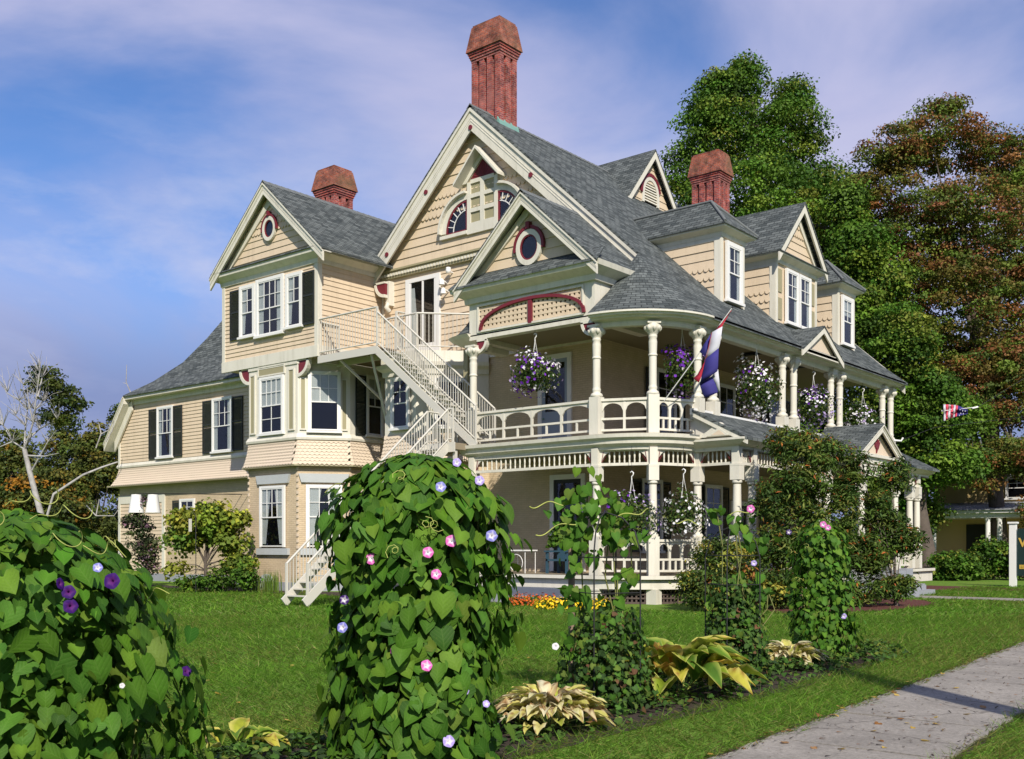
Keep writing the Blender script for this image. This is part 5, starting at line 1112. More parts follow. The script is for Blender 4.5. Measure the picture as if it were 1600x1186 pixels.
# mound at the left
V0 = vine_mass('morning_glory_vine', 'broad dark green mound of morning glory leaves with a few purple flowers', -5.92, 2.7, [(0, .84), (.5, .86), (.9, .84), (1.2, .78), (1.42, .69), (1.58, .53), (1.72, .34), (1.80, .05)], 3200, .055, .16, 300, tend=7, sd=3)
for u, v, c, r in ((169, 909, PURP, .042), (104, 926, PURP, .034), (107, 948, PURP, .036), (283, 1050, PURP, .032), (92, 913, PURP, .03), (148, 888, BLUE, .024), (185, 1072, (.7, .68, .7), .014)):
    p, n = on_col(u, v, -5.92, 2.7, .92); d = (CAMP - p).normalized(); trumpet(V0, p, n * .5 + d * .7 + Vector((rng.normal(0, .3), rng.normal(0, .3), .1)), r, c, eye=(.12, .02, .16) if c == PURP else (.9, .85, .9))
for a0, zc in ((-.5, 1.82), (-.2, 1.75), (-.9, 1.7), (.1, 1.55), (-.3, 1.6)):
    q = MB(); q.tube(curl((-5.92 + .4 * math.cos(a0), 2.7 + .4 * math.sin(a0), zc), (math.cos(a0 + .8), math.sin(a0 + .8), .4), 48, .06, 2.2, .4), .003, 4); q.build('tendril', m_tendril, V0)
# far pillar
V4 = vine_mass('morning_glory_vine', 'narrow leafy morning glory pillar nearest the sidewalk corner, smaller leaves', -6.15, 14.3, [(0, .42), (.4, .42), (.9, .40), (1.5, .38), (1.8, .30), (1.95, .12), (2.0, .03)], 2300, .05, .11, 220, tend=5, sd=5)
for u, v, c, r in ((1286, 820, PINK, .045), (1236, 832, PURP, .04), (1316, 963, LILAC, .04), (1293, 825, PINK, .04)):
    p, n = on_col(u, v, -6.15, 14.3, .42); trumpet(V4, p, (CAMP - p), r, c)
# open wire trellises with thin vines
def trellis(cx, cy, r, h, label, stake=False):
    t = thing('garden_trellis', label, 'trellis', (cx, cy, 0), 'wire trellises in the flower bed'); cs = [(cx + r * math.cos(a), cy + r * math.sin(a)) for a in (0.3, 1.87, 3.44, 5.01)]
    for (x, y) in cs: q = MB(); q.tube([(x, y, 0), (x, y, h * .8), (cx + (x - cx) * .85, cy + (y - cy) * .85, h * .9), (cx + (x - cx) * .5, cy + (y - cy) * .5, h * .97), (cx, cy, h)], .008, 5); q.build('rod', m_wire, t)
    for z in (.35, .75, 1.15, 1.5): q = MB(); q.tube([(cs[i % 4][0], cs[i % 4][1], z) for i in range(5)], .005, 4); q.build('ring', m_wire, t)
    if stake: q = MB(); q.tube([(cx - .33, cy - .12, 0), (cx - .34, cy - .11, 1.6)], .035, 7); q.build('stake', m_wood, t)
    return t
def wild_vine(label, pts, n_big, n_small, smin, smax, cx, cy, lowr, lowh, flowers=(), nsm=1):
    t = thing('morning_glory_vine', label, 'vine', (cx, cy, 0), 'morning glory vines grown into leafy pillars'); P = np.array(pts)
    i = rng.integers(len(P), size=n_big); pos = P[i, :3] + rng.normal(0, 1, (n_big, 3)) * P[i, 3][:, None]; pos[:, 2] = np.maximum(pos[:, 2], .06)
    view = np.array([-VX, -VY, .35]); nrm = view[None] + rng.normal(0, .5, (n_big, 3)); tip = np.array([0, 0, -1.]) + rng.normal(0, .4, (n_big, 3)); leaves(t, pos, nrm, tip, rng.uniform(smin, smax, n_big), n_big)
    m = n_small; a = rng.uniform(0, 6.28, m); z = rng.beta(1.2, 1.6, m) * lowh; rr = lowr * np.sqrt(rng.random(m)) * (1 - .45 * z / lowh); pos = np.stack([cx + rr * np.cos(a), cy + rr * np.sin(a), z + .02], 1)
    rad = np.stack([np.cos(a), np.sin(a), np.ones(m) * .6], 1); leaves(t, pos, rad + rng.normal(0, .5, (m, 3)), np.array([0, 0, -.7]) + rng.normal(0, .5, (m, 3)), rng.uniform(.03, .07, m), 40, pal=[(.045, .10, .018), (.065, .135, .022), (.03, .065, .016), (.12, .16, .03), (.12, .06, .03)], wts=[.35, .3, .2, .1, .05])
    q = MB()
    for k in range(7):
        b = P[rng.integers(len(P))]; x0 = cx + rng.normal(0, .15); y0_ = cy + rng.normal(0, .15); q.tube([(x0, y0_, 0), (x0 * .6 + b[0] * .4 + rng.normal(0, .05), y0_ * .6 + b[1] * .4, b[2] * .4), (b[0] + rng.normal(0, .06), b[1], b[2] * .8), (b[0], b[1], b[2])], .008, 4)
    link('stem', q.mesh('stem'), m_stem, t)['kind'] = 'stuff'
    for p, d, ln in flowers: q = MB(); q.tube(curl(p, d, 16, .05, 1.1, ln), .007, 4); q.build('tendril', m_tendril, t)
    return t
T2 = trellis(-5.95, 8.6, .36, 1.95, 'bare wire trellis with a grey wooden stake between two hostas', True); T3 = trellis(-6.05, 11.45, .33, 1.85, 'wire trellis with arched top standing behind the big leaved hosta')
A_ = lambda u, v, D, s: (*at(u, v, D), s)
V2 = wild_vine('loose morning glory vine with few big leaves climbing the staked trellis', [A_(915, 790, 10.4, .10), A_(930, 810, 10.3, .12), A_(900, 840, 10.4, .08), A_(905, 880, 10.3, .09), A_(895, 930, 10.4, .07), A_(960, 800, 10.5, .10), A_(950, 850, 10.5, .1), A_(920, 770, 10.5, .12), A_(965, 900, 10.4, .09), A_(900, 1000, 10.3, .08), A_(985, 830, 10.5, .08), A_(945, 960, 10.4, .14), A_(880, 800, 10.5, .07)], 185, 2100, .06, .13, -5.95, 8.6, .60, 1.0, [(at(880, 790, 10.4), (-RX, -RY, .3), .35), (at(900, 820, 10.3), (-RX, -RY, .05), .4), (at(960, 810, 10.4), (RX, RY, .5), .4)])
p_ = at(903, 1005, 10.1); trumpet(V2, at(868, 1010, 10.1), CAMP - p_, .035, (.8, .8, .8))
V3 = wild_vine('sparse morning glory vine with one pink flower on top of the arched trellis', [A_(1150, 815, 12.6, .07), A_(1165, 845, 12.6, .07), A_(1190, 850, 12.6, .06), A_(1130, 940, 12.7, .12), A_(1165, 900, 12.7, .10), A_(1200, 925, 12.7, .06), A_(1120, 800, 12.7, .06)], 48, 2300, .07, .14, -6.05, 11.5, .48, 1.25, [(at(1090, 820, 12.6), (-RX, -RY, .5), .3), (at(1140, 805, 12.6), (RX, RY, .5), .35)])
trumpet(V3, at(1173, 795, 12.4), CAMP - at(1173, 795, 12.4), .047, PINK); trumpet(V3, at(1178, 880, 12.4), CAMP - at(1173, 795, 12.4), .035, LILAC)
# hostas
def hosta_mesh(L_, W_, arch, cin, cmar, cbrown, nb):
    n = 9; vs = []; cs = []
    for i in range(n + 1):
        f = i / n; w = W_ * math.sin(math.pi * min(1, .05 + .95 * f ** .85)) ** .8 + .002; y = L_ * f; z = arch * (f - 1.35 * f * f) * L_; tw = rng.normal(0, .05)
        for k, s in enumerate((-1, -.45, 0, .45, 1)):
            vs.append((s * w / 2, y, z + abs(s) * w * .30 + tw * s * w + (.010 if abs(s) == .45 else 0) * math.sin(math.pi * f) + rng.normal(0, .007)))
            c = np.array(cmar if abs(s) == 1 else cin) * rng.uniform(.85, 1.12)
            if rng.random() < nb * (.35 + .65 * f) * (1.3 if abs(s) == 1 else .6): c = np.array(cbrown) * rng.uniform(.7, 1.3)
            cs.append((*np.clip(c, 0, 1), 1))
    fs = [(5 * i + k, 5 * i + k + 1, 5 * i + k + 6, 5 * i + k + 5) for i in range(n) for k in range(4)]
    me = bpy.data.meshes.new('leaf'); me.from_pydata(vs, [], fs); me.polygons.foreach_set('use_smooth', [True] * len(fs)); a = me.color_attributes.new('Col', 'FLOAT_COLOR', 'POINT'); a.data.foreach_set('color', np.array(cs).ravel()); me.materials.append(m_hosta); return me
def hosta(label, cx, cy, R, Hh, n, kinds, aim=None, L0=.3):
    t = thing('hosta_plant', label, 'hosta', (cx, cy, 0), 'hostas along the vine bed')
    for i in range(n):
        a = 2.399963 * i + rng.normal(0, .2); f = (i + .5) / n; el = math.radians(72 - 62 * f + rng.normal(0, 7)); base = Vector((cx + .05 * math.cos(a), cy + .05 * math.sin(a), .03)); st = Vector((math.cos(a) * math.cos(el), math.sin(a) * math.cos(el), math.sin(el)))
        sl = R * (.35 + .35 * f) if f > .3 else Hh * .55; p = base + st * sl; p.z = max(p.z, .06 + .1 * (1 - f)); d = Vector((math.cos(a) * math.cos(el * .55), math.sin(a) * math.cos(el * .55), math.sin(el * .55))); nr = Vector((-math.cos(a) * math.sin(el * .55), -math.sin(a) * math.sin(el * .55), math.cos(el * .55)))
        x = d.cross(nr); s = rng.uniform(.8, 1.15) * L0 / .3; me = kinds[rng.integers(len(kinds))]; o = bpy.data.objects.new('leaf', me); C.objects.link(o); o.parent = t; o.matrix_parent_inverse = Matrix.Translation(-t.location)
        o.matrix_basis = Matrix(((x.x * s, d.x * s, nr.x * s, p.x), (x.y * s, d.y * s, nr.y * s, p.y), (x.z * s, d.z * s, nr.z * s, p.z), (0, 0, 0, 1)))
        if i % 3 == 0: q = MB(); q.tube([base, base + st * sl * .5, p], .006, 4); q.build('stalk', m_tendril, t)
    return t
pale = [hosta_mesh(.26, .13, rng.uniform(.3, .75), c1, c2, (.26, .12, .045), nb) for c1, c2, nb in (((.66, .60, .22), (.72, .66, .40), .15), ((.70, .66, .34), (.74, .68, .46), .12), ((.58, .55, .14), (.66, .58, .22), .2), ((.64, .54, .30), (.50, .33, .14), .5), ((.38, .42, .06), (.60, .56, .18), .1), ((.72, .67, .44), (.64, .5, .26), .3), ((.60, .55, .16), (.68, .62, .34), .2))]
green = [hosta_mesh(.30, .17, rng.uniform(.4, .95), c1, c2, (.34, .17, .04), nb) for c1, c2, nb in (((.13, .24, .02), (.42, .46, .08), .04), ((.22, .30, .025), (.50, .50, .12), .05), ((.36, .40, .04), (.60, .55, .14), .10), ((.50, .46, .06), (.64, .54, .14), .2), ((.09, .19, .02), (.36, .42, .08), .03), ((.28, .36, .03), (.56, .54, .14), .05))]
gold = [hosta_mesh(.34, .17, .25, (.50, .40, .06), (.62, .50, .15), (.36, .17, .04), .45) for _ in range(3)]
g_ = ground(858, 1140); hosta('pale yellow hosta with browned leaf edges beside the big vine pillar', g_.x, g_.y, .46, .42, 125, pale, L0=.27)
g_ = ground(1058, 1088); hosta('largest hosta, broad green leaves edged yellow', g_.x, g_.y, .62, .62, 52, green + green + gold[:2], L0=.47)
g_ = ground(1232, 1045); hosta('small cream hosta between the two right hand trellis vines', g_.x, g_.y, .40, .36, 90, pale, L0=.26)
g_ = at(365, 1178, 7.7); hosta('low yellowing hosta between the two big vine masses', g_.x, g_.y, .36, .26, 16, pale[2:5] + green, L0=.24)
# ground cover in the bed
m = 9000; yy = rng.uniform(2.5, 15.6, m); xx = -6.0 + rng.normal(0, .42, m); hh = .05 + .12 * np.abs(np.sin(yy * 1.7) * np.sin(xx * 3 + yy)) + .06 * rng.random(m); keep = np.abs(xx + 6.0) < .85; P = np.stack([xx, yy, hh * (1 - (np.abs(xx + 6) / 1.0) ** 2)], 1)[keep]; m = len(P); P[:, 2] = np.maximum(P[:, 2], .025)
gc = scatter_mesh('ground_cover', HEART_V, HEART_F, P, frames(np.array([0, 0, 1.]) + rng.normal(0, .45, (m, 3)), rng.normal(0, 1, (m, 3))) * rng.uniform(.03, .075, m)[:, None, None], palette([(.045, .10, .018), (.07, .14, .022), (.03, .06, .018), (.14, .17, .03), (.14, .08, .03)], m, .2, [.36, .34, .17, .09, .04]), HEART_MUL)
link('ground_cover', gc, m_leaf, None, 'stuff')
# shrubs and trees
def crown(name, parent, lobes, n, size, pal, wts=None, cl=220, spread=.9, tv=QUAD_V, tf=QUAD_F, upb=.5, mat=None, aspect=.8, jit=.16, surf=.6, flat=.65, accent=None):
    """leaves on the shells of many small clumps that fill several lobes; lobes: (centre, radii)"""
    nc = max(1, n // cl); vol = np.array([l[1][0] * l[1][1] * l[1][2] for l in lobes]) ** .7; li = rng.choice(len(lobes), nc, p=vol / vol.sum()); d = rnd_dirs(nc); rr = np.where(rng.random(nc) < surf, rng.uniform(.75, 1.0, nc), rng.random(nc) ** .4)
    Lc = np.array([tuple(l[0]) for l in lobes]); Lr = np.array([l[1] for l in lobes]); cc = Lc[li] + d * rr[:, None] * np.maximum(Lr[li] - spread * .55, .05); ccol = palette(pal, nc, jit, wts); csz = rng.uniform(.5, 1.15, nc) * spread
    k = np.repeat(np.arange(nc), cl); m = len(k); e = rnd_dirs(m); e[:, 2] = np.where((e[:, 2] < 0) & (rng.random(m) < .6), -e[:, 2], e[:, 2]); rad = np.where(rng.random(m) < .7, rng.uniform(.7, 1.08, m), rng.random(m) ** .5)
    off = e * (rad * csz[k])[:, None] * np.array([1, 1, flat]); pos = cc[k] + off + rng.normal(0, size * .35, (m, 3)); nrm = e * .8 + rng.normal(0, .55, (m, 3)) + np.array([0, 0, upb])
    R = frames(nrm, rng.normal(0, 1, (m, 3)) + np.array([0, 0, -.6])) * (rng.uniform(.6, 1.3, m) * size)[:, None, None]; R[:, :, 0] *= aspect; col = np.clip(ccol[k] * (1 + rng.normal(0, .15, (m, 1))), .002, 1)
    if accent: ac = (rng.random(m) < accent[1]) & (e[:, 2] > .1); col[ac] = np.array(accent[0]) * rng.uniform(.7, 1.3, (ac.sum(), 1))
    keep = pos[:, 2] > .05; me = scatter_mesh(name, tv, tf, pos[keep], R[keep], col[keep]); return link(name, me, mat or m_tree, parent, 'stuff')
def limbs(parent, base, top, r, lobes, mat=None, n=10, name='trunk', flare=1.6):
    q = MB(); b = Vector(base); t_ = Vector(top); mid = b.lerp(t_, .45) + Vector((rng.normal(0, .03), rng.normal(0, .03), 0)) * (t_ - b).length * .5
    q.tube([b, b + Vector((0, 0, r * 1.5)), b.lerp(mid, .5), mid, t_], [r * flare, r * 1.08, r, r * .8, r * .3], 9)
    for i in range(n):
        l = lobes[i % len(lobes)]; e = Vector(l[0]) + Vector(tuple(rng.uniform(-.5, .5, 3) * np.array(l[1]))); f = rng.uniform(.35, .95); s = b.lerp(mid, f) if f < .5 else mid.lerp(t_, f - .4); q.tube([s, s.lerp(e, .5) + Vector((0, 0, .1 * (e - s).length)), e], [r * .4, r * .22, r * .06], 6)
    q.build(name, mat or m_bark, parent)
def lobe(u, v, D, ru, rv, rd=None): c = at(u, v, D); k = D / FPX; return (c, (ru * k, (rd or ru) * k, rv * k))
def tree(name, label, cat, base, top, r, lobes, n, size, pal, wts=None, group=None, **kw):
    nl = kw.pop('n_limbs', 10); mat = kw.pop('bark', None); t = thing(name, label, cat, (base[0], base[1], 0), group); limbs(t, (base[0], base[1], 0), top, r, lobes, mat, nl); crown('crown', t, lobes, n, size, pal, wts, **kw); return t
GM = [(.068, .15, .015), (.105, .195, .02), (.15, .215, .024), (.045, .10, .013), (.19, .22, .03)]
tree('maple_tree', 'tall green maple with a pointed crown behind the right hand chimney', 'tree', at(1205, 855, 60), at(1175, 150, 60), .6,
     [lobe(1172, 200, 60, 70, 110), lobe(1110, 210, 60, 62, 75), lobe(1235, 230, 61, 62, 95), lobe(1075, 290, 60, 50, 80), lobe(1180, 350, 59, 130, 110), lobe(1290, 330, 61, 70, 90), lobe(1340, 400, 60, 75, 80), lobe(1255, 480, 60, 130, 130), lobe(1345, 400, 54, 58, 60), lobe(1388, 440, 54, 42, 44), lobe(1318, 330, 55, 42, 50), lobe(1330, 480, 54, 60, 50), lobe(1250, 700, 60, 160, 110), lobe(1380, 760, 60, 90, 80), lobe(1165, 120, 60, 28, 40), lobe(1240, 155, 61, 28, 35), lobe(1120, 140, 60, 34, 40), lobe(1380, 480, 60, 50, 70)], 260000, .168, GM, [.28, .28, .2, .16, .08], group='trees behind the house', cl=260, spread=1.25)
tree('maple_tree', 'lower bright green maple with a stout grey trunk, right of the porch roof', 'tree', at(1452, 893, 52), at(1410, 540, 52), .42,
     [lobe(1400, 540, 52, 75, 75), lobe(1440, 640, 52, 80, 75), lobe(1380, 640, 53, 70, 80), lobe(1460, 720, 52, 80, 60), lobe(1350, 500, 53, 50, 60), lobe(1400, 750, 53, 60, 70), lobe(1500, 660, 53, 50, 45), lobe(1440, 810, 54, 40, 40)], 90000, .17, GM, [.25, .32, .22, .16, .05], group='trees behind the house', cl=220, spread=1.0)
tree('red_maple_tree', 'tall thin crowned maple turning rusty red, at the right edge', 'tree', at(1566, 884, 57), at(1500, 330, 56), .40,
     [lobe(1470, 220, 56, 75, 65), lobe(1400, 240, 56, 70, 50), lobe(1545, 240, 57, 60, 55), lobe(1420, 330, 56, 90, 80), lobe(1520, 350, 56, 95, 85), lobe(1480, 460, 56, 110, 85), lobe(1570, 470, 57, 70, 90), lobe(1540, 600, 56, 100, 90), lobe(1600, 620, 56, 70, 110), lobe(1560, 715, 55, 80, 40), lobe(1500, 735, 55, 34, 22), lobe(1600, 740, 55, 40, 26), lobe(1535, 760, 54, 30, 12), lobe(1620, 800, 54, 30, 50), lobe(1350, 290, 56, 40, 50), lobe(1590, 300, 57, 50, 60), lobe(1620, 400, 57, 60, 80), lobe(1430, 420, 56, 60, 60), lobe(1610, 260, 57, 40, 50), lobe(1580, 560, 56, 70, 60), lobe(1450, 660, 58, 50, 50), lobe(1480, 570, 57, 60, 60), lobe(1475, 165, 56, 40, 25)], 185000, .148,
     [(.21, .095, .034), (.17, .14, .03), (.13, .18, .026), (.25, .105, .03), (.085, .12, .024)], [.22, .26, .34, .05, .13], group='trees behind the house', cl=110, spread=.85, surf=.3, n_limbs=18, flat=.45)
# wood at the left: olive and rusty trees, dead birch in front
OL = [(.095, .12, .022), (.065, .09, .018), (.15, .14, .025), (.28, .15, .018), (.045, .07, .018)]
for u, v, D, ru, rv, lab, w in ((20, 745, 62, 60, 90, 'olive tree with orange leaves low down at the left edge', [.36, .3, .2, .08, .06]), (100, 725, 66, 60, 90, 'dense olive green tree behind the dead birch', [.4, .3, .2, .03, .07]), (150, 730, 64, 50, 85, 'bushy tree with a rust orange top beside the far corner of the wing', [.35, .28, .2, .1, .07]), (190, 700, 72, 45, 80, 'dark green tree showing just past the corner of the wing', [.3, .35, .05, .0, .3]), (60, 780, 58, 90, 60, 'low orange and brown thicket bush under the dead birch', [.25, .28, .2, .15, .12]), (-40, 720, 64, 60, 110, 'olive tree cut by the left picture edge', [.38, .32, .2, .04, .06])):
    b = at(u, 855, D); tree('wood_tree', lab, 'tree', b, at(u, v - rv * .4, D), .22, [lobe(u, v, D, ru * .8, rv * .7), lobe(u - ru * .5, v + rv * .35, D, ru * .6, rv * .5), lobe(u + ru * .5, v + rv * .3, D - 1, ru * .6, rv * .5), lobe(u + ru * .1, v - rv * .5, D, ru * .45, rv * .4), lobe(u, 835, D - 2, ru * .9, 45)], 16000, .19, OL, [x / sum(w) for x in w], group='trees in the wood past the wing', cl=90, spread=.7)
b_ = at(68, 855, 44); t = thing('dead_birch', 'dead white barked birch with bare forked branches, leaning left', 'tree', (b_.x, b_.y, 0)); q = MB()
def br(pts, r0, r1, D=44):
    n = len(pts); q.tube([at(u, v, D + dd) for u, v, dd in pts], [(r0 + (r1 - r0) * i / (n - 1)) * .5 for i in range(n)], 6)
br([(72, 855, 0), (68, 818, 0), (54, 767, 0), (45, 732, 0), (38, 702, 0)], .30, .2); link('trunk', q.mesh('trunk'), m_birch, t); q = MB()
for pts in ([(38, 702, 0), (40, 665, .3), (43, 640, .5), (36, 600, .8), (20, 585, 1)], [(38, 702, 0), (52, 660, -.3), (59, 603, -.5), (63, 575, -.6), (61, 560, -.7)], [(59, 620, -.5), (66, 590, 0), (70, 565, 0)], [(38, 702, 0), (20, 690, .3), (5, 665, .4), (0, 640, .6), (-6, 605, .6)], [(40, 690, 0), (62, 670, .5), (90, 655, 1), (112, 640, 1.2)], [(45, 690, 0), (55, 640, .4), (70, 625, .8), (78, 600, 1), (80, 580, 1)], [(43, 640, .5), (30, 625, .2), (12, 615, 0), (2, 600, 0)], [(40, 665, .3), (25, 650, -.3), (10, 640, -.6)], [(50, 735, 0), (75, 690, -.4), (88, 672, -.6)], [(43, 712, 0), (70, 713, -.4), (92, 708, -.5)], [(20, 690, .3), (-5, 700, .5)], [(52, 660, -.3), (45, 630, -.6), (42, 600, -.6)]): br(pts, .085, .018)
for k in range(170):
    u0, v0 = random.choice(((40, 665), (43, 640), (36, 600), (52, 660), (59, 603), (62, 580), (20, 690), (5, 665), (62, 670), (90, 655), (55, 640), (70, 625), (30, 625), (75, 690), (66, 590), (12, 612), (25, 648))); a_ = random.uniform(-2.7, -.4); ln = random.uniform(14, 42); b_ = a_ + random.uniform(-.5, .5)
    u1, v1 = u0 + ln * .5 * math.cos(a_), v0 + ln * .5 * math.sin(a_); u2, v2 = u1 + ln * .5 * math.cos(b_), v1 + ln * .5 * math.sin(b_); dz = random.uniform(-1.2, 1.2); br([(u0, v0, 0), (u1, v1, dz * .5), (u2, v2, dz)], .028, .010)
q.build('branch', m_birch, t)['kind'] = 'stuff'; crown('crown', t, [lobe(75, 605, 45, 38, 34), lobe(105, 628, 45, 34, 25), lobe(62, 585, 45, 18, 20), lobe(90, 655, 45, 40, 20)], 3600, .15, OL[:2] + OL[4:], cl=36, spread=.45, surf=.3)
t = thing('fallen_birch', 'grey white fallen birch trunk lying diagonally in the wood', 'fallen tree', (at(80, 800, 50).x, at(80, 800, 50).y, 0)); q = MB(); br([(72, 812, 0), (84, 772, 0), (130, 742, 0), (160, 730, .3), (184, 722, .5)], .16, .09, 54); link('trunk', q.mesh('trunk'), m_birch, t); q = MB()
for pts in ([(150, 700, 0), (158, 678, 0), (170, 672, 0), (172, 660, 0)], [(158, 678, 0), (154, 660, 0)], [(165, 690, 0), (176, 672, 0), (178, 655, 0)], [(135, 790, 0), (150, 806, 0), (178, 806, 0), (186, 795, 0)], [(150, 806, 0), (155, 780, 0)]): br(pts, .07, .03, 49)
q.build('branch', m_birch, t)['kind'] = 'stuff'
for pts, lab in (([(204, 613, 0), (197, 597, 0), (198, 570, 0)], 0),):
    t = thing('bare_tree', 'bare whitish twigs rising above the wing roof end', 'tree', (at(204, 800, 60).x, at(204, 800, 60).y, 0)); q = MB(); br([(212, 855, 0), (208, 700, 0)] + pts, .12, .03, 60); br([(199, 600, 0), (192, 598, 0)], .04, .02, 60); q.build('trunk', m_birch, t)
cs_ = [lobe(u, 842, 115, 42, random.uniform(30, 48)) for u in range(-160, 330, 45)] + [lobe(u, 838, 100, 50, random.uniform(36, 60)) for u in range(1080, 1800, 55)]
crown('far_wood', None, cs_, 52000, .42, OL[:3] + GM[:2], None, cl=90, spread=1.6)
# shrubs by the porch
RH = [(.065, .115, .02), (.095, .15, .024), (.04, .075, .016), (.16, .18, .035), (.34, .12, .03)]
def shrub(label, lobes, n, size, pal, wts, asp=.3, cl=45, spread=.34, base=None, group='shrubs in front of the porch', **kw):
    c = lobes[0][0]; t = thing('shrub', label, 'shrub', (c[0], c[1], 0), group); limbs(t, (c[0], c[1], 0), (c[0], c[1], c[2]), .06, lobes, None, 14); crown('foliage', t, lobes, n, size, pal, wts, cl=cl, spread=spread, aspect=asp, upb=.8, **kw); return t
shrub('tall rhododendron with orange tinged leaves hiding the entrance posts', [lobe(1250, 745, 27.7, 55, 62), lobe(1215, 790, 27.7, 48, 50), lobe(1295, 715, 28.2, 36, 34), lobe(1230, 696, 28.2, 36, 34), lobe(1262, 690, 28.2, 20, 26), lobe(1318, 800, 27.7, 30, 50), lobe(1255, 860, 27.7, 70, 50), lobe(1200, 860, 27.2, 45, 45), lobe(1275, 790, 27.7, 40, 50)], 18000, .155, RH, [.36, .34, .16, .14, 0], accent=((.40, .13, .03), .05))
shrub('rhododendron with long dark leaves at the granite step end', [lobe(1400, 918, 28.3, 34, 26), lobe(1375, 805, 28.7, 36, 45), lobe(1408, 840, 28.7, 36, 40), lobe(1355, 870, 28.3, 45, 40), lobe(1338, 735, 28.7, 24, 34), lobe(1395, 745, 29.2, 28.7, 36), lobe(1345, 925, 28, 45, 25)], 13000, .165, RH, [.34, .32, .2, .14, 0], accent=((.40, .12, .03), .06))
shrub('low loose shrub of yellowing leaves below the rounded porch corner', [lobe(1130, 880, 26.6, 60, 45), lobe(1090, 910, 26.2, 40, 25), lobe(1170, 920, 26.6, 60, 38), lobe(1110, 935, 26.2, 55, 22), lobe(1215, 925, 27, 40, 40)], 13000, .13, [(.07, .12, .022), (.10, .15, .028), (.04, .07, .016), (.30, .28, .04), (.24, .10, .025)], [.34, .26, .16, .2, .04], asp=.45)
tree('hydrangea_bush', 'yellow green hydrangea tree against the wing wall', 'bush', at(325, 915, 38), at(320, 860, 38), .09, [lobe(320, 820, 38, 55, 35), lobe(290, 845, 38, 35, 30), lobe(355, 845, 38, 35, 35), lobe(370, 880, 38, 25, 28), lobe(335, 795, 38, 25, 20), lobe(280, 890, 37.5, 22, 20), lobe(372, 815, 38, 14, 18)], 7500, .17, [(.21, .25, .03), (.13, .19, .025), (.30, .30, .035), (.08, .13, .02)], [.35, .25, .25, .15], cl=60, spread=.5, n_limbs=16)
shrub('low dark green shrub at the foot of the hydrangea', [lobe(350, 905, 37, 38, 22), lobe(385, 900, 37, 20, 25), lobe(300, 912, 37, 30, 16)], 2600, .15, GM, [.4, .2, .05, .3, .05], asp=.6)
for u, v, D, ru, rv, lab in ((1492, 884, 50, 40, 26, 'dark green bush before the neighbour porch'), (1552, 874, 51, 36, 36, 'taller bush before the neighbour porch beside the sign post'), (1612, 870, 50, 36, 36, 'bush behind the sign board')):
    shrub(lab, [lobe(u, v, D, ru, rv), lobe(u - ru * .5, v + 18, D, ru * .6, rv * .6), lobe(u + ru * .5, v + 15, D, ru * .6, rv * .6)], 5000, .2, GM, [.4, .2, .05, .3, .05], asp=.6, cl=60, spread=.6, group='bushes before the neighbour house')
# clematis on a small trellis with two white shades
t = thing('clematis_vine', 'dark clematis with mauve flowers climbing the far corner of the wing', 'vine', (at(220, 870, 41.5).x, at(220, 870, 41.5).y, 0)); lb = [lobe(220, 850, 41.5, 26, 40), lobe(212, 815, 41.5, 24, 22), lobe(236, 870, 41.5, 16, 40), lobe(228, 785, 41.5, 10, 20)]
crown('foliage', t, lb, 4200, .11, [(.04, .06, .02), (.07, .09, .03), (.025, .035, .015), (.2, .12, .16), (.12, .07, .05)], [.35, .25, .2, .1, .1], cl=50, spread=.35)
for u in (213, 239):
    c = at(u, 787, 41.3); t = thing('white_shade', 'white tapered shade hanging above the clematis, %s one' % ('farther' if u < 220 else 'nearer'), 'shade', (c.x, c.y, c.z - .35), 'white shades over the clematis'); q = MB(); q.lathe([(.30, -.36), (.19, .36)], 12, tuple(c)); q.build('shade', m_white, t); q = MB(); q.tube([(c.x, c.y, c.z + .4), (c.x + .1, 27.1, c.z + .55)], .015, 4); q.build('bracket', m_wire, t)
# irises and flower bed
def blades(label, u, v, D, n, h, w, pal, name='iris_clump', cat='iris', group='iris clumps at the bay foot'):
    c = at(u, v, D); t = thing(name, label, cat, (c.x, c.y, 0), group); a = rng.uniform(0, 6.28, n); pos = np.stack([c.x + rng.normal(0, .22, n), c.y + rng.normal(0, .15, n), np.zeros(n)], 1); up = np.stack([np.cos(a) * .35, np.sin(a) * .35, np.ones(n)], 1); R = frames(np.stack([np.cos(a), np.sin(a), np.zeros(n)], 1) + 1e-3, up); s = rng.uniform(.6, 1.1, n) * h; R = R * s[:, None, None]
    me = scatter_mesh('blade', [(-w, 0, 0), (w, 0, 0), (w * .8, .6, .02), (0, 1, .1), (-w * .8, .6, .02)], [(0, 1, 2, 4), (2, 3, 4)], pos, R, palette(pal, n, .2)); link('foliage', me, m_leaf, t, 'stuff')
blades('spiky iris clump under the stone arch of the bay', 425, 920, 37, 150, .8, .014, GM); blades('small iris clump left of the bay corner', 398, 915, 37.5, 100, .75, .014, GM); blades('iris clump at the foot of the fire stair', 470, 925, 36, 100, .65, .014, GM)
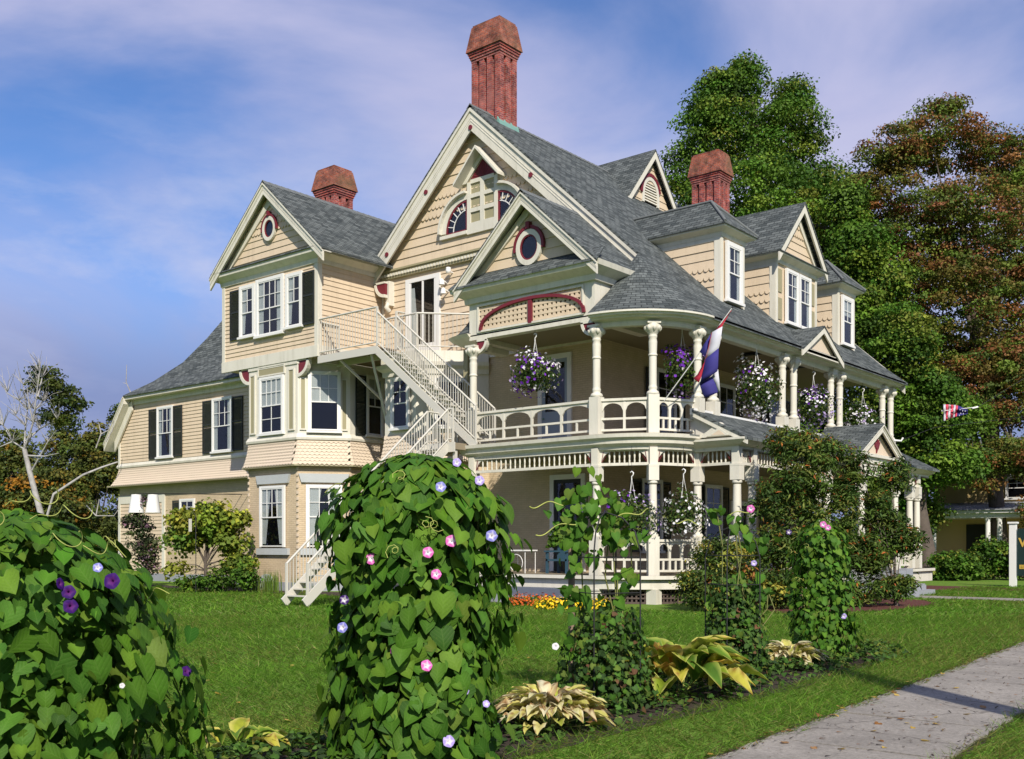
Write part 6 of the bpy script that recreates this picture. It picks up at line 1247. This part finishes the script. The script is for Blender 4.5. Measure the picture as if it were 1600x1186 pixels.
def mums(label, u0, u1, v, n, pal, nm):
    gs = [ground(u, v) for u in np.linspace(u0, u1, 7)]; t = thing(nm, label, 'flowers', (gs[3].x, gs[3].y, 0), 'chrysanthemums along the porch steps'); i = rng.integers(7, size=n); P = np.array([tuple(gs[k]) for k in i]); a = rng.uniform(0, 6.28, n); e = np.arccos(rng.random(n)); r_ = .30
    off = np.stack([np.cos(a) * np.sin(e), np.sin(a) * np.sin(e), np.cos(e)], 1); pos = P + off * np.array([.32, .25, .3]) + rng.normal(0, .04, (n, 3)); pos[:, 2] = np.abs(pos[:, 2]); me = scatter_mesh('blossom', [(math.cos(k), math.sin(k), 0) for k in np.linspace(0, 5.24, 6)], [(0, 1, 2, 3, 4, 5)], pos, frames(off + rng.normal(0, .2, (n, 3)), rng.normal(0, 1, (n, 3))) * rng.uniform(.022, .04, n)[:, None, None], palette(pal, n, .12)); link('blossom', me, m_petal, t, 'stuff')
    m_ = n * 2; i = rng.integers(7, size=m_); P = np.array([tuple(gs[k]) for k in i]); pos = P + rnd_dirs(m_) * rng.random((m_, 1)) ** .4 * np.array([.32, .25, .27]); pos[:, 2] = np.abs(pos[:, 2]); me = scatter_mesh('foliage', QUAD_V, QUAD_F, pos, frames(rnd_dirs(m_), rnd_dirs(m_)) * .06, palette(GM[:2], m_, .2)); link('foliage', me, m_leaf, t, 'stuff')
mums('bright yellow chrysanthemums edging the lawn at the porch', 852, 938, 952, 750, [(.75, .50, .01), (.80, .58, .03)], 'chrysanthemum_row'); mums('rust orange chrysanthemums before the stone steps', 800, 858, 946, 420, [(.55, .12, .015), (.45, .07, .015)], 'chrysanthemum_row'); mums('few yellow flowers seen through the vine pillar', 650, 690, 948, 250, [(.75, .50, .01)], 'chrysanthemum_row')
# lawn grass
def grass(n, Dmin, Dmax, hgt, wid):
    D = np.sqrt(rng.uniform(Dmin ** 2, Dmax ** 2, n)); l = rng.uniform(-.86, .86, n) * D; x = VX * D + RX * l; y = VY * D + RY * l; xe = WX(y); inwalk = (x > xe + .04 - .05 * np.sin(y * 5) * np.sin(y * 1.7)) & (x < xe + WW - .05); 
    house = (y > 22.6) & (x < -12.6); bed = (((x + 5.95) / .75) ** 2 + ((y - 8.6) / 7.2) ** 2 < 1) | (((x + 11.2) / 1.7) ** 2 + ((y - 28) / 4.1) ** 2 < 1); patch = np.sin(x * 1.9 + 1.3 * np.sin(y * .9)) * np.sin(y * 1.4 + x * .6); fw = (y > 33.3) & (y < 34.8); k = ~(inwalk | house | bed | fw | (x > 1.5)) & (rng.random(n) < .85 + .15 * patch); x, y, D, patch = x[k], y[k], D[k], patch[k]; m = len(x)
    pos = np.stack([x, y, np.zeros(m)], 1); a = rng.uniform(0, 6.28, m); lean = rng.uniform(.3, 1.7, m); up = np.stack([np.cos(a) * lean, np.sin(a) * lean, np.ones(m)], 1); R = frames(np.stack([-VX + rng.normal(0, .6, m), -VY + rng.normal(0, .6, m), np.full(m, .3)], 1), up); h = rng.uniform(.55, 1.15, m) * hgt * (1 + .2 * patch); Rr = R.copy(); Rr[:, :, 1] *= h[:, None]; Rr[:, :, 0] *= wid
    dry = np.clip((x + 9) / 7, 0, .6); col = palette([(.14, .29, .028), (.17, .32, .035), (.205, .33, .043), (.11, .23, .024), (.32, .30, .11)], m, .18, [.32, .3, .18, .14, .06]); col = col * (1 + .16 * patch)[:, None]; warm = rng.random(m) < np.clip(dry * .4 + .10 + .22 * np.sin(x * .8 + 2 * np.sin(y * .37)) * np.sin(y * .6 + x * .3), 0, .8); col[warm] = np.array([.24, .25, .06]) * rng.uniform(.7, 1.2, (warm.sum(), 1)); return link('lawn_grass', scatter_mesh('lawn_grass', [(-.5, 0, 0), (.5, 0, 0), (0, 1, .15)], [(0, 1, 2)], pos, Rr, col), m_grass, None, 'stuff')
grass(225000, 5.5, 14, .026, .007); grass(290000, 14, 24, .024, .010); grass(200000, 24, 42, .028, .022)
m = 2200; ly = rng.uniform(5.5, 26, m); lx = WX(ly) + rng.uniform(0, WW, m); lx = np.where(rng.random(m) < .55, WX(ly) + np.where(rng.random(m) < .7, 0, WW) + rng.normal(0, .06, m), lx)
link('leaf_litter', scatter_mesh('leaf_litter', [(-.5, -.12, 0), (.5, -.1, .05), (.45, .12, 0), (-.4, .1, .1)], [(0, 1, 2, 3)], np.stack([lx, ly, np.full(m, .034)], 1), frames(np.array([0, 0, 1.]) + rng.normal(0, .15, (m, 3)), rng.normal(0, 1, (m, 3)) * np.array([1, 1, 0])) * rng.uniform(.012, .06, m)[:, None, None], palette([(.10, .06, .03), (.05, .035, .025), (.22, .13, .05)], m, .25)), m_hosta, None, 'stuff')
m = 700; gl = [ground(u, v) for u, v in zip(rng.uniform(0, 1600, m), rng.uniform(935, 1180, m))]
LF = []
for k in range(4):
    me = scatter_mesh('fallen_leaf', HEART_V, HEART_F, np.zeros((1, 3)), np.eye(3)[None], palette([[(.45, .30, .05), (.30, .13, .04), (.40, .22, .09), (.55, .42, .10)][k]], 1, .1), HEART_MUL); me.materials.append(m_hosta); LF.append(me)
k = 0
def fallen(p, s, lab):
    o = bpy.data.objects.new('fallen_leaf', LF[rng.integers(4)]); C.objects.link(o); R = frames(np.array([[rng.normal(0, .15), rng.normal(0, .15), 1]]), np.array([[rng.normal(), rng.normal(), 0]]))[0]; o.matrix_basis = mat4(R, s, (p.x, p.y, .032)); tag(o, lab, 'leaf', 'fallen leaves')
for p in gl:
    if k >= 24: break
    if WX(p.y) + .1 < p.x < WX(p.y) + WW - .1: fallen(p, rng.uniform(.04, .07), 'small dry curled leaf lying on the grey sidewalk'); k += 1
k = 0
for p in gl:
    if k >= 90: break
    if p.x < -6.8 and p.y < 22: fallen(p, rng.uniform(.05, .085), 'small yellow or brown leaf lying on the mown lawn'); k += 1
for i in range(60):
    y = rng.uniform(7, 26); p = Vector((WX(y) + rng.normal(0, .06), y, 0)); fallen(p, rng.uniform(.035, .07), 'small brown leaf caught along the lawn edge of the sidewalk')
# ---------------------------------------------------------------- hanging baskets, flags, sign, neighbour, street pole
def basket(label, u, v, D, ru, rv, zhook, cols, nflow, where=1.0):
    c = at(u, v, D); t = thing('hanging_basket', label, 'flower basket', (c.x, c.y, c.z - .3), 'hanging flower baskets on the porch'); k = D / FPX; R_, Z_ = ru * k, rv * k
    q = MB(); q.lathe([(.10, -.16), (.17, .05), (.18, .06)], 12, tuple(c)); q.build('pot', m_white, t)
    hk = c + Vector((0, 0, Z_ + .36)); q = MB()
    for a in (0.4, 2.5, 4.6): q.tube([(c.x + .17 * math.cos(a), c.y + .17 * math.sin(a), c.z + .05), hk], .007, 4)
    q.build('hanger', m_white, t); q = MB(); q.tube([hk + Vector((0, 0, -.05)), hk + Vector((0, 0, .06)), hk + Vector((.05, 0, .10)), hk + Vector((.06, 0, .16)), hk + Vector((0, 0, .20)), hk + Vector((-.04, 0, .17))], .018, 6); q.build('hook', m_white, t)
    if zhook - hk.z > .25: q = MB(); q.tube([hk + Vector((0, 0, .19)), (hk.x, hk.y, zhook)], .005, 4); q.build('chain', m_wire, t)
    n = int(1500 * R_ / .7); d = rnd_dirs(n); r = rng.random(n) ** .45; lump = 1 + .30 * np.sin(3 * d[:, 0] + 2.5 * d[:, 2] + u) * np.cos(2.4 * d[:, 1] + u) ; pos = np.array(c) + d * r[:, None] * lump[:, None] * np.array([R_, R_, Z_]); pos[:, 2] -= .25 * Z_ * (np.abs(d[:, 0]) > .6) * rng.random(n)
    link('foliage', scatter_mesh('foliage', QUAD_V, QUAD_F, pos, frames(d + rng.normal(0, .6, (n, 3)), rnd_dirs(n)) * rng.uniform(.05, .1, n)[:, None, None], palette([(.04, .08, .018), (.06, .11, .02), (.03, .055, .016), (.10, .12, .03)], n, .2)), m_leaf, t, 'stuff')
    m_ = int(nflow * 1.35); cl = rnd_dirs(14); j = rng.integers(14, size=m_); d = unit(cl[j] + rng.normal(0, .38, (m_, 3)) + np.array([0, 0, .12])); cc = np.array(cols)[rng.integers(len(cols), size=14)][j] ; sw = rng.random(m_) < .3; cc[sw] = np.array(cols)[rng.integers(len(cols), size=sw.sum())]
    lf = 1 + .30 * np.sin(3 * d[:, 0] + 2.5 * d[:, 2] + u) * np.cos(2.4 * d[:, 1] + u); pos = np.array(c) + d * lf[:, None] * np.array([R_, R_, Z_]) * rng.uniform(.85, 1.08, (m_, 1)); pos[:, 2] -= .35 * Z_ * rng.random(m_) * (d[:, 2] < 0)
    link('blossom', scatter_mesh('blossom', [(math.cos(a) * (1 if i % 2 else .82), math.sin(a) * (1 if i % 2 else .82), .12) for i, a in enumerate(np.linspace(0, 5.65, 10))] + [(0, 0, -.15)], [(i, (i + 1) % 10, 10) for i in range(10)], pos, frames(d + rng.normal(0, .35, (m_, 3)), rnd_dirs(m_)) * rng.uniform(.03, .052, m_)[:, None, None], np.clip(cc * (1 + rng.normal(0, .1, (m_, 1))), 0, .9)), m_petal, t, 'stuff'); return t
W_, P_, L_ = (.82, .80, .82), (.16, .03, .40), (.52, .40, .68)
basket('round hanging basket of white and purple petunias in the middle of the upper front porch', 836, 582, 31.2, 40, 32, 8.2, [W_, W_, W_, W_, P_, L_], 230)
basket('hanging basket of deep purple petunias with the white pot showing, behind the hanging flag', 1066, 578, 30.2, 34, 40, 8.2, [P_, P_, P_, L_], 190)
basket('big trailing basket of white petunias just right of the flag', 1182, 606, 32.6, 40, 44, 8.2, [W_, W_, W_, P_], 300)
basket('hanging basket of violet petunias between the two pairs of upper posts', 1271, 636, 35.9, 30, 30, 8.2, [P_, L_, W_, L_], 230)
basket('farthest upper basket, pale white and lilac petunias', 1348, 654, 39.3, 29, 24, 8.2, [W_, W_, L_], 210)
basket('lower basket of mixed purple petunias behind the staked trellis', 987, 802, 29.0, 44, 34, 4.42, [P_, L_, P_, L_, W_], 230)
basket('lower basket of white petunias with a hooked hanger, near the rounded porch corner', 1068, 800, 29.0, 34, 36, 4.42, [W_, W_, W_], 150)
# flag on a slanting pole at the rounded corner
def cloth(name, grid, parent, cols, thick=.006):
    """grid rows of points; one mesh per colour band between the columns"""
    k = len(grid[0]) - 1
    for j in range(k):
        vs = [p for r in grid for p in (r[j], r[j + 1])]; fs = [(2 * i, 2 * i + 1, 2 * i + 3, 2 * i + 2) for i in range(len(grid) - 1)]; o = MB().add(vs, fs, True).build(name, cols[j], parent); so = o.modifiers.new('thickness', 'SOLIDIFY'); so.thickness = thick
m_red = M('flag_red', (.36, .02, .04), .8, .08, 5); m_flagw = M('flag_white', (.50, .50, .54), .8, .05, 5); m_blue = M('flag_blue', (.035, .03, .17), .8, .1, 5)
fb, ft = at(1038, 626, 28.85), at(1144, 481, 27.6); fl = thing('house_flag', 'red white and blue flag drooping from a slanted pole on the upper porch', 'flag', tuple(fb))
q = MB(); q.tube([fb, ft], .014, 6); q.build('pole', m_white, fl); q = MB(); q.lathe([(.005, .04), (.02, .02), (.02, 0), (.005, -.02)], 8, tuple(ft)); q.build('finial', m_wire, fl)
def G(rows):
    out = []
    for i, r in enumerate(rows): out.append([at(u, v, 27.75 + d) for u, v, d in r])
    return out
cloth('red_stripe', G([[(1142, 484, 0), (1143, 485, 0)], [(1131, 499, .05), (1131, 505, .0)], [(1116, 518, .1), (1128, 511, -.05)], [(1106, 545, .18), (1112, 520, .0)], [(1101, 566, .22), (1107, 545, .05)], [(1096, 574, .25), (1101, 566, .08)], [(1090, 585, .25), (1099, 576, .1)], [(1084, 591, .25), (1096, 588, .12)], [(1084, 592, .25), (1092, 598, .14)]]), fl, [m_red])
cloth('white_stripe', G([[(1113, 519, 0), (1129, 510, -.05)], [(1109, 536, .06), (1127, 525, -.12)], [(1104, 552, .1), (1125, 537, -.08)], [(1101, 563, .1), (1123, 545, -.05)]]), fl, [m_flagw])
cloth('blue_stripe', G([[(1101, 562, .1), (1123, 544, -.05)], [(1099, 578, .12), (1122.5, 558, -.14)], [(1096, 590, .14), (1122, 572, -.10)], [(1093, 601, .15), (1121, 580, -.02)]]), fl, [m_blue])
cloth('blue_stripe', G([[(1111, 522, .22), (1110, 528, .2)], [(1100, 538, .3), (1107, 545, .22)], [(1093, 550, .3), (1101, 556, .2)]]), fl, [m_blue])
cloth('blue_stripe', G([[(1093, 600, .2), (1112, 588, .18)], [(1096, 610, .24), (1118, 600, .15)], [(1099, 618, .22), (1122, 611, .2)], [(1103, 622, .22), (1122, 613, .2)]]), fl, [m_blue])
cloth('white_stripe', G([[(1112, 588, .18), (1122, 577, .1)], [(1118, 600, .17), (1124, 595, .12)], [(1122, 612, .2), (1125, 611, .16)]]), fl, [m_flagw])
# flag on a pole by the far porch end
m_fr = M('flag_stripe_red', (.55, .06, .10), .8, .08, 5)
D_ = 36.0; fl = thing('stars_and_stripes_flag', 'small red and white striped flag with a dark blue starred corner, blowing before the trees', 'flag', tuple(at(1530, 636, D_)))
def wav(a, b, n=6): return [at(a[0] + (b[0] - a[0]) * i / n, a[1] + (b[1] - a[1]) * i / n, D_ + .12 * math.sin(i * 1.4 + a[0] * .3)) for i in range(n + 1)]
ed = [((1474, 632), (1474, 658)), ((1477.5, 632), (1477.5, 657)), ((1482, 632), (1480.5, 656.5)), ((1485.5, 632.5), (1484.5, 654.5)), ((1490, 632.7), (1488, 653)), ((1493.5, 633), (1491.5, 651.5)), ((1497, 634), (1495, 650.5))]
for i in range(6):
    A, B = wav(*ed[i]), wav(*ed[i + 1]); cloth('stripe', [[a, b] for a, b in zip(A, B)], fl, [m_flagw if i % 2 == 0 else m_fr])
A, B = wav((1497, 634), (1495, 650.5)), wav((1512, 640), (1512, 646.5)); cloth('canton', [[a, b] for a, b in zip(A, B)], fl, [m_blue]); q = MB()
for u, v in ((1500, 640), (1504, 642), (1508, 642.5), (1501, 646), (1505, 646.5), (1499, 649), (1503, 638.5)): c = at(u, v, D_ - .16); q.lathe([(.001, .03), (.02, 0), (.001, -.03)], 5, tuple(c))
q.build('star', m_flagw, fl)['kind'] = 'stuff'
q = MB(); q.tube([at(1472, 642, D_), at(1528, 636, D_)], .012, 5); q.build('rod', m_white, fl); q = MB(); q.tube([at(1519, 638, D_), at(1528, 636, D_)], .035, 6); q.tube([at(1471, 642, D_), at(1475, 642, D_)], .03, 6); q.build('finial', m_white, fl)
q = MB(); q.tube([at(1528, 636, D_), at(1650, 560, D_)], .01, 4); q.build('line', m_wire, fl)
t = thing('service_wire', 'thin grey wire slung from the far porch corner past the trees', 'wire', tuple(at(1408, 688, 41))); q = MB(); q.tube([at(1408, 688, 41), at(1460, 668, 42), at(1500, 663, 43), at(1560, 656, 44), at(1660, 644, 46)], .010, 5); q.build('cable', m_wire, t); q = MB(); q.tube([at(1396, 688, 41), at(1408, 689, 41), at(1411, 684, 41)], .04, 6); q.build('bracket', m_white, t)
# sign board on white posts
m_board = M('dark_green_board', (.012, .028, .026), .45, .1, 3); m_goldp = M('gold_paint', (.50, .33, .06), .4, .1, 6)
sx, sy = at(1583, 915, 42.0).x, at(1583, 915, 42.0).y; sg = thing('sign_board', 'dark green sign board with gold letters between white posts, cut by the right edge', 'sign', (sx, sy, 0))
fs_ = Fr((sx, sy), (sx + 3.4, sy))
for s in (0, 3.2): q = MB(); fs_.box(q, s - .12, s + .12, 0, 2.55, -.12, .12); fs_.box(q, s - .17, s + .17, 2.55, 2.62, -.17, .17); q.build('post', m_white, sg)
q = MB(); fs_.box(q, .16, 3.06, .45, 2.35, -.04, .03); q.build('board', m_board, sg)
def letters(txt, s, z, h, nm):
    cu_ = bpy.data.curves.new(nm, 'FONT'); cu_.body = txt; cu_.size = h * 1.38; cu_.extrude = .008; cu_.offset = .012; cu_.materials.append(m_goldp); tmp = bpy.data.objects.new(nm, cu_); me = bpy.data.meshes.new_from_object(tmp); bpy.data.objects.remove(tmp); o = bpy.data.objects.new(nm, me); C.objects.link(o); o.parent = sg; o.matrix_parent_inverse = Matrix.Translation(-sg.location); p = fs_.P(s, z, .04); o.matrix_basis = Matrix.Translation(p) @ Matrix.Rotation(math.radians(90), 4, 'X'); return o
letters('WA', .22, 1.62, .36, 'lettering'); letters('ES', .24, .74, .15, 'lettering')
# neighbour house
nh = thing('neighbour_house', 'yellow clapboard house with a white columned porch behind the sign', 'house', (-12, 66, 0)); m_yel = M('yellow_clapboard', (.58, .44, .20), .7, .06, 1)
q = MB(); q.box(-20, -4, 62.6, 72, 0, 5.7); nw = q.build('wall', m_yel, nh); fn = FX(62.6)
clapboards(nw, fn, [(-20, 3.9), (-4, 3.9), (-4, 5.7), (-20, 5.7)], .2, m_yel)
q = MB(); q.box(-19.6, -4, 59.6, 62.7, 3.45, 3.62); q.box(-19.4, -4.2, 59.8, 62.7, 3.2, 3.45); q.build('porch_roof_edge', m_white, nh); q = MB(); roof_face(q, [(-19.7, 59.5, 3.64), (-3.9, 59.5, 3.64), (-3.9, 62.6, 4.15), (-19.7, 62.6, 4.15)], .04); q.build('porch_roof', m_granite, nh)
q = MB(); roof_face(q, [(-20.6, 62, 5.6), (-3.4, 62, 5.6), (-3.4, 67.3, 8.2), (-20.6, 67.3, 8.2)]); roof_face(q, [(-20.6, 72.6, 5.6), (-3.4, 72.6, 5.6), (-3.4, 67.3, 8.2), (-20.6, 67.3, 8.2)]); q.build('roof', m_ridge, nh)
for x in (-19.2, -16.35, -15.75, -12.5, -9.4, -6): q = MB(); q.lathe([(.16, .6), (.14, 1.2), (.13, 3.0), (.17, 3.1), (.17, 3.2)], 10, (x, 60, 0)); q.build('column', m_white, nh)
q = MB(); q.box(-19.4, -4.2, 59.8, 62.7, 0, .6); q.build('porch_floor', m_floorp, nh); q = MB(); fn.box(q, -18.2, -17.1, .7, 2.9, 0, .1); q.build('door', m_shut, nh)
for x in (-15, -11, -7): window(fn, x, x + 1, 1.2, 2.9, (2, 2), (1, 1), .5, parent=nh)
for x in (-16, -11, -7): window(fn, x, x + 1, 4.35, 5.45, (2, 2), (1, 1), .5, parent=nh)
# porch furniture, urn, bird feeder
t = thing('patio_table', 'small white wire table on the lower porch beside the vine pillar', 'table', (-20.4, 25.0, .8)); q = MB(); q.box(-20.85, -20.05, 24.7, 25.3, 1.48, 1.52); q.build('top', m_white, t)
for x in (-20.8, -20.1):
    for y in (24.75, 25.25): q = MB(); q.tube([(x, y, .8), (x, y, 1.5)], .014, 5); q.build('leg', m_white, t)
q = MB(); q.tube([(-20.45 + .26 * math.cos(a), 24.74, 1.12 + .26 * math.sin(a)) for a in np.linspace(0, 6.283, 17)], .012, 5); q.build('scroll', m_white, t)
t = thing('potted_fern', 'dark leafy potted plant on the shaded lower porch behind the staked trellis', 'potted plant', (-19.5, 26.2, .8)); q = MB(); q.lathe([(.16, 0), (.24, .45), (.26, .47)], 12, (-19.5, 26.2, .8)); q.build('pot', m_shut, t)
n = 1500; d = rnd_dirs(n); d[:, 2] = np.abs(d[:, 2]) * 1.1 - .2; link('foliage', scatter_mesh('foliage', QUAD_V, QUAD_F, np.array([-19.5, 26.2, 1.75]) + d * (rng.random((n, 1)) ** .5) * np.array([.75, .7, .8]), frames(d + rng.normal(0, .5, (n, 3)), rnd_dirs(n)) * .13, palette(GM[:2] + GM[3:4], n, .2)), m_leaf, t, 'stuff')
m_chair = M('blue_green_paint', (.03, .07, .10), .5, .1, 4); t = thing('porch_chair', 'dark blue wooden armchair in the shade of the lower porch', 'chair', (-19.0, 25.4, .8)); q = MB(); q.box(-19.5, -18.7, 25.0, 25.6, 1.18, 1.24); q.build('seat', m_chair, t); q = MB(); q.box(-19.5, -18.7, 25.6, 25.66, 1.2, 1.75); q.build('backrest', m_chair, t)
for x in (-19.5, -18.76):
    for y in (25.0, 25.58): q = MB(); q.box(x, x + .07, y, y + .07, .8, 1.45); q.build('leg', m_chair, t)
    q = MB(); q.box(x - .03, x + .1, 24.95, 25.68, 1.45, 1.5); q.build('armrest', m_chair, t)
t = thing('stone_urn', 'dark cast urn standing on the granite step wall', 'urn', (-12.2, 33.5, .85)); q = MB(); q.lathe([(.14, 0), (.14, .06), (.05, .12), (.06, .2), (.2, .3), (.27, .5), (.3, .52)], 14, (-12.2, 33.5, .85)); q.build('bowl', m_shut, t)
n = 260; d = rnd_dirs(n); d[:, 2] = np.abs(d[:, 2]); link('foliage', scatter_mesh('foliage', QUAD_V, QUAD_F, np.array([-12.2, 33.5, 1.4]) + d * rng.random((n, 1)) * .42, frames(d, rnd_dirs(n)) * .14, palette(GREENS, n, .2)), m_leaf, t, 'stuff')
c = at(306, 900, 36.5); t = thing('wind_chime_pole', 'thin pole with a hanging wind chime before the hydrangea', 'garden pole', (c.x, c.y, 0)); q = MB(); q.tube([(c.x, c.y, 0), (c.x, c.y, 2.7), (c.x - .2, c.y, 2.85), (c.x - .35, c.y, 2.7)], .015, 5); q.build('pole', m_wire, t); q = MB(); 
for k in range(4): q.tube([(c.x - .42 + .05 * k, c.y, 2.15), (c.x - .42 + .05 * k, c.y, 2.6)], .014, 5)
q.build('chime', m_metal, t)['kind'] = 'stuff'
# street pole outside the frame that throws the band of shade over the walk
t = thing('utility_pole', 'brown wooden utility pole on the street verge', 'utility pole', (1.25, 7.55, 0)); q = MB(); q.tube([(1.25, 7.55, 0), (1.25, 7.55, 7.6)], [.24, .2], 12); q.build('pole', m_wood, t)
